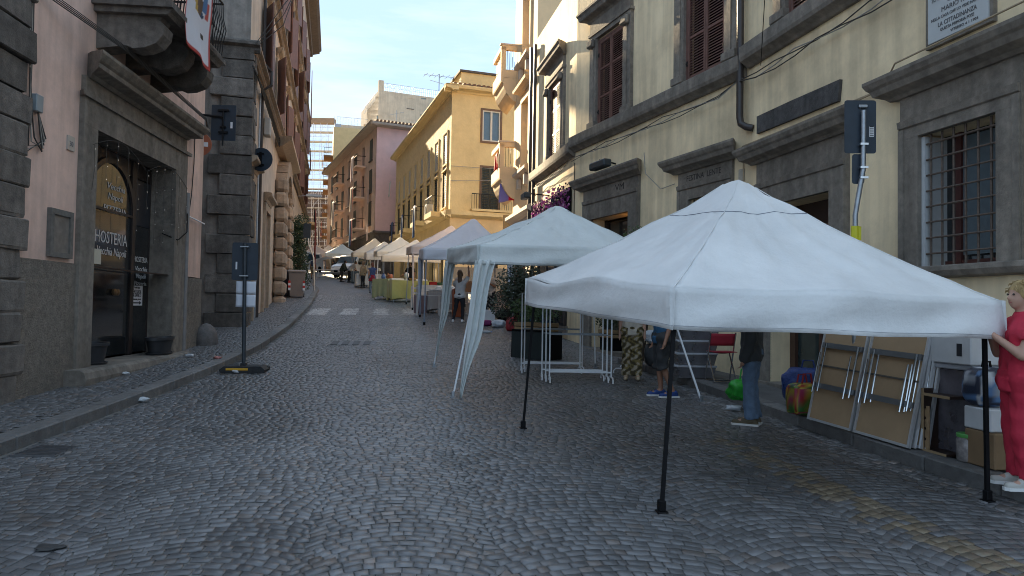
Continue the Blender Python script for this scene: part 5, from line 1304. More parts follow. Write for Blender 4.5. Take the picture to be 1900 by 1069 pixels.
# ================================================================== MARKET TENTS
def lerp(a, b, t): return tuple(a[i] + (b[i] - a[i]) * t for i in range(3))
def wob(x, y, s): return math.sin(x * 3.1 + s) * math.cos(y * 2.7 + s * 1.7) + .5 * math.sin(x * 7.3 + y * 5.1 + s * 2.3)
def tent(label, cor, apex, feet, mat, drop=.30, legmat=None, legr=.02, seam=False, curtains=(), crease=.012, seed=1, sag=.03, concave=1.12, res=20, group='white market tents along the right side', valmat=None, square=True, bumps=()):
    """cor: four eave corners (near-left, near-right, far-right, far-left); apex; feet of the four legs"""
    cx = sum(c[0] for c in cor) / 4; cy = sum(c[1] for c in cor) / 4
    t = thing('market_tent', label, 'tent', (cx, cy, gz(cy)), group)
    mb = MB(); n = res
    def roof(u, v):
        a = lerp(lerp(cor[0], cor[1], u), lerp(cor[3], cor[2], u), v)
        U, Vv = 2 * u - 1, 2 * v - 1; r = max(abs(U), abs(Vv))
        ez = a[2]
        base = lerp(lerp(cor[0], cor[1], .5 + (U / (2 * r) if r > 1e-6 else 0)), lerp(cor[3], cor[2], .5 + (U / (2 * r) if r > 1e-6 else 0)), .5 + (Vv / (2 * r) if r > 1e-6 else 0)) if r > 1e-6 else a
        g = (1 - r) ** concave
        rr = min(1, r / .10); top = 1 - .045 * (1 - rr) ** 2
        z = base[2] + (apex[2] - base[2]) * g
        if r < .10: z = base[2] + (apex[2] - base[2]) * ((.90) ** concave + (1 - .9 ** concave) * (1 - (r / .10) ** 2))
        k = 1 - r
        x = base[0] + (apex[0] - base[0]) * k; y = base[1] + (apex[1] - base[1]) * k
        m = min(abs(abs(U) - abs(Vv)), 1)
        z -= sag * 4 * k * (1 - k) * min(1, m * 2.0)
        z += crease * wob(x * 2.2, y * 2.2, seed) * (.25 + k) * min(1, 6 * (1 - r) + .1)
        if r > .12:
            q_ = (U if abs(Vv) >= abs(U) else Vv) / r
            z += crease * .45 * math.sin(q_ * 23 + 2.2 * math.sin(k * 7 + seed)) * 4 * k * (1 - k) * (1 - k)
        for (bu, bv, br, bh) in bumps:
            z += bh * math.exp(-((u - bu) ** 2 + (v - bv) ** 2) / br ** 2)
        return (x, y, z)
    nk = n // 2 + 4
    for e in range(4):
        def sec(q, j, e=e):
            r = 1 - (1 - (1 - j)) if False else 1 - j
            uu = {0: (q, 0), 1: (1, q), 2: (1 - q, 1), 3: (0, 1 - q)}[e]
            return roof(.5 + (uu[0] - .5) * r, .5 + (uu[1] - .5) * r)
        mb.grid(sec, n, nk)
    can = mb.build('canopy', mat, t, 'all', solid=.003)
    if seam:
        for k in (.70, ):
            pts = []
            for e in range(4):
                c0, c1 = cor[e], cor[(e + 1) % 4]
                for i in range(11):
                    q = i / 10
                    uu = {0: (q, 0), 1: (1, q), 2: (1 - q, 1), 3: (0, 1 - q)}[e]
                    r_ = 1 - k; u, v = .5 + (uu[0] - .5) * r_ * 1.0, .5 + (uu[1] - .5) * r_
                    p = roof(u, v); pts.append((p[0], p[1], p[2] + .004))
            MB().tube(pts + [pts[0]], .004, 4).build('seam', M('seam thread', (.16, .18, .22), .8), can)
    # valances
    for e in range(4):
        c0, c1 = cor[e], cor[(e + 1) % 4]
        nx, ny = (c1[1] - c0[1]), -(c1[0] - c0[0]); L = math.hypot(nx, ny); nx, ny = nx / L, ny / L
        m_ = MB()
        def val(u, v, e=e, c0=c0, c1=c1):
            p = lerp(c0, c1, -.014 + 1.028 * u)
            uu = {0: (u, 0), 1: (1, u), 2: (1 - u, 1), 3: (0, 1 - u)}[e]
            tz = roof(uu[0], uu[1])[2]; hem = p[2] - drop
            w = .014 * math.sin(u * 11 + seed + e) + .010 * math.sin(u * 27 + v * 5 + seed * 2) + .022 * math.sin(v * 6 + u * 7 + e + seed)
            w *= (.25 + .75 * v) * min(1, 8 * u * (1 - u) + .15); b = .012 + .02 * v
            return (p[0] + nx * (w + b), p[1] + ny * (w + b), tz + (hem - tz) * v + .006 * math.sin(u * 13 + seed) * v)
        m_.grid(val, 26, 7)
        m_.build('valance', valmat or mat, t, 'all', solid=.003)
        hm_ = []
        for i in range(27):
            a_ = val(i / 26, .90); hm_.append((a_[0] + nx * .004, a_[1] + ny * .004, a_[2]))
        MB().tube(hm_, .0022, 3).build('hem_stitch', M('stitch thread', (.42, .44, .48), .8), t)
    for i in range(4):
        hp_ = []
        uu = ((0, 0), (1, 0), (1, 1), (0, 1))[i]
        for j in range(13):
            r_ = 1 - .93 * j / 12; p_ = roof(.5 + (uu[0] - .5) * r_, .5 + (uu[1] - .5) * r_); hp_.append((p_[0], p_[1], p_[2] + .003))
        MB().tube(hp_, .005, 4).build('hip_seam', mat, can)
    lm = legmat or m_zinc
    for i, f in enumerate(feet):
        c_ = cor[i]; top = (c_[0] * .955 + cx * .045, c_[1] * .955 + cy * .045, c_[2] - .03)
        lg = MB().tube([f, top], legr, 4).build('leg', lm, t)
        d = Vector(top) - Vector(f); d.normalize(); q = Vector(f) + d * .01
        MB(Frame(f[0], f[1], 12, f[2])).cbox(-.04, .04, -.04, .04, -.005, .010, .003).cbox(-legr - .006, legr + .006, -legr - .006, legr + .006, .01, .09, .006).build('foot', m_black if lm != m_whitepaint else m_zinc, lg)
    # folding frame under the canopy
    for e in range(4):
        c0, c1 = cor[e], cor[(e + 1) % 4]
        a0, a1 = lerp(c0, (cx, cy, c0[2]), .015), lerp(c1, (cx, cy, c1[2]), .015)
        for k in range(4):
            p, q = lerp(a0, a1, k / 4), lerp(a0, a1, (k + 1) / 4); hi, lo = -.05, -.05 - .26
            MB().tube([(p[0], p[1], p[2] + (hi if k % 2 else lo)), (q[0], q[1], q[2] + (lo if k % 2 else hi))], .011, 4).build('truss_bar', lm, t)
            MB().tube([(p[0], p[1], p[2] + (lo if k % 2 else hi)), (q[0], q[1], q[2] + (hi if k % 2 else lo))], .011, 4).build('truss_bar', lm, t)
    MB().tube([(apex[0], apex[1], apex[2] - .9), (apex[0], apex[1], apex[2] - .05)], .018, 5).build('centre_pole', lm, t)
    for (i, side, length, spread) in curtains:
        # a side curtain gathered to the leg, hanging in folds and tapering to a tail
        c_ = cor[i]; f = feet[i]; o = cor[side]
        dx, dy = o[0] - c_[0], o[1] - c_[1]; L = math.hypot(dx, dy); dx, dy = dx / L, dy / L
        m_ = MB()
        def cur(u, v):
            w = spread * ((1 - v) ** 1.0 * .80 + .06 + .14 * math.exp(-((v - .5) / .18) ** 2) * (v < .9))
            ax = c_[0] + (f[0] - c_[0]) * v * .55; ay = c_[1] + (f[1] - c_[1]) * v * .55
            fo = .05 * math.sin(u * 16 + v * 3) * (1 - .6 * v)
            zt = c_[2] - drop * .8
            return (ax + dx * (w * u - .07) - dy * fo + dy * .05, ay + dy * (w * u - .07) + dx * fo - dx * .05, zt - length * v - .10 * u * v + .04 * math.sin(v * 9))
        m_.grid(cur, 16, 24); m_.build('side_curtain', mat, t, 'all', solid=.002)
    return t
m_tw = M('white tent fabric', (.87, .875, .87), .75, .05, 1.1, bump=.55, bscale=3.2, sub=.26, bdist=.045, stain=.06)
m_tg = M('cool white tent fabric', (.79, .83, .82), .75, .05, 1.1, bump=.6, bscale=3.6, sub=.26, bdist=.045, stain=.06)
m_tb = M('bluish tent fabric', (.79, .82, .88), .75, .03, 2, bump=.3, bscale=6, sub=.26, bdist=.045, stain=.06)
m_tp = M('pink beige tent fabric', (.82, .72, .66), .8, .04, 2, bump=.3, bscale=6, sub=.22)
m_tc = M('cream tent fabric', (.84, .80, .70), .8, .04, 2, bump=.3, bscale=6, sub=.2)
m_blue_l = M('blue grey pole', (.16, .19, .24), .5, .15, 6, metal=.3)
g3 = lambda x, y: (x, y, gz(y))
# nearest tent, standing half raised
tent('nearest white tent standing low on black legs, peak above the doorway', [(1.235, 5.27, 1.77), (4.02, 5.69, 1.72), (3.05, 8.78, 1.96), (.20, 8.30, 1.95)], (2.33, 7.05, 2.94),
     [g3(1.16, 5.27), g3(3.92, 5.69), g3(2.98, 8.72), g3(.16, 8.30)], m_tw, drop=.32, legmat=m_black, legr=.021, seam=True, crease=.020, seed=3, sag=.06, res=44, concave=1.10,
     bumps=((0.0, .76, .12, -.05), (0.0, .42, .14, .05), (.5, 0.0, .15, .03)))
# second tent, with side curtains gathered at its legs
tent('second white tent with gathered side curtains and slanted pale legs', [(-.50, 10.4, 2.54), (2.30, 11.0, 2.56), (1.65, 13.9, 2.74), (-1.24, 13.4, 2.72)], (.83, 12.2, 3.40),
     [g3(-.86, 10.41), g3(2.87, 10.39), g3(1.70, 13.9), g3(-1.52, 13.7)], m_tg, drop=.30, legmat=m_whitepaint, legr=.018, crease=.022, seed=7, sag=.05, res=34,
     curtains=((0, 1, 2.05, .36), (3, 2, 1.8, .24)))
tent('third bluish white tent behind the second one', [(-2.80, 21.9, 3.42), (.00, 22.5, 3.44), (-.60, 25.3, 3.66), (-3.32, 24.7, 3.62)], (-1.34, 23.6, 4.62),
     [g3(-2.77, 21.93), g3(.0, 22.5), g3(-.6, 25.3), g3(-3.25, 24.5)], m_tb, drop=.36, legmat=m_blue_l, legr=.03, seed=11, curtains=((3, 2, 1.9, .25), (1, 0, 2.0, .3)))
tent('pink beige tent just beyond the bluish one', [(-4.02, 27.5, 3.98), (-1.20, 28.1, 3.98), (-1.80, 31.0, 4.20), (-4.65, 30.4, 4.16)], (-2.62, 29.2, 5.0),
     [g3(-3.95, 27.5), g3(-1.2, 28.1), g3(-1.8, 31.0), g3(-4.65, 30.4)], m_tp, drop=.34, legmat=m_zinc, legr=.022, seed=13, curtains=((0, 3, 2.1, .25),))
tent('cream tent over the yellow cloth table', [(-6.60, 35.0, 4.12), (-3.75, 35.6, 4.14), (-4.30, 38.5, 4.36), (-7.2, 37.9, 4.32)], (-5.12, 36.5, 5.08),
     [g3(-6.5, 35.0), g3(-3.75, 35.6), g3(-4.3, 38.5), g3(-7.2, 37.9)], m_tc, drop=.32, legmat=m_zinc, legr=.024, seed=17)
tent('off white tent directly behind the cream one', [(-7.85, 40.0, 4.72), (-5.20, 40.6, 4.74), (-5.85, 43.4, 4.96), (-8.6, 42.8, 4.92)], (-6.72, 41.2, 5.68),
     [g3(-7.85, 40.0), g3(-5.2, 40.6), g3(-5.85, 43.4), g3(-8.6, 42.8)], m_tc, drop=.32, legmat=m_whitepaint, legr=.028, seed=19)
tent('small pale tent with a scalloped edge up the street', [(-9.5, 45.0, 4.98), (-6.9, 45.6, 5.0), (-7.5, 48.2, 5.2), (-10.2, 47.6, 5.2)], (-8.62, 46.2, 5.85),
     [g3(-9.5, 45), g3(-6.9, 45.6), g3(-7.5, 48.2), g3(-10.2, 47.6)], m_tw, drop=.45, legmat=m_zinc, legr=.024, seed=23)
tent('grey white tent with high peak beside the parked white car', [(-11.3, 49.0, 5.30), (-8.5, 49.6, 5.32), (-9.2, 52.4, 5.5), (-12.1, 51.8, 5.5)], (-10.05, 50.2, 6.45),
     [g3(-11.3, 49), g3(-8.5, 49.6), g3(-9.2, 52.4), g3(-12.1, 51.8)], m_tc, drop=.32, legmat=m_zinc, legr=.024, seed=29)
tent('grey tent in front of the golden balconies', [(-16.7, 61.5, 6.15), (-13.9, 62.2, 6.15), (-14.6, 65.1, 6.4), (-17.5, 64.4, 6.4)], (-15.6, 63.0, 7.1),
     [g3(-16.7, 61.5), g3(-13.9, 62.2), g3(-14.6, 65.1), g3(-17.5, 64.4)], m_tg, drop=.30, legmat=m_blue_l, legr=.03, seed=31)
tent('pinkish tent farthest left at the foot of the scaffolding', [(-23.2, 76.0, 7.2), (-20.2, 76.7, 7.2), (-20.9, 79.6, 7.4), (-23.9, 78.9, 7.4)], (-22.3, 77.8, 8.3),
     [g3(-23.2, 76), g3(-20.2, 76.7), g3(-20.9, 79.6), g3(-23.9, 78.9)], m_tp, drop=.4, legmat=m_zinc, seed=37)
tent('white tent behind the pinkish one at the foot of the scaffolding', [(-22.8, 80.5, 7.5), (-19.8, 81.2, 7.5), (-20.5, 84.1, 7.7), (-23.5, 83.4, 7.7)], (-22.0, 82.2, 8.65),
     [g3(-22.8, 80.5), g3(-19.8, 81.2), g3(-20.5, 84.1), g3(-23.5, 83.4)], m_tw, drop=.4, legmat=m_zinc, seed=41)
# collapsed bluish canopy on the road beyond
ct = thing('canopy_sheet', 'bluish white canopy lying tilted on its frame in the road by the car', 'tarpaulin', g3(-15.6, 58.5), None)
mb = MB(); z0 = gz(58.5)
mb.grid(lambda u, v: (-17.6 + 4.2 * u + .5 * v, 57.5 + 2.6 * v, z0 + 1.05 + .65 * math.sin(u * 2.6) - .25 * v + .55 * v * v - .5 * (u > .97) + .03 * wob(u * 3, v * 3, 2)), 18, 12)
mb.build('sheet', m_tb, ct, 'all', solid=.01)
for x, y, dx in ((-17.5, 57.7, .5), (-13.6, 57.8, -.2), (-13.2, 60, 0), (-17, 60, .2)):
    MB().tube([(x + dx, y, gz(y)), (x, y, z0 + 1.15)], .03, 5).build('leg', m_whitepaint, ct)
# ================================================================== STREET SIGNS
def sign_panel(fr, x0, x1, z0, z1, parent, name='panel', mat=None, r=.03, y=0.0):
    n = 5; pts = []
    for cx, cz, a0 in ((x1 - r, z1 - r, 0), (x0 + r, z1 - r, 90), (x0 + r, z0 + r, 180), (x1 - r, z0 + r, 270)):
        for i in range(n): a = rad(a0 + 90 * i / (n - 1)); pts.append((cx + r * math.cos(a), cz + r * math.sin(a)))
    return MB(fr).prism(pts, y - .004, y + .004, 'y').build(name, mat or m_signback, parent)
# right-hand sign on a bent pole
fr = Frame(4.0, 8.0, 178, gz(8) + .12)
T = thing('road_sign', 'back of a road sign on a bent grey pole before the barred window', 'sign', (4.0, 8.0, gz(8) + .12))
zr = lambda y_: at(1595, y_, 8.0)[2] - gz(8) - .12
MB(fr).tube([(0.02, 0, 0), (0.02, 0, zr(400)), (-.01, 0, zr(370)), (-.07, 0, zr(315)), (-.075, 0, zr(205))], .028, 10).build('pole', m_zinc, T, True)
p1_ = sign_panel(fr, -.24, .125, zr(283), zr(184), T, y=-.05)
sign_panel(fr, -.105, .035, zr(340), zr(284.5), T, 'lower_panel', y=-.05)
for yy in (268, 311, 330): MB(fr).box(-.115, -.025, -.05, .035, zr(yy) - .012, zr(yy) + .012).build('bracket', m_chrome, T)
MB(fr).cbox(-.13, -.03, -.045, -.01, zr(199), zr(193), .008).build('top_bracket', m_zinc, T)
st = MB(fr).box(-.215, -.16, -.0455, -.0445, zr(252), zr(233)).build('sticker', m_white, T)
for i in range(5): MB(fr).box(-.21, -.165, -.0444, -.044, zr(250) + i * .025, zr(250) + i * .025 + .011).build('sticker_print', m_ink, st)
yb = MB(fr).lathe([(.045, zr(447)), (.045, zr(420))], (.02, 0, 0), 12).build('yellow_band', M('yellow plastic', (.55, .52, .02), .5, .06, 6), T)
MB(fr).box(-.035, .075, .028, .034, zr(446), zr(421)).build('yellow_plate', MATS['yellow plastic'], yb)
MB(fr).box(-.005, .04, .0345, .037, zr(440), zr(427)).build('pictogram', m_ink, yb)
MB(fr).add([(0, .038, zr(437)), (.035, .038, zr(437)), (.0, .038, zr(428)), (.025, .038, zr(428))], [(0, 1, 3, 2)]).build('pictogram_face', m_white, yb)
# left-hand temporary sign on a rubber foot
fr = Frame(-4.87, 12.62, 188, gz(12.62)); zl = lambda y_: at(452, y_, 12.62)[2] - gz(12.62)
T = thing('temporary_sign', 'back of a dark temporary sign with two papers on a rubber foot at the kerb', 'sign', (-4.87, 12.62, gz(12.62)))
ft = MB(fr); m_rub = M('black rubber', (.016, .017, .019), .7, .25, 14, bump=.3)
ft.prism([(-.40, 0), (.36, 0), (.38, .05), (.30, .115), (-.34, .115), (-.41, .05)], -.22, .20, 'y'); foot = ft.build('foot', m_rub, T)
MB(fr).box(-.05, .05, -.05, .05, .11, .16).build('socket', m_rub, foot)
MB(fr).box(-.12, .26, .196, .206, .045, .085).build('reflector', M('yellow reflector', (.60, .32, .02), .4, .06, 6), foot)
for sx in (-1, 1): MB(fr).cbox(sx * .30 - .10, sx * .30 + .10, -.34, -.18, 0, .09, .02).build('foot_lug', m_rub, foot)
MB(fr).tube([(0, 0, .1), (.035, 0, zl(452))], .034, 10).build('pole', M('dark sign pole', (.045, .055, .065), .5, .15, 8, metal=.3), T, True)
sign_panel(fr, -.19, .265, zl(520), zl(450), T, y=-.045, r=.04)
for yy in (458, 512): MB(fr).box(-.04, .11, -.045, .045, zl(yy) - .01, zl(yy) + .01).build('bracket', m_zinc, T)
MB(fr).box(.17, .20, -.04, -.0395, zl(500), zl(486)).build('sticker', m_white, T)
for a, b in ((570, 546.5), (545, 522)):
    m_ = MB(fr); m_.grid(lambda u, v: (-.165 + .345 * u, .0 if False else -.05 + .006 * math.sin(u * 7 + v * 3), zl(a) + (zl(b) - zl(a)) * v), 8, 5); m_.build('paper_sheet', M('office paper', (.66, .69, .76), .8, .03, 3), T, 'all', solid=.002)
# panel on a bracket at the corner of the pink house
fr = FL
T = thing('bracket_sign', 'dark rectangular sign back on a wall bracket at the pink house corner', 'sign', tuple(FL.w([.2, .1, 5.2])))
c0 = at(415, 228, 15.3); f5 = Frame(c0[0], c0[1], 183, c0[2])
sign_panel(f5, -.27, .27, -.40, .40, T, r=.02)
MB(f5).tube([(0, .03, .25), (0, .03, -.52)], .02, 6).build('stem', m_iron, T)
for zz, w_ in ((.27, .12), (-.1, .06), (-.22, .1)): MB(f5).box(-w_, w_, .005, .05, zz - .02, zz + .02).build('clamp', m_iron, T)
MB(f5).tube([(0, .03, .12), (.75, .03, .18)], .028, 6).build('arm', m_iron, T)
MB(f5).box(-.20, -.15, .005, .0055, -.12, .02).build('sticker', m_white, T)
# round sign backs
T = thing('round_sign', 'round dark sign back on an arm from the tan palazzo wall', 'sign', tuple(at(484, 296, 20.3)))
c0 = at(484, 296, 20.3); f6 = Frame(c0[0], c0[1], 180, c0[2])
MB(f6).lathe([(.345, -.008), (.35, 0), (.345, .008)], (0, 0, 0), 28, 'y').build('disc', m_signback, T, True)
MB(f6).box(-.035, .035, .008, .05, -.22, .22).box(-.10, .10, .008, .045, .14, .19).box(-.10, .10, .008, .045, -.19, -.14).build('clamp', m_black, T)
MB(f6).tube([(0, .04, .03), (.75, .04, .06)], .02, 6).build('arm', m_iron, T)
T = thing('no_entry_sign', 'red disc sign with white bar half hidden behind the pink house corner', 'sign', tuple(at(372, 265, 16.6)))
c0 = at(368, 267, 16.8); f7 = Frame(c0[0], c0[1], 200, c0[2])
MB(f7).lathe([(.30, -.008), (.305, 0), (.30, .008)], (0, 0, 0), 28, 'y').build('disc', M('faded red enamel', (.34, .10, .045), .5, .12, 5), T, True)
MB(f7).box(-.22, .22, .009, .012, -.055, .055).build('bar', m_whitepaint, T)
MB(f7).tube([(.0, -.04, .1), (.55, -.3, .1)], .02, 6).build('arm', m_iron, T)
# distant bent pole sign at the left kerb
T = thing('road_sign', 'far bent pole with a dark sign back at the left kerb by the bin', 'sign', (-10.75, 37.2, gz(37.2)))
P_ = [at(x, y, 37.2) for x, y in ((583, 541), (582, 478), (573, 455), (570, 417))]
MB().tube([tuple(p) for p in P_], .045, 6).build('pole', m_zinc, T, True)
c0 = at(570, 427, 37.15); sign_panel(Frame(c0[0], c0[1], 180, c0[2]), -.20, .20, -.42, .36, T)
# sign back behind the third tent
T = thing('road_sign', 'olive grey sign back on a lit pole beside the apricot corner house', 'sign', g3(-.2, 29.5))
c0 = at(946, 414, 29.5); f8 = Frame(c0[0], c0[1], 180, c0[2]); MB(f8).tube([(-.1, .06, .35), (-.1, .06, gz(29.5) - c0[2])], .035, 8).build('pole', m_zinc, T, True)
sign_panel(f8, -.30, .30, -.34, .34, T, mat=M('olive sign back', (.10, .085, .06), .6, .1, 6))

# ================================================================== BINS, HEDGE, PLANTS
def wheelie(label, x, y, th, col, h=1.05, w=.58, stripes=False):
    t = thing('wheelie_bin', label, 'bin', (x, y, gz(y) + .12)); fr = Frame(x, y, th, gz(y) + .12); m_ = M('bin plastic ' + label[:9], col, .55, .08, 5)
    MB(fr).add([(-w * .40, -.26, .04), (w * .40, -.26, .04), (w * .40, .26, .04), (-w * .40, .26, .04), (-w / 2, -.34, h - .1), (w / 2, -.34, h - .1), (w / 2, .34, h - .1), (-w / 2, .34, h - .1)], [(0, 3, 2, 1), (4, 5, 6, 7), (0, 1, 5, 4), (1, 2, 6, 5), (2, 3, 7, 6), (3, 0, 4, 7)]).build('body', m_, t)
    MB(fr).prism([(-.36, h - .1), (.38, h - .1), (.38, h - .05), (.1, h + .02), (-.36, h)], -w / 2 - .02, w / 2 + .02).build('lid', m_, t)
    MB(fr).tube([(-w / 2, -.38, h - .03), (w / 2, -.38, h - .03)], .02, 6).build('handle', m_, t)
    for sx in (-1, 1): MB(fr).lathe([(.11, -.03), (.12, 0), (.11, .03)], (sx * (w * .42), -.28, .12), 12, 'x').build('wheel', m_rub, t, True)
    if stripes:
        for sx in (-1, 1):
            for k in range(4): MB(fr).box(sx * w * .44 - .05, sx * w * .44 + .05, .30, .33, .32 + k * .11, .32 + k * .11 + .11).build('reflector', M('red reflector', (.5, .04, .03), .5) if k % 2 else m_whitepaint, t)
wheelie('tall grey brown bin with red and white reflectors on the left pavement', -9.95, 31.9, 195, (.23, .19, .165), 1.25, .72, True)
wheelie('dark grey wheeled bin tucked behind the grey brown one', -10.5, 32.3, 175, (.06, .06, .062), 1.22, .62)
m_leafd = M('dark ivy leaves', (.028, .05, .016), .6, .4, 6, sub=.2); m_leafm = M('mid green leaves', (.06, .10, .03), .6, .4, 6, sub=.25); m_stem = M('woody stem', (.06, .045, .03), .9, .2, 10)
hd = thing('climbing_hedge', 'tall dark green climbing hedge against the tan palazzo behind the bins', 'hedge', (-11.7, 37.6, gz(37.6)))
mb = MB(); z0 = gz(37.6)
for i in range(22):
    q = i / 21; rr = .62 + .16 * math.sin(i * 1.9); leaves(mb, (-11.75 + .12 * math.sin(i), 37.6 + .5 * math.cos(i * 2.1), z0 + .5 + 3.4 * q), rr * (1 - .35 * q * q), 260, .12, 40 + i)
mb.build('foliage', m_leafd, hd)['kind'] = 'stuff'
for k in range(3): MB().tube([(-11.8 + .2 * k, 37.6, z0), (-11.7 + .1 * k, 37.7, z0 + 2), (-11.8, 37.6, z0 + 3.4)], [.05, .035, .015], 6).build('stem', m_stem, hd)
def plant(name, label, cat, x, y, z, blobs, mat=None, leaf_=.07, per=200, seed=1, stem=None, group=None):
    t = thing(name, label, cat, (x, y, z), group); mb = MB()
    for i, (dx, dy, dz, R_) in enumerate(blobs): leaves(mb, (x + dx, y + dy, z + dz), R_, per, leaf_, seed * 31 + i)
    mb.build('foliage', mat or m_leafd, t)['kind'] = 'stuff'
    for i, (dx, dy, dz, R_) in enumerate(blobs): MB().tube([(x, y, z), (x + dx * .6, y + dy * .6, z + dz * .6), (x + dx, y + dy, z + dz)], [.018, .012, .006], 5).build('stem', m_stem, t)
    return t
b_ = [(.5 * math.sin(i * 2.4) * (1 - i / 18), .4 * math.cos(i * 2.4), .7 + .12 * i, .42) for i in range(10)]
plant('olive_bush', 'large dark leafy bush behind the second tent by the corner house', 'bush', .25, 18.6, gz(18.6), b_, M('olive leaves', (.05, .065, .04), .6, .4, 6, sub=.2), .10, 430, 3)
b_ = [(.25 * math.sin(i * 2.4), .2 * math.cos(i * 2.4), 1.6 + .13 * i, .26 + .03 * (i % 3)) for i in range(8)]
plant('potted_tree', 'small green tree tip showing above the tents before the cream wall', 'tree', 2.72, 14.2, gz(14.2) + .12, b_, m_leafm, .07, 150, 4)
# planter with crate on a dark mesh screen
def crate_planter(label, x, y, z, L, D, h, th, seed, nb=6):
    t = thing('crate_planter', label, 'planter', (x, y, z)); fr = Frame(x, y, th, z); mw = M('crate wood', (.30, .20, .10), .8, .25, 7, aniso=(1, 6, 6), bump=.2, rndv=.2)
    for k in range(2):
        for yy in (-D / 2, D / 2): MB(fr).cbox(-L / 2, L / 2, yy - .009, yy + .009, k * h / 2 + .01, (k + 1) * h / 2 - .01, .003).build('slat', mw, t)
        for xx in (-L / 2, L / 2): MB(fr).cbox(xx - .009, xx + .009, -D / 2 + .01, D / 2 - .01, k * h / 2 + .01, (k + 1) * h / 2 - .01, .003).build('slat', mw, t)
    MB(fr).box(-L / 2 + .01, L / 2 - .01, -D / 2 + .01, D / 2 - .01, 0, h * .8).build('soil', MATS['potting soil'], t)
    mb = MB(fr); r = random.Random(seed)
    for i in range(nb): leaves(mb, (-L / 2 + L * (i + .5) / nb, r.uniform(-.1, .1), h + .18 + r.uniform(0, .14)), .24, 190, .06, seed * 7 + i)
    mb.build('foliage', m_leafm if seed % 2 else m_leafd, t)['kind'] = 'stuff'
sc_ = thing('mesh_screen', 'dark green mesh screen panel standing in front of the wooden planter', 'screen', g3(.35, 14.9))
p0, p1 = (.02, 15.35), (.80, 14.55)
zg = gz(15); m_mesh = M('dark mesh cloth', (.022, .032, .032), .8, .15, 30)
th = math.degrees(math.atan2(p1[1] - p0[1], p1[0] - p0[0])); Ls = math.hypot(p1[0] - p0[0], p1[1] - p0[1]); fs_ = Frame(p0[0], p0[1], th, zg - .03)
MB(fs_).box(0, Ls, -.012, .012, .04, .62).build('mesh', m_mesh, sc_); MB(fs_).tube([(0, 0, 0), (0, 0, .66), (Ls, 0, .66), (Ls, 0, 0)], .018, 6).build('frame', m_black, sc_)
MB(Frame(.02, 15.35, 60, zg)).box(0, .9, -.012, .012, .04, .62).build('mesh', m_mesh, sc_)
tb_ = MB(Frame(.55, 15.3, th, zg)); tb_.box(-.55, .55, -.2, .25, 0, .60); tag(tb_.build('planter_stand', m_black), 'low black stand under the wooden planter behind the mesh screen', 'stand')
crate_planter('wooden crate planter with bushy greenery on the black stand', .55, 15.3, zg + .60, 1.0, .36, .20, th, 1)
crate_planter('smaller wooden crate planter with dark greenery by the shop step', 2.35, 16.3, gz(16.3) + .35, .7, .3, .2, 110, 2, 4)
st2 = MB(Frame(2.35, 16.3, 110, gz(16.3))); st2.box(-.3, .3, -.13, .13, 0, .35); tag(st2.build('planter_stand', m_black), 'small black stand under the planter by the shop step', 'stand')

# ================================================================== THINGS UNDER AND BEHIND THE TENTS
def lump(name, label, cat, loc, size, mat, seed=1, n=18, rough=.16, cols=None, group=None, handles=None, hmat=None, pw=2.6, th=0):
    t = thing(name, label, cat, loc, group) if handles else None
    r = random.Random(seed); ph = [r.uniform(0, 6.28) for _ in range(6)]
    fr = Frame(loc[0], loc[1], th, loc[2]); mb = MB(fr); cc = []
    def f(u, v):
        a, b = u * 2 * math.pi, (v - .5) * math.pi
        ex = 2 / pw
        sg = lambda q: math.copysign(abs(q) ** ex, q)
        x, y, z = sg(math.cos(b)) * sg(math.cos(a)), sg(math.cos(b)) * sg(math.sin(a)), sg(math.sin(b))
        k = 1 + rough * (math.sin(3 * a + ph[0] + 2 * b) * .5 + math.sin(5 * a - 4 * b + ph[1]) * .3 + math.sin(9 * b + 2 * a + ph[2]) * .25 + math.sin(11 * a + 7 * b + ph[3]) * .15) * math.cos(b)
        return (x * size[0] / 2 * k, y * size[1] / 2 * k, max(0.0, (z * k + 1) / 2) * size[2])
    mb.grid(f, n * 2, n)
    if cols: cc = [cols(i / (2 * n), j / n) for i in range(2 * n + 1) for j in range(n + 1)]
    o = mb.build('body' if t else name, mat, t, 'all', cols=cc if cols else None)
    if t:
        for q in handles:
            MB(fr).tube([(q[0] - q[2], q[1], size[2] * .85), (q[0] - q[2] * .6, q[1], size[2] + q[3]), (q[0] + q[2] * .6, q[1], size[2] + q[3]), (q[0] + q[2], q[1], size[2] * .85)], .012, 5).build('handle', hmat or mat, t)
        return t
    return tag(o, label, cat, group)
def boxy(name, label, cat, loc, L, D, h, th, mat, parts=None, group=None, ch=.01):
    t = thing(name, label, cat, loc, group); fr = Frame(loc[0], loc[1], th, loc[2])
    MB(fr).cbox(-L / 2, L / 2, -D / 2, D / 2, 0, h, ch).build('body', mat, t)
    return t, fr
pw_ = lambda x, y: (x, y, gz(y) + .135)
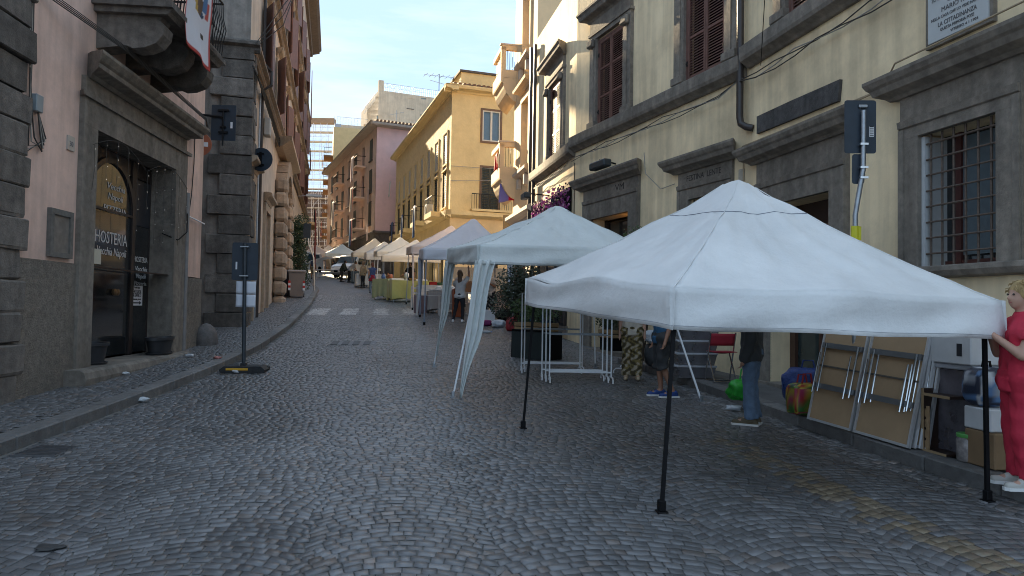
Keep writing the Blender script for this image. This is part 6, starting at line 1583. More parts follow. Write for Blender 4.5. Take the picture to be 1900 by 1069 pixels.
# clothes racks
def rack(label, x0, y0, x1, y1, h=1.5, group='white clothes racks behind the nearest tent', rails=2, foot=.45):
    L = math.hypot(x1 - x0, y1 - y0); th = math.degrees(math.atan2(y1 - y0, x1 - x0)); zb = gz((y0 + y1) / 2)
    t = thing('clothes_rack', label, 'rack', ((x0 + x1) / 2, (y0 + y1) / 2, zb), group); fr = Frame(x0, y0, th, zb)
    for s in (0, L):
        MB(fr).tube([(s, 0, .09), (s, 0, h)], .014, 8).build('upright', m_whitepaint, t, True)
        f = foot / 2
        MB(fr).tube([(s, -f, 0), (s, -f, .05), (s, -f + .04, .09), (s, f - .04, .09), (s, f, .05), (s, f, 0)], .014, 8).build('foot', m_whitepaint, t, True)
    MB(fr).tube([(0, 0, .17), (L, 0, .17)], .016, 8).build('lower_bar', m_whitepaint, t, True)
    for k in range(rails): MB(fr).tube([(0, .02 * k, h - .06 - .62 * k if k else h), (L, .02 * k, h - .06 - .62 * k if k else h)], .010, 6).build('rail', m_zinc, t, True)
rack('front clothes rack of the nested group nearest the camera', .68, 12.1, 1.76, 12.1)
rack('middle clothes rack of the nested group', .62, 12.24, 1.70, 12.22)
rack('rear clothes rack of the nested group', .56, 12.38, 1.64, 12.36)
rack('separate white clothes rack behind the nested group beside the planter', .20, 13.15, 1.32, 13.2)
rack('second rack pressed close behind the separate one by the planter', .26, 13.32, 1.38, 13.36)
rack('white clothes rack seen end on beside the kerb', 2.16, 13.0, 2.45, 14.0, 1.4)
# folding chair with red seat
def folding_chair(label, x, y, z, th, col):
    t = thing('folding_chair', label, 'chair', (x, y, z)); fr = Frame(x, y, th, z)
    for sx in (-.22, .22):
        MB(fr).tube([(sx, .16, 0), (sx, -.06, .82)], .013, 8).build('leg', m_chrome, t, True)
        MB(fr).tube([(sx * .88, -.16, 0), (sx * .88, .14, .50)], .013, 8).build('leg', m_chrome, t, True)
    MB(fr).tube([(-.22, .16, .012), (.22, .16, .012)], .012, 6).tube([(-.19, -.16, .012), (.19, -.16, .012)], .012, 6).build('stretcher', m_chrome, t)
    mr = M('red chair canvas', col, .8, .12, 8)
    MB(fr).grid(lambda u, v: (-.20 + .4 * u, -.16 + .32 * v, .50 - .03 * math.sin(u * 3.14) * math.sin(v * 3.14)), 8, 8).build('seat', mr, t, 'all', solid=.012)
    MB(fr).grid(lambda u, v: (-.21 + .42 * u, -.01 - .05 * v - .03 * math.sin(u * 3.14), .60 + .20 * v), 8, 4).build('backrest', mr, t, 'all', solid=.012)
folding_chair('folded steel chair with red canvas seat beside the clear boxes', 3.52, 11.55, gz(11.55) + .13, 8, (.30, .015, .03))
# clear storage boxes
m_clear = M('cloudy clear plastic', (.16, .16, .175), .25, .3, 4, spec=.5, alpha=.72); m_lid = M('clear lid edge', (.42, .44, .48), .35, .1, 6)
for i, lb in enumerate(('lowest clear storage box of the stack by the red chair', 'second clear storage box up in the stack by the red chair', 'third clear storage box up in the stack by the red chair', 'fourth clear storage box up in the stack by the red chair')):
    t = thing('storage_box', lb, 'box', (3.15 + .02 * i, 12.0, gz(12) + .135 + .215 * i), 'clear storage boxes by the red chair'); fr = Frame(3.15 + .02 * i, 12.0, 4 - i * 2, gz(12) + .135 + .215 * i)
    MB(fr).add([(-.30, -.19, 0), (.30, -.19, 0), (.30, .19, 0), (-.30, .19, 0), (-.34, -.22, .18), (.34, -.22, .18), (.34, .22, .18), (-.34, .22, .18)], [(0, 3, 2, 1), (0, 1, 5, 4), (1, 2, 6, 5), (2, 3, 7, 6), (3, 0, 4, 7)]).build('tub', m_clear, t)
    MB(fr).cbox(-.355, .355, -.235, .235, .18, .212, .008).build('lid', m_lid, t)
    cm = MB(fr)
    for k in range(5): cm.ball((-.22 + .11 * k, 0, .08), .075, 8, 5, (1, 1.6, .9))
    cm.build('contents', M('box contents %d' % i, ((.10, .03, .02), (.08, .07, .05), (.13, .04, .03), (.15, .10, .08))[i], .9, .4, 9), t)['kind'] = 'stuff'
# bags
m_patch = M('printed shopping bag', (1, 1, 1), .45, .1, 8, attr='Col', bump=.3, bscale=14)
def floral(u, v):
    r = random.Random(int(u * 26) * 37 + int(v * 13)); return r.choice([(.30, .02, .02), (.36, .28, .03), (.04, .14, .03), (.42, .10, .02), (.10, .25, .04), (.35, .03, .10), (.50, .40, .05), (.03, .06, .02)])
lump('shopping_bag', 'floral printed shopping bag on the right pavement before the blue bag', 'bag', pw_(3.72, 8.75), (.42, .26, .40), m_patch, 3, cols=floral, rough=.07, pw=5, handles=((0, -.05, .08, .12), (0, .06, .08, .10)), hmat=M('red webbing', (.3, .02, .02), .8), th=10)
lump('shopping_bag', 'big crinkled blue bag leaning by the doorway', 'bag', pw_(4.02, 9.35), (.62, .36, .52), M('blue woven plastic', (.008, .035, .17), .35, .2, 10, bump=.8, bscale=8, bdist=.06), 5, rough=.14, pw=3.4, handles=((0, 0, .1, .1),), th=-20)
lump('plastic_bag', 'bright green plastic bag behind the person in jeans', 'bag', pw_(3.25, 9.75), (.40, .26, .30), M('green plastic', (.03, .36, .04), .35, .2, 9, bump=.6, bscale=10, sub=.2), 7, rough=.25, handles=((.05, 0, .08, .14),), th=20)
lump('rucksack', 'slumped grey fabric bag on the pavement by the end rack', 'bag', pw_(2.75, 13.2), (.42, .34, .46), M('grey nylon', (.055, .06, .065), .7, .2, 8, bump=.4), 9, rough=.12, handles=((0, 0, .06, .08),))
lump('plastic_bag', 'crumpled white bag lying on the slumped grey bag', 'bag', (2.72, 13.15, gz(13.15) + .58), (.36, .26, .26), M('white film', (.62, .66, .72), .4, .1, 9, bump=.8, bscale=9, sub=.2), 10, rough=.22)
# folding tables leaning at the kerb
def ftable(label, x0, y0, x1, y1, lean, zoff, brown=True, H=1.18, inset=0.0):
    L = math.hypot(x1 - x0, y1 - y0); th = math.degrees(math.atan2(y1 - y0, x1 - x0)); yb = (y0 + y1) / 2; zb = gz(yb) + .135
    t = thing('folding_table', label, 'table', ((x0 + x1) / 2, yb, zb), 'folded tables leaning on the right pavement'); fr = Frame(x0, y0, th, zb)
    n_ = -1.0  # leans away from the road, i.e. towards local -y
    sl = (gz(y1) - gz(y0))
    def tr(mb):
        mb.v = [(x, y * math.cos(lean) + n_ * z * math.sin(lean), z * math.cos(lean) - n_ * y * math.sin(lean) + sl * x / L) for x, y, z in mb.v]; return mb
    tr(MB(fr).box(.02, L - .02, -.008, .002, .02, H - .02)).build('top_panel', M('brown hardboard', (.40, .27, .155), .75, .1, 3), t)
    for a in ((0, .025, 0, H), (L - .025, L, 0, H)): tr(MB(fr).box(a[0], a[1], -.016, .018, 0, H)).build('edge_rail', M('aluminium rail', (.62, .63, .64), .4, .08, 8, metal=.5), t)
    for a in ((0, .028), (H - .028, H)): tr(MB(fr).box(.025, L - .025, -.016, .018, a[0], a[1])).build('edge_rail', M('aluminium rail', (.62, .63, .64), .4, .08, 8, metal=.5), t)
    for a in (.36, .78): tr(MB(fr).box(.04, L - .04, .003, .035, H * a - .03, H * a + .03)).build('cross_bar', M('grey steel bar', (.25, .26, .27), .4, .1, 8, metal=.7), t)
    tr(MB(fr).box(.03, L - .03, .003, .012, H * .56, H * .56 + .02)).build('batten', M('dark batten', (.1, .085, .07), .8), t)
    for a, b in ((.08, .12), (L - .12, L - .08)):
        tr(MB(fr).tube([(a, .045, H * .30), (a, .045, H * .80)], .012, 8)).build('leg', m_chrome, t, True); tr(MB(fr).tube([(b + .035, .055, H * .28), (b + .035, .055, H * .70)], .012, 8)).build('leg', m_chrome, t, True)
ftable('folded brown table with steel legs, left one of the leaning pair', 3.80, 7.72, 3.62, 8.42, rad(13), 0)
ftable('folded brown table with steel legs, right one of the leaning pair', 3.99, 6.92, 3.81, 7.68, rad(13), 0)
for i in range(3): ftable(('folded table tucked directly behind the leaning pair', 'folded table second behind the leaning pair', 'folded table third behind the leaning pair')[i], 4.05 + .055 * (i + 0), 6.93 - .02 * i, 3.87 + .055 * i, 7.66, rad(12 - i), 0)
# stack of goods at the right edge
t, fr = boxy('storage_bin', 'big cloudy plastic bin under the white carton at the right edge', 'box', (4.54, 6.98, gz(6.95) + .135), .75, .5, .82, 104, M('cloudy bin', (.13, .12, .14), .25, .5, 3, alpha=.8))
MB(fr).cbox(-.40, .40, -.28, .28, .82, .87, .01).build('lid', m_lid, t)
m_carton = M('white carton', (.62, .63, .64), .8, .06, 5, stain=.1)
t, fr = boxy('carton', 'white cardboard carton on the cloudy plastic bin', 'box', (4.50, 6.95, gz(6.95) + 1.01), .80, .50, .27, 101, m_carton)
MB(fr).box(-.40, .40, -.004, .004, .27, .275).build('flap_seam', m_ink, t)
MB(fr).box(-.30, -.24, .251, .254, .08, .2).build('print', m_ink, t)
def kil(u, v):
    a = (u * 9) % 1, (v * 5) % 1; return (.5, .45, .42) if abs(a[0] - .5) + abs(a[1] - .5) < .28 else (.30, .02, .03)
lump('cushion', 'red and white patterned cushion on top of the white carton', 'cushion', (4.47, 6.85, gz(6.95) + 1.285), (.34, .5, .16), m_attrcloth, 11, cols=kil, rough=.05, pw=4, th=11)
lump('plastic_bag', 'crumpled white plastic bag on the goods behind the leaning tables', 'bag', (4.50, 7.50, gz(7.3) + 1.02), (.5, .4, .26), MATS['white film'], 12, rough=.25)
t, fr = boxy('carton', 'brown carton behind the leaning tables', 'box', (4.56, 7.58, gz(7.4) + .135), .45, .5, .88, 100, M('brown cardboard', (.25, .16, .085), .85, .1, 4, stain=.15))
mw = M('pale crate wood', (.33, .22, .12), .8, .2, 6, bump=.2)
t = thing('wooden_crate', 'slatted wooden crate between the tables and the dark shelf', 'crate', pw_(4.24, 7.02)); fr = Frame(4.24, 7.02, 100, gz(7.02) + .135)
for k in range(4):
    for yy in (-.11, .11): MB(fr).cbox(-.14, .14, yy - .008, yy + .008, .015 + k * .105, .095 + k * .105, .003).build('slat', mw, t)
for xx in (-.13, .13):
    for yy in (-.12, .12): MB(fr).box(xx - .018, xx + .018, yy - .006, yy + .006, 0, .44).build('corner_post', mw, t)
MB(fr).box(-.13, .13, -.1, .1, .0, .01).build('base', mw, t)
t = thing('small_shelf', 'dark brown open shelf with pale edges standing on the pavement', 'shelf', pw_(4.30, 6.80)); fr = Frame(4.30, 6.80, 99, gz(6.72) + .135)
mdk = M('dark stained board', (.030, .015, .010), .6, .2, 6); mpe = M('pale board edge', (.36, .25, .14), .7, .1, 6)
MB(fr).box(.14, .165, -.15, .15, 0, .62).build('side_board', mdk, t); MB(fr).box(-.15, .14, -.15, .15, 0, .022).build('bottom_board', mdk, t); MB(fr).box(-.19, .165, -.16, .15, .55, .575).build('top_board', mdk, t); MB(fr).box(-.15, .14, -.15, -.13, .02, .55).build('back_board', mdk, t)
MB(fr).box(.138, .167, .150, .156, 0, .62).box(-.19, .138, .150, .156, .55, .577).box(-.15, .138, .150, .156, 0, .024).build('edge_banding', mpe, t)
t = thing('jar', 'glass jar with a green lid beside the dark shelf', 'jar', pw_(4.30, 6.50)); fr = Frame(4.30, 6.50, 0, gz(6.52) + .135)
MB(fr).lathe([(.09, 0), (.1, .02), (.1, .20), (.085, .22)], (0, 0, 0), 16).build('glass', M('milky glass', (.30, .27, .26), .2, .5, 12, alpha=.85), t, True); MB(fr).lathe([(.098, .22), (.10, .225), (.10, .25), (.095, .255)], (0, 0, 0), 16).build('lid', M('green lid', (.10, .35, .08), .5), t, True)
t, fr = boxy('carton', 'brown carton on the pavement below the small white box', 'box', pw_(4.44, 6.32), .34, .36, .32, 98, MATS['brown cardboard'])
t, fr = boxy('carton', 'small white box on the low brown carton', 'box', (4.43, 6.34, gz(6.38) + .46), .32, .34, .20, 95, m_carton)
def camo(u, v):
    r = random.Random(int(u * 16) * 53 + int(v * 9) * 7); return r.choice([(.02, .025, .05), (.02, .025, .05), (.02, .03, .06), (.5, .52, .55), (.10, .20, .38), (.3, .32, .36)])
lump('rucksack', 'black and white patterned rucksack on the small white box', 'bag', (4.40, 6.40, gz(6.4) + .665), (.34, .30, .36), m_patch, 14, cols=camo, rough=.08, pw=3.2, handles=((0, 0, .05, .05),), hmat=m_black)

# ---- farther stall goods
def stall_table(label, x, y, L, D, h, th, clothmat, skirt=True, group='stall tables up the street'):
    t = thing('stall_table', label, 'table', g3(x, y), group); zb = gz(y); fr = Frame(x, y, th, zb)
    MB(fr).cbox(-L / 2, L / 2, -D / 2, D / 2, h - .03, h, .005).build('top', m_whitepaint, t)
    for sx in (-1, 1):
        for sy in (-1, 1): MB(fr).tube([(sx * (L / 2 - .08), sy * (D / 2 - .08), -.05), (sx * (L / 2 - .08), sy * (D / 2 - .08), h - .03)], .02, 6).build('leg', m_zinc, t)
    if skirt:
        m_ = MB(fr); per = [(-L / 2, -D / 2), (L / 2, -D / 2), (L / 2, D / 2), (-L / 2, D / 2), (-L / 2, -D / 2)]
        N = 64
        def f(u, v):
            q = u * 4 % 4 if u < 1 else 3.9999; i = int(q); a, b = per[i], per[i + 1]; w = q - i
            x_, y_ = a[0] + (b[0] - a[0]) * w, a[1] + (b[1] - a[1]) * w; k = .012 + .05 * v * (.5 + .5 * math.sin(u * 75)); n = math.hypot(x_, y_)
            return (x_ * (1 + k / n), y_ * (1 + k / n), h + .006 - (h - .08 - .06 * math.sin(u * 23)) * v)
        m_.grid(f, N, 6); m_.box(-L / 2 - .01, L / 2 + .01, -D / 2 - .01, D / 2 + .01, h + .001, h + .008); m_.build('cloth', clothmat, t, True)
    return fr, zb
m_ygc = M('yellow green satin', (.42, .42, .13), .45, .15, 2, sheen=.3); m_whc = M('white table cloth', (.68, .68, .66), .85, .05, 4)
stall_table('stall table draped in shiny yellow green cloth', -4.75, 32.1, 1.9, .9, .95, 25, m_ygc)
stall_table('stall table with pale green cloth beside the yellow one', -6.0, 33.6, 1.4, .9, .95, 65, M('pale green cloth', (.33, .38, .22), .7, .15, 3))
stall_table('white draped stall table under the pink beige tent', -3.0, 29.3, 2.0, .8, .9, 15, m_whc)
stall_table('table with a grey striped cloth under the bluish tent', -2.5, 26.6, 1.5, .7, .8, 12, M('grey striped cloth', (.38, .37, .37), .85, .3, 20, aniso=(6, 6, .05)))
stall_table('white cloth stall table near the parked car', -9.0, 43.8, 1.8, .8, .85, 20, m_whc)
stall_table('long wooden trestle with goods left of the parked car', -14.6, 55.6, 2.6, .8, .75, 10, M('bare wood', (.30, .21, .13), .85), skirt=False)
stall_table('bare white trestle before the parked car', -11.6, 51.6, 1.8, .7, .75, 15, m_whc, skirt=False)
t = thing('mannequin_head', 'white mannequin head on the yellow cloth stall table', 'mannequin', (-4.9, 32.0, gz(32.1) + .96)); fr = Frame(-4.9, 32.0, 0, gz(32.1) + .96)
MB(fr).lathe([(.10, 0), (.06, .06), (.055, .12), (.09, .17), (.11, .25), (.10, .33), (.05, .38), (.01, .39)], (0, 0, 0), 12).build('head', m_whc, t, True)
for i, (lb, x, y, L, D, h, col) in enumerate((('flat white box left on the yellow cloth table', -5.35, 32.0, .6, .4, .10, (.66, .66, .66)), ('flat white box right on the yellow cloth table', -4.3, 32.35, .55, .4, .08, (.66, .66, .66)))):
    boxy('goods_box', lb, 'box', (x, y, gz(32.1) + .962), L, D, h, 25, M('goods %d' % i, col, .8))
boxy('goods_box', 'small red box on the white draped table', 'box', (-3.35, 29.2, gz(29.3) + .912), .3, .25, .14, 15, M('red goods', (.42, .02, .02), .7))
for i, (lb, x, y) in enumerate((('white crockery pile on the striped cloth table', -2.4, 26.6), ('glass and crockery at the end of the striped cloth table', -2.9, 26.5))):
    t = thing('crockery', lb, 'crockery', (x, y, gz(26.6) + .81)); fr = Frame(x, y, 0, gz(26.6) + .81)
    for k in range(6): MB(fr).lathe([(.05, 0), (.09, .05), (.085, .09)], (-.2 + .09 * k, .06 * math.sin(k * 2), 0), 10).build('cup', m_whc, t, True)
    MB(fr).lathe([(.08, 0), (.15, .04), (.12, .16), (.04, .20)], (.1, 0, .0), 12).build('tureen', m_whc, t, True)
# small goods on the stall tables
def goods(label, x, y, h0, prof, col, cat='vase'):
    t = thing('stall_goods', label, cat, (x, y, gz(y) + h0)); fr = Frame(x, y, 0, gz(y) + h0)
    MB(fr).lathe(prof, (0, 0, 0), 12).build('body', M('goods ' + label[:14], col, .45, .15, 6), t, True)
VA = [(.05, 0), (.10, .06), (.11, .14), (.06, .22), (.04, .27), (.06, .30)]; LA = [(.07, 0), (.02, .03), (.02, .2), (.13, .21), (.07, .38), (.06, .38)]; BO = [(.05, 0), (.13, .05), (.17, .11), (.165, .12)]; PO = [(.09, 0), (.13, .08), (.13, .2), (.10, .24), (.03, .26)]
for lb, x, y, h0, pr, col in (('tall brown vase on the pale green cloth table', -6.1, 33.9, .96, VA, (.22, .09, .04)), ('red copper pot on the pale green cloth table', -5.9, 33.4, .96, PO, (.34, .10, .04)), ('blue vase at the end of the pale green cloth table', -6.2, 33.2, .96, VA, (.06, .12, .28)),
    ('white lamp with shade on the white draped table', -2.6, 29.4, .91, LA, (.6, .56, .48)), ('green bowl on the white draped table', -3.1, 29.3, .91, BO, (.08, .2, .1)), ('brass pot on the white draped table', -2.3, 29.5, .91, PO, (.4, .26, .08)),
    ('dark jug on the white cloth table near the car', -9.3, 43.7, .86, VA, (.05, .04, .04)), ('orange bowl on the white cloth table near the car', -8.8, 43.9, .86, BO, (.45, .16, .04)), ('pale lamp on the white cloth table near the car', -8.5, 44.0, .86, LA, (.6, .55, .45)),
    ('brown pot on the long wooden trestle', -14.9, 55.6, .76, PO, (.22, .11, .05)), ('white jug on the long wooden trestle', -14.3, 55.7, .76, VA, (.6, .6, .58)), ('amber glass bowl on the yellow cloth table', -4.6, 31.9, .965, BO, (.4, .2, .05))):
    goods(lb, x, y, h0, pr, col)
# white slatted benches, chest, orange crate
def bench(label, x, y, L, th, h=.45, back=False):
    t = thing('slatted_bench', label, 'bench', g3(x, y)); fr = Frame(x, y, th, gz(y))
    for k in range(3): MB(fr).box(-L / 2, L / 2, -.18 + .13 * k, -.08 + .13 * k, h - .03, h).build('slat', m_whc, t)
    for sx in (-1, 1):
        for sy in (-.15, .17): MB(fr).box(sx * (L / 2 - .05) - .02, sx * (L / 2 - .05) + .02, sy - .02, sy + .02, 0, h - .03 if sy < 0 or not back else h + .45).build('leg', m_whc, t)
    if back:
        for k in range(2): MB(fr).box(-L / 2 + .03, L / 2 - .03, .15, .18, h + .12 + k * .2, h + .2 + k * .2).build('back_slat', m_whc, t)
bench('white slatted shelf bench in front of the striped cloth table', -3.05, 25.2, .9, 12, .75)
bench('low white bench under the striped cloth table front', -2.1, 25.6, 1.1, 12)
bench('pale garden chair at the left end of the tent row', -3.9, 28.6, .5, 60, .45, True)
boxy('wooden_chest', 'brown wooden chest on the table behind the striped cloth', 'chest', (-1.9, 27.0, gz(26.6) + .81), .7, .4, .42, 12, M('brown chest wood', (.16, .085, .045), .6, .2, 5))
boxy('orange_crate', 'orange plastic crate column by the woman in the dark dress', 'crate', g3(-1.95, 24.9), .35, .35, 1.0, 15, M('orange plastic', (.36, .085, .025), .55, .1, 5))
boxy('mauve_board', 'mauve painted board leaning by the tent leg', 'board', g3(-3.45, 26.1), .5, .05, .7, 15, M('mauve paint', (.20, .14, .15), .7))
# bags and boxes in the side street
zz = lambda y: gz(y)
lump('shopping_bag', 'red patterned shopping bag on the cobbles by the planter', 'bag', g3(.0, 20.6), (.34, .26, .44), M('red quilted plastic', (.30, .02, .03), .45, .35, 16, bump=.4), 21, rough=.08, pw=4, handles=((0, 0, .06, .06),))
lump('plastic_bag', 'white plastic bag beside the red patterned bag', 'bag', g3(-.40, 21.6), (.42, .3, .24), MATS['white film'], 22, rough=.2)
lump('bag', 'flat magenta bag on the ground below the man with the phone', 'bag', g3(-.85, 22.0), (.46, .26, .18), M('magenta fabric', (.16, .012, .09), .7, .2, 8), 23, rough=.1, pw=4)
boxy('cool_box', 'white cool box behind the magenta bag', 'box', g3(-.78, 23.1), .42, .32, .42, 10, m_carton)
boxy('suitcase', 'blue grey case next to the white cool box', 'case', g3(-1.10, 23.3), .36, .3, .40, 5, M('blue grey case', (.12, .19, .22), .5))
lump('duffel_bag', 'black duffel bag heaped by the corner house', 'bag', g3(-.10, 23.2), (.8, .45, .45), m_black, 24, rough=.15)
boxy('plastic_tub', 'bright blue plastic tub beside the black duffel bag', 'tub', g3(.48, 22.6), .36, .34, .42, 8, M('bright blue plastic', (.01, .10, .32), .45, .08, 5))
lump('green_bag', 'leafy green patterned bag behind the red patterned bag', 'bag', g3(.28, 20.9), (.42, .3, .40), M('green leafy print', (.10, .22, .04), .6, .6, 14), 25, rough=.12)
lump('clothes_heap', 'heap of pale clothes hung by the third tent leg', 'clothes', g3(-.35, 24.6), (.55, .5, 1.0), M('pale pink clothes', (.52, .37, .29), .9, .25, 6, bump=.6, bscale=7, bdist=.08), 26, rough=.22)
lump('clothes_heap', 'mixed heap of clothes and boxes by the corner house wall', 'clothes', (.30, 23.7, gz(23.7)), (.8, .5, .75), m_attrcloth, 27, cols=lambda u, v: random.Random(int(u * 14) * 11 + int(v * 6)).choice([(.45, .38, .3), (.05, .04, .05), (.3, .28, .1), (.1, .02, .05), (.5, .45, .42), (.03, .12, .12)]), rough=.25)
boxy('brown_panel', 'stack of red brown panels by the corner house wall', 'panel', g3(.28, 24.4), .5, .3, 1.85, 12, M('red brown panel', (.10, .04, .03), .7, .2, 3))
# litter
t = thing('plastic_bottle', 'empty clear plastic bottle lying on the cobbles in mid street', 'bottle', g3(-.72, 20.0)); fr = Frame(-.72, 20.0, 160, gz(20.0) + .04)
MB(fr).lathe([(.012, -.16), (.014, -.13), (.038, -.08), (.038, .12), (.03, .13)], (0, 0, 0), 10, 'x').build('body', M('clear bottle', (.5, .56, .6), .12, .1, 4, alpha=.6), t, True); MB(fr).lathe([(.016, -.175), (.016, -.15)], (0, 0, 0), 8, 'x').build('cap', M('blue cap', (.1, .2, .5), .5), t)
def scrap(label, px, py, dz, s, col, seed, fl=.35):
    d = ray(px, py); tt = 1.0
    for i in range(4000):
        Pq = CAM + d / np.linalg.norm(d) * tt
        if Pq[2] < gz(Pq[1]) + dz: break
        tt += .02
    lump('litter', label, 'litter', (Pq[0], Pq[1], gz(Pq[1]) + dz), (s, s * .6, s * fl), M('litter ' + label[:12], col, .6, .1, 10), seed, n=7, rough=.5)
scrap('white plastic cup lying in the left gutter', 263, 745, .01, .17, (.55, .58, .6), 51)
scrap('red and white crumpled packet on the left pavement', 403, 666, .13, .14, (.5, .2, .18), 52)
scrap('white paper scrap by the guard stone', 352, 662, .13, .16, (.55, .56, .58), 53)
scrap('white paper scrap under the rubber sign foot', 437, 692, .01, .16, (.55, .58, .62), 54)
scrap('small white scrap on the left pavement below the step', 232, 695, .13, .12, (.55, .56, .58), 55)
scrap('crumpled white wrapper at the kerb by the jeans', 1362, 762, .01, .2, (.5, .53, .56), 56)
scrap('dark torn rag on the cobbles at the bottom left', 92, 1017, .004, .17, (.03, .03, .03), 57, .07)
# ================================================================== PEOPLE
def cap(mb, p, q, r1, r2, n=12, flat=False):
    p, q = Vector(p), Vector(q); d = q - p; L = d.length
    if L < 1e-6: return mb.ball(tuple(p), r1, n, 8)
    t = d / L; ref = Vector((0, 0, 1)) if abs(t.z) < .9 else Vector((1, 0, 0)); u = t.cross(ref).normalized(); w = t.cross(u)
    prof = []
    k = 5
    if not flat:
        for i in range(k): a = math.pi / 2 * (1 - i / k); prof.append((max(1e-3, r1 * math.cos(a)), -r1 * math.sin(a)))
    for i in range(5): prof.append((r1 + (r2 - r1) * i / 4, L * i / 4))
    if not flat:
        for i in range(1, k + 1): a = math.pi / 2 * i / k; prof.append((max(1e-3, r2 * math.cos(a)), L + r2 * math.sin(a)))
    vs = []
    for (r, h) in prof:
        for j in range(n):
            a = 2 * math.pi * j / n; vs.append(tuple(p + t * h + (u * math.cos(a) + w * math.sin(a)) * r))
    m = len(prof); fs = [(i * n + j, i * n + (j + 1) % n, (i + 1) * n + (j + 1) % n, (i + 1) * n + j) for i in range(m - 1) for j in range(n)] + [tuple(range(n))[::-1], tuple(range((m - 1) * n, m * n))]
    return mb.add(vs, fs)
def fuse(mb, name, mat, parent, vox=.016, smooth=6, fac=.5, cols=None, fold=0.0):
    """one continuous skin over overlapping volumes"""
    o = mb.build(name + '_raw', mat, None)
    md = o.modifiers.new('r', 'REMESH'); md.mode = 'VOXEL'; md.voxel_size = vox
    sm = o.modifiers.new('s', 'SMOOTH'); sm.iterations = smooth; sm.factor = fac
    dg = bpy.context.evaluated_depsgraph_get(); me = bpy.data.meshes.new_from_object(o.evaluated_get(dg))
    raw = o.data; bpy.data.objects.remove(o); bpy.data.meshes.remove(raw)
    b = np.array(base_of(parent)); n = len(me.vertices); co = np.zeros(n * 3); me.vertices.foreach_get('co', co); co = co.reshape(-1, 3)
    if cols:
        ca = me.color_attributes.new('Col', 'FLOAT_COLOR', 'POINT'); d = np.ones((n, 4), np.float32)
        for i in range(n): d[i, :3] = cols(co[i])
        ca.data.foreach_set('color', d.ravel())
    if fold:
        me.update(); nn = np.zeros(n * 3); me.vertices.foreach_get('normal', nn); nn = nn.reshape(-1, 3)
        f_ = np.sin(co[:, 2] * 38 + 3 * np.sin(co[:, 0] * 17 + co[:, 1] * 13)) * .6 + np.sin(co[:, 0] * 45 + co[:, 1] * 41 + 2.5 * np.sin(co[:, 2] * 11)) * .6
        co = co + nn * (fold * f_)[:, None]
    me.vertices.foreach_set('co', (co - b).ravel()); me.update()
    me.polygons.foreach_set('use_smooth', [True] * len(me.polygons)); me.materials.clear(); me.materials.append(mat)
    me.name = name
    ob = bpy.data.objects.new(name, me); scene.collection.objects.link(ob); ob.parent = parent
    return ob
m_skin = M('skin', (.42, .24, .17), .55, .06, 6); m_skin2 = M('tanned skin', (.30, .155, .10), .55, .06, 6)
m_eye = M('eye', (.04, .03, .025), .2); m_lip = M('lips', (.36, .12, .10), .5)
BASE = dict(pel=(0, 0, .93), spi=(0, 0, 1.10), che=(0, .0, 1.30), nek=(0, -.01, 1.44), hdb=(0, .005, 1.52), hed=(0, .015, 1.62),
            hL=(-.09, 0, .90), kL=(-.10, .02, .50), aL=(-.10, -.02, .085), tL=(-.115, .15, .035), hR=(.09, 0, .90), kR=(.10, .02, .50), aR=(.10, -.02, .085), tR=(.115, .15, .035),
            sL=(-.165, -.005, 1.37), eL=(-.215, -.03, 1.10), wL=(-.225, .05, .86), sR=(.165, -.005, 1.37), eR=(.215, -.03, 1.10), wR=(.225, .05, .86))
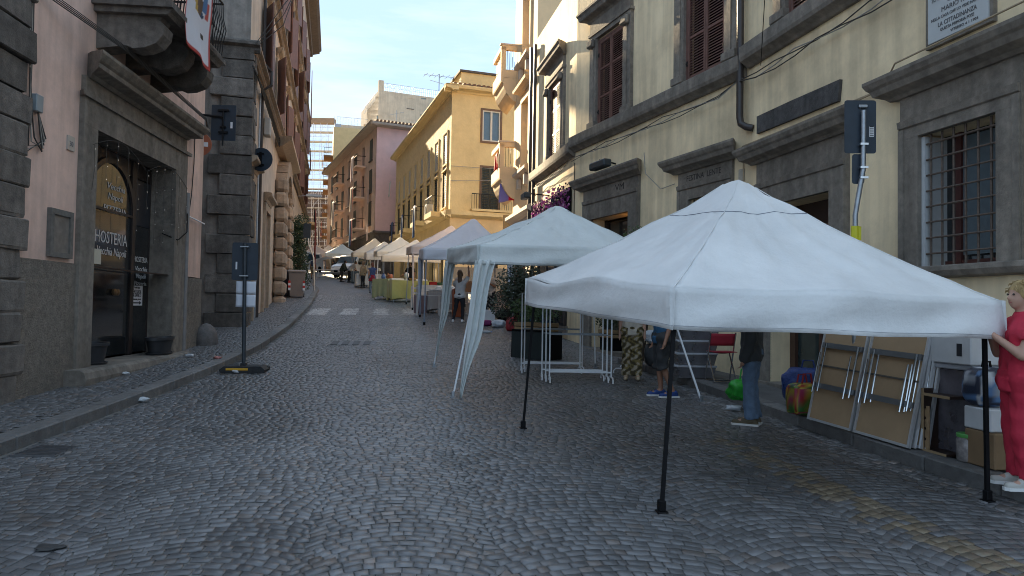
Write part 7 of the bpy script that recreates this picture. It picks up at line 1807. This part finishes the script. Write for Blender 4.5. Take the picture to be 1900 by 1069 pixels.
def person(label, x, y, z, heading, h=1.7, pose=None, skin=None, wear=(), hair=None, hairlen=.0, shoe=(.6, .6, .6), vox=.02, girth=1.0, near=False, hands=True, face=True, head_yaw=0.0, sandals=False):
    J = dict(BASE)
    if pose: J.update(pose)
    s = h / 1.74; J = {k: np.array(v, float) * s for k, v in J.items()}
    t = thing('person', label, 'person', (x, y, z), None); fr = Frame(x, y, heading, z)   # local +y is where the person faces
    g = girth; sk = skin or m_skin
    def B(mb, a, b, r1, r2, flat=False): cap(mb, J[a] if isinstance(a, str) else a, J[b] if isinstance(b, str) else b, r1 * s, r2 * s, 12, flat)
    b = MB(fr)
    def torso(mb, e):
        wd = np.array([.065, 0, 0]) * s * g
        for sg in (-1, 1):
            B(mb, J['pel'] + sg * wd, J['spi'] + sg * wd * .9, .105 * g + e, .095 * g + e); B(mb, J['spi'] + sg * wd * .9, J['che'] + sg * wd * 1.15, .095 * g + e, .10 * g + e)
        B(mb, 'sL', 'sR', .055 + e, .055 + e); B(mb, 'che', 'nek', .09 * g + e, .055 + e)
        B(mb, 'hL', 'hR', .105 * g + e, .105 * g + e)
    def leg(mb, d, e, low=1.0, flare=0.0):
        B(mb, 'h' + d, 'k' + d, .088 * g + e, .055 * g + e * .9)
        end = J['k' + d] + (J['a' + d] - J['k' + d]) * low
        B(mb, 'k' + d, end, .056 * g + e * .9, (.056 + (.036 - .056) * low) * g + e + flare, flat=low < 1 or flare > 0)
    def arm(mb, d, e, low=1.0, up=1.0):
        el = J['s' + d] + (J['e' + d] - J['s' + d]) * up
        B(mb, 's' + d, el, .05 + e, .042 + e, flat=up < 1)
        if low > 0: B(mb, 'e' + d, J['e' + d] + (J['w' + d] - J['e' + d]) * low, .042 + e, .030 + e, flat=low < 1)
    torso(b, 0); B(b, 'nek', 'hdb', .052, .050)
    for d in 'LR': leg(b, d, 0); arm(b, d, 0); B(b, 'a' + d, 't' + d, .040, .030); B(b, J['a' + d] + np.array([0, -.03, -.045]) * s, 't' + d, .038, .03)
    # head: skull, face, jaw, nose, ears
    cy, sy = math.cos(head_yaw), math.sin(head_yaw); Rh = np.array([[cy, -sy, 0], [sy, cy, 0], [0, 0, 1]])
    hp = lambda dx, dy, dz: J['hed'] + Rh @ (np.array([dx, dy, dz]) * s)
    def hb(mb, dx, dy, dz, r, sc=(1, 1, 1)): mb.ball(tuple(hp(dx, dy, dz)), r * s, 14, 10, sc)
    hb(b, 0, -.01, .03, .088, (.88, 1.05, 1.0)); hb(b, 0, .025, -.03, .072, (.86, 1.0, 1.1)); hb(b, 0, .045, -.075, .042, (1, .9, .8)); cap(b, J['hdb'], hp(0, 0, -.04), .05 * s, .06 * s)
    cap(b, hp(0, .088, .012), hp(0, .108, -.02), .010 * s, .015 * s)
    for sg in (-1, 1): hb(b, sg * .082, -.005, -.005, .022, (.4, .8, 1.2))
    if hands:
        for d in 'LR':
            w = J['w' + d]; dirv = (J['w' + d] - J['e' + d]); dirv /= np.linalg.norm(dirv); side = np.cross(dirv, [0, 1, 0]) if abs(dirv[1]) < .9 else np.cross(dirv, [0, 0, 1]); side /= np.linalg.norm(side); nrm = np.cross(side, dirv)
            palm = w + dirv * .075 * s; cap(b, w + dirv * .01 * s, palm, .026 * s, .030 * s); cap(b, palm - side * .022 * s, palm + side * .022 * s, .018 * s, .018 * s)
            if near:
                for k, ln in enumerate((.068, .078, .073, .056)):
                    o_ = side * (-.03 + .02 * k) * s; k1 = palm + o_ + dirv * (.02 + ln * .45) * s + nrm * .012 * s; k2 = k1 + dirv * ln * .25 * s + nrm * .035 * s
                    cap(b, palm + o_, k1, .0095 * s, .0085 * s, 8); cap(b, k1, k2, .0085 * s, .007 * s, 8)
                th0 = w + dirv * .035 * s - side * .028 * s; cap(b, th0, th0 + (dirv * .04 - side * .032 + nrm * .015) * s, .012 * s, .010 * s, 8)
            else: cap(b, palm, palm + (dirv * .07 + nrm * .025) * s, .022 * s, .014 * s)
    fuse(b, 'body', sk, t, vox, 4)
    if face:
        for sg in (-1, 1): MB(fr).ball(tuple(hp(sg * .032, .085, .016)), .010 * s, 8, 6).build('eye', m_eye, t, True)
        MB(fr).ball(tuple(hp(0, .088, -.052)), .016 * s, 8, 6, (1.3, .5, .35)).build('mouth', m_lip, t, True)
    if hair:
        hm = M('hair %s' % (hair,), hair, .7, .3, 30, aniso=(1, 1, .15), bump=.5, bscale=50)
        q = MB(fr); hb(q, 0, -.022, .045, .098, (.92, 1.02, 1.0)); hb(q, 0, -.05, .0, .085, (1.0, .9, 1.0))
        for sg in (-1, 1): hb(q, sg * .06, -.02, .02, .05, (.8, 1.3, 1.3))
        if hairlen > 0:
            n_ = 5
            for i in range(n_): cap(q, hp(-.05 + .025 * i, -.07, -.02), hp(-.045 + .022 * i, -.085, -.02 - hairlen), .04 * s, .025 * s)
        fuse(q, 'hair', hm, t, max(.012, vox * .8), 3)
    for wspec in wear:
        kind, mat = wspec[0], wspec[1]; opt = wspec[2] if len(wspec) > 2 else {}
        q = MB(fr); e = opt.get('e', .016)
        if kind == 'top':
            torso(q, e)
            if opt.get('low', 0): B(q, J['pel'] - np.array([0, 0, opt['low']]), 'pel', .155 * g, .14 * g + e, True)
            for d in 'LR': arm(q, d, e + .006, opt.get('fore', 0), opt.get('up', .75))
        elif kind == 'trousers':
            B(q, 'hL', 'hR', .112 * g + e, .112 * g + e); B(q, 'pel', J['pel'] + np.array([0, 0, .06]), .14 * g, .135 * g, True)
            for d in 'LR': leg(q, d, e, opt.get('leg', 1.0), opt.get('flare', .0))
        elif kind == 'skirt':
            B(q, J['pel'] - np.array([0, 0, opt.get('len', .5)]), J['pel'] + np.array([0, 0, .1]), opt.get('w', .24), .15 * g, True)
        ob = fuse(q, opt.get('name', 'shirt' if kind == 'top' else kind), mat, t, vox, opt.get('sm', 5), cols=opt.get('cols'), fold=.007)
    if shoe:
        for d in 'LR':
            q = MB(fr); A_, T_ = J['a' + d], J['t' + d]
            cap(q, A_ + np.array([0, -.045, -.05]) * s, T_ + np.array([0, .02, 0]) * s, .042 * s, .036 * s); cap(q, A_ + np.array([0, -.03, -.02]) * s, A_ + (T_ - A_) * .5, .046 * s, .04 * s)
            q.v = [(vx, vy, max(vz, .002)) for vx, vy, vz in q.v]
            ob = fuse(q, 'shoe', M('shoe %s' % (shoe,), shoe, .6, .1, 10), t, max(.010, vox * .6), 3)
            if near: MB(fr).prism([(float(p[0]), float(p[1])) for p in [(A_[0] - .045 * s, A_[1] - .09 * s), (A_[0] + .045 * s, A_[1] - .09 * s), (T_[0] + .045 * s, T_[1] + .03 * s), (T_[0] + .02 * s, T_[1] + .06 * s), (T_[0] - .02 * s, T_[1] + .06 * s), (T_[0] - .045 * s, T_[1] + .03 * s)]], .0, .026, 'z').build('sole', m_whc, ob)
    return t, fr, J, s
# --- woman in red at the right edge, hands on the tent edge
m_redc = M('crimson cotton', (.46, .018, .045), .8, .12, 7, bump=.25, bscale=9, bdist=.03)
_w = person('woman in crimson top and trousers with short blond hair holding the near tent edge', 4.16, 5.62, gz(5.6) + .135, 78, 1.66,
       dict(eR=(.21, .10, 1.12), wR=(.07, .22, 1.30), eL=(-.22, .10, 1.12), wL=(-.04, .22, 1.27), kL=(-.11, .05, .49), tL=(-.14, .15, .035)), wear=(('trousers', m_redc, dict(e=.030, flare=.02)), ('top', m_redc, dict(e=.024, low=.12, up=.55))),
       hair=(.36, .25, .11), hairlen=.02, shoe=(.42, .40, .36), vox=.013, girth=1.16, near=True, head_yaw=.25)
t, fr, J, s = _w
r_ = random.Random(8); hs_ = MB(fr)
for i in range(90):
    a, b_ = r_.uniform(-2.6, 2.6), r_.uniform(.0, 1.4)
    c0 = J['hed'] + np.array([math.sin(a) * math.cos(b_) * .098, -.022 - math.cos(a) * math.cos(b_) * .10, .045 + math.sin(b_) * .098]) * s
    d = np.array([math.sin(a + .8), -math.cos(a + .8), -.7]) * .030 * s; n_ = np.array([math.sin(a), -math.cos(a), .4]) * .014 * s
    hs_.tube([tuple(c0), tuple(c0 + d * .5 + n_), tuple(c0 + d + n_ * .4)], [.005, .006, .002], 4)
hs_.build('hair_curls', MATS['hair %s' % ((.36, .25, .11),)], t, True)['kind'] = 'stuff'
# --- people whose upper bodies are behind the tents
def camo2(c):
    v = math.sin(c[0] * 47 + math.sin(c[2] * 31) * 3) + math.sin(c[2] * 38 + c[1] * 43 + 2 * math.sin(c[0] * 29)); return (.06, .045, .02) if v < -.3 else ((.20, .15, .05) if v < .6 else (.36, .31, .24))
person('person in blue flared jeans and sandals standing under the nearest tent', 3.05, 8.75, gz(8.75), 60, 1.70, dict(tL=(-.12, .17, .035)), wear=(('trousers', M('blue denim', (.11, .17, .26), .85, .2, 14, bump=.2), dict(e=.022, flare=.035)), ('top', M('dark cardigan', (.05, .055, .06), .9, .15, 8), dict(e=.03, fore=1, up=1))),
       hair=(.08, .05, .03), hairlen=.15, shoe=(.10, .075, .04), vox=.015, near=True)
person('person in blue top, dark shorts and blue running shoes behind the nearest tent', 2.36, 10.75, gz(10.75), 100, 1.76, dict(kL=(-.10, .05, .50), aL=(-.12, -.12, .09), tL=(-.13, .05, .035)), skin=m_skin2, wear=(('trousers', M('charcoal shorts', (.03, .032, .034), .85, .15, 8), dict(e=.035, leg=.15, flare=.03, name='shorts')), ('top', M('blue jersey', (.02, .085, .17), .85, .12, 8), dict(e=.025, low=.12))),
       hair=(.05, .035, .025), shoe=(.015, .05, .20), vox=.015, near=True)
person('person in brown and gold printed trousers behind the racks', 2.18, 12.45, gz(12.45), 170, 1.68, wear=(('trousers', M('printed trousers', (1, 1, 1), .8, .1, 8, attr='Col'), dict(e=.035, flare=.03, cols=camo2)), ('top', M('cream blouse', (.5, .45, .38), .85, .1, 8), dict(e=.03, low=.1))),
       hair=(.10, .06, .035), hairlen=.2, shoe=(.45, .36, .25), vox=.017)
# --- woman pulling at the second tent, arms raised
person('woman in pale grey top and black trousers reaching up to the second tent', -1.72, 22.9, gz(22.9), -10, 1.68,
       dict(eR=(.28, .10, 1.62), wR=(.24, .18, 1.86), eL=(-.24, .10, 1.28), wL=(-.12, .28, 1.34), aL=(-.22, -.03, .085), tL=(-.28, .08, .035), kL=(-.15, .02, .5)), wear=(('trousers', M('black trousers', (.012, .013, .018), .8, .1, 8), dict(e=.014)), ('top', M('pale grey jersey', (.50, .50, .50), .85, .06, 8), dict(e=.022, low=.08, up=.8))),
       hair=(.12, .07, .04), hairlen=.25, shoe=(.66, .66, .66), vox=.018)
def flor(c):
    v = math.sin(c[0] * 37 + c[2] * 11) * math.sin(c[2] * 29 - c[1] * 17); return (.42, .40, .38) if v > .45 else (.018, .02, .025)
person('bald man in white shirt and floral trousers looking at his phone', -.80, 24.6, gz(24.6), 170, 1.72,
       dict(eR=(.22, .12, 1.12), wR=(.06, .30, 1.24), eL=(-.22, .12, 1.12), wL=(-.06, .30, 1.24)), skin=m_skin2, wear=(('trousers', M('floral trousers', (1, 1, 1), .85, .1, 8, attr='Col'), dict(e=.03, cols=flor)), ('top', M('white shirt', (.60, .56, .52), .85, .06, 8), dict(e=.035, low=.12))),
       shoe=(.05, .05, .05), vox=.018, girth=1.12)
person('woman in long dark olive dress between the tent curtains', -1.98, 26.0, gz(26.0), 60, 1.66,
       dict(eR=(.20, .16, 1.12), wR=(.16, .34, 1.0)), wear=(('skirt', M('dark olive dress', (.028, .030, .020), .85, .15, 8), dict(len=.62, w=.27, name='dress')), ('top', M('pale shawl', (.42, .36, .33), .85, .1, 8), dict(e=.02, up=.6))),
       hair=(.07, .045, .03), hairlen=.2, shoe=(.25, .16, .11), vox=.02)
person('man in black shirt behind the yellow cloth table', -5.35, 36.2, gz(36.2), 160, 1.78, dict(eR=(.27, .08, 1.16), wR=(.33, .28, 1.02), eL=(-.27, .06, 1.14), wL=(-.36, .2, .98)), skin=m_skin2, wear=(('trousers', MATS['black trousers'], {}), ('top', M('black shirt', (.012, .012, .016), .85, .1, 8), dict(e=.026))), hair=(.02, .016, .014), shoe=(.03, .03, .03), vox=.022, girth=1.08)
person('woman with blue top, jeans and red jacket tied at the waist by the tents', -7.75, 38.2, gz(38.2), 20, 1.68, dict(eR=(.22, .1, 1.12), wR=(.12, .3, 1.12)), wear=(('trousers', M('faded denim', (.14, .20, .26), .85, .2, 9), dict(e=.024)), ('top', M('blue vest', (.06, .09, .20), .85, .1, 6), dict(e=.018, up=.2)), ('skirt', M('red jacket', (.30, .015, .035), .85, .12, 6), dict(len=.25, w=.22, name='jacket'))), hair=(.14, .05, .03), hairlen=.1, shoe=(.1, .12, .16), vox=.022)
person('person in tan jacket half hidden among the tent poles', -9.3, 43.0, gz(43.0), 60, 1.65, wear=(('trousers', MATS['black trousers'], {}), ('top', M('tan jacket', (.28, .21, .13), .85, .1, 6), dict(fore=1, up=1, e=.03))), hair=(.2, .13, .08), shoe=(.05, .05, .05), vox=.025)
person('man in pale grey shirt bending over a crate beside the white car', -11.9, 50.3, gz(50.3), -60, 1.76, dict(spi=(0, .10, 1.08), che=(0, .26, 1.22), nek=(0, .36, 1.32), hdb=(0, .42, 1.37), hed=(0, .47, 1.44), sL=(-.165, .32, 1.26), sR=(.165, .32, 1.26), eL=(-.2, .42, 1.0), wL=(-.16, .5, .78), eR=(.2, .42, 1.0), wR=(.16, .5, .78)), skin=m_skin2, wear=(('trousers', MATS['black trousers'], {}), ('top', M('grey shirt', (.36, .38, .40), .85, .06, 6), dict(e=.024))), hair=(.02, .016, .014), shoe=(.04, .04, .04), vox=.025)
person('person dressed in dark green crouching by the white car', -12.6, 50.9, gz(50.9), -100, 1.7, dict(spi=(0, .06, 1.08), che=(0, .16, 1.26), nek=(0, .22, 1.38), hdb=(0, .26, 1.44), hed=(0, .30, 1.52), sL=(-.165, .18, 1.32), sR=(.165, .18, 1.32), eL=(-.2, .25, 1.06), wL=(-.16, .4, .9), eR=(.2, .25, 1.06), wR=(.16, .4, .9)), skin=m_skin2, wear=(('trousers', M('dark grey trousers', (.03, .03, .035), .85), {}), ('top', M('dark green jacket', (.02, .03, .022), .85), dict(fore=1, up=1, e=.03))), hair=(.015, .012, .01), shoe=(.03, .03, .03), vox=.025)
person('person in black leaning over the trestle left of the car', -14.2, 56.6, gz(56.6), 100, 1.72, dict(spi=(0, .12, 1.08), che=(0, .28, 1.2), nek=(0, .38, 1.28), hdb=(0, .44, 1.32), hed=(0, .49, 1.40), sL=(-.165, .34, 1.22), sR=(.165, .34, 1.22), eL=(-.2, .45, 1.0), wL=(-.16, .55, .82), eR=(.2, .45, 1.0), wR=(.16, .55, .82)), skin=m_skin2, wear=(('trousers', MATS['black trousers'], {}), ('top', MATS['black shirt'], dict(fore=1, up=1, e=.03))), hair=(.015, .012, .01), shoe=(.03, .03, .03), vox=.025)
t, fr, J, s = person('pedestrian with a blue rucksack and olive shorts walking up the street', -15.9, 55.0, gz(55.0), 15, 1.74, dict(kL=(-.10, .08, .52), aL=(-.10, .10, .10), tL=(-.1, .26, .06), aR=(.10, -.16, .10), tR=(.11, 0.0, .035)), skin=m_skin2, wear=(('trousers', M('olive shorts', (.16, .15, .11), .85), dict(e=.03, leg=.1, flare=.03, name='shorts')), ('top', M('light blue shirt', (.30, .38, .46), .85), dict(e=.024))), hair=(.04, .03, .025), hairlen=.06, shoe=(.03, .03, .03), vox=.022)
MB(fr).cbox(-.16, .16, -.30, -.11, 1.02, 1.46, .05).build('rucksack', M('navy nylon', (.012, .03, .085), .7, .15, 8), t)
for sg in (-1, 1): MB(fr).tube([(sg * .1, -.1, 1.44), (sg * .11, .08, 1.45), (sg * .12, .11, 1.25), (sg * .13, -.08, 1.08)], .02, 5).build('strap', MATS['navy nylon'], t)
# phone in the man's hands
f = Frame(-.80, 24.6, 170, gz(24.6)); ph = MB(f).cbox(-.04, .04, .37, .385, 1.22, 1.36, .004).build('phone', m_black); tag(ph, 'dark phone in the hands of the bald man', 'phone')
# ================================================================== VEHICLES
def van(label, x, y, th, paint, L=4.3, W=1.80, H=1.86, full=True):
    t = thing('parked_van', label, 'car', g3(x, y)); sl = math.atan(gz(y + .5) - gz(y - .5)); fr = Frame(x, y, th, gz(y))
    # side outline (length along local y, front at +y)
    hl = L / 2
    prof = [(-hl, .35), (-hl + .02, .9), (-hl + .08, 1.2), (-hl + .22, H - .06), (-hl + .5, H), (.35, H), (.62, H - .05), (1.28, 1.17), (1.72, 1.06), (hl - .08, .92), (hl, .74), (hl + .02, .45), (hl - .05, .28), (hl - .4, .24), (-hl + .2, .26)]
    n = len(prof); mb = MB(fr)
    secs = [(-W / 2, .90, -.10), (-W / 2 + .03, .97, -.03), (-W / 2 + .12, 1, 0), (0, 1, .015), (W / 2 - .12, 1, 0), (W / 2 - .03, .97, -.03), (W / 2, .90, -.10)]
    vs = []
    for (sx, k, dz) in secs:
        for (py, pz) in prof:
            tum = 0.0
            xx = sx
            if pz > 1.1: xx = sx * (1 - .13 * (pz - 1.1) / .75)
            vs.append((xx, py * (.985 if abs(sx) > W / 2 - .02 else 1), pz + (dz if pz > 1.1 else dz * .3)))
    m = len(secs); fs = [(i * n + j, i * n + (j + 1) % n, (i + 1) * n + (j + 1) % n, (i + 1) * n + j) for i in range(m - 1) for j in range(n)] + [tuple(range(n))[::-1], tuple(range((m - 1) * n, m * n))]
    mb.add(vs, fs); body = mb.build('body', paint, t, True)
    mg = M('car glass', (.05, .09, .12), .06, .1, 3, spec=.9)
    ws = MB(fr); ws.add([(-.74, .70, H - .085), (.74, .70, H - .085), (.80, 1.26, 1.215), (-.80, 1.26, 1.215)], [(0, 1, 2, 3)]); ws.v = [(a, b + .035, c + .03) for a, b, c in ws.v]; ws.build('windscreen', mg, t, solid=.008)
    for sx in (-1, 1):
        for y0, y1 in ((-.35, .55), (-1.5, -.45)):
            w = MB(fr); o = .006
            w.add([(sx * (W / 2 * .985 + o), y0, 1.17), (sx * (W / 2 * .985 + o), y1 + .45 * (y1 > 0), 1.17), (sx * (W / 2 * .905 + o), y1 - .02, H - .2), (sx * (W / 2 * .905 + o), y0, H - .2)], [(0, 1, 2, 3)]); w.build('side_window', mg, t, solid=.01)
        hlg = MB(fr); hlg.cbox(sx * .80 - .15, sx * .80 + .07 * (1 if sx > 0 else 1), hl - .22, hl + .012, .70, .88, .03); hlg.build('headlight', M('headlight glass', (.55, .57, .60), .5, .1, 5), t)
        mr = MB(fr); mr.cbox(sx * (W / 2 + .02), sx * (W / 2 + .20), .78, .90, 1.12, 1.32, .03); mr.build('mirror', m_black, t)
        for wy in (hl - .85, -hl + .8):
            wh = MB(fr).lathe([(.18, -.10), (.30, -.10), (.315, -.06), (.315, .06), (.30, .10), (.18, .10)], (sx * (W / 2 - .10), wy, .315), 20, 'x').build('wheel', m_rub, t, True)
            MB(fr).lathe([(.02, -.11), (.19, -.105), (.19, .105), (.02, .11)], (sx * (W / 2 - .10), wy, .315), 14, 'x').build('rim', m_zinc, wh, True)
            MB(fr).lathe([(.36, -.02), (.37, 0), (.36, .02)], (sx * (W / 2 - .005), wy, .33), 20, 'x').build('wheel_arch', m_black, t, True)
    MB(fr).cbox(-.62, .62, hl - .02, hl + .03, .40, .62, .02).build('grille', m_black, t); MB(fr).cbox(-.84, .84, hl - .10, hl + .05, .24, .38, .03).build('bumper', M('grey bumper', (.12, .125, .13), .6, .1, 6), t)
    MB(fr).box(-.26, .26, hl + .031, hl + .038, .46, .57).build('number_plate', m_white, t)
    return t
m_wcar = M('white car paint', (.72, .74, .76), .25, .02, 3, spec=.6)
van('white van parked facing down the street among the tents', -13.3, 57.4, 168, m_wcar)
van('second white van farther up behind the bluish canopy', -21.6, 71.5, 165, M('second white paint', (.62, .64, .66), .3, .02, 3), 4.6, 1.85, 2.1)
# scooter with glowing orange lamp beside the far pedestrian
t = thing('motor_scooter', 'dark scooter with a glowing orange lamp beside the far pedestrian', 'scooter', g3(-19.0, 62.5)); fr = Frame(-19.0, 62.5, 170, gz(62.5))
for wy in (.62, -.6):
    wh = MB(fr).lathe([(.12, -.05), (.24, -.05), (.25, 0), (.24, .05), (.12, .05)], (0, wy, .25), 16, 'x').build('wheel', m_rub, t, True)
MB(fr).prism([(-.75, .35), (-.6, .75), (-.1, .78), (0, .35), (.35, .30), (.45, 1.0), (.58, 1.0), (.55, .35), (.3, .22), (-.4, .22)], -.16, .16, 'x').build('body', m_black, t)
MB(fr).cbox(-.17, .17, -.62, -.02, .78, .88, .04).build('seat', m_rub, t); MB(fr).tube([(-.35, .5, 1.05), (0, .52, 1.08), (.35, .5, 1.05)], .02, 6).build('handlebar', m_black, t)
MB(fr).cbox(-.12, .12, .55, .66, .86, 1.08, .03).build('head_lamp', M('orange lamp', (.8, .35, .08), .4, emit=(1, .35, .06, .5)), t)
# dark rubbish tub by the car
boxy('rubbish_tub', 'grey green tub standing before the white van', 'tub', g3(-11.3, 49.6), .55, .5, .85, 10, M('grey green tub', (.09, .12, .13), .6, .1, 5))
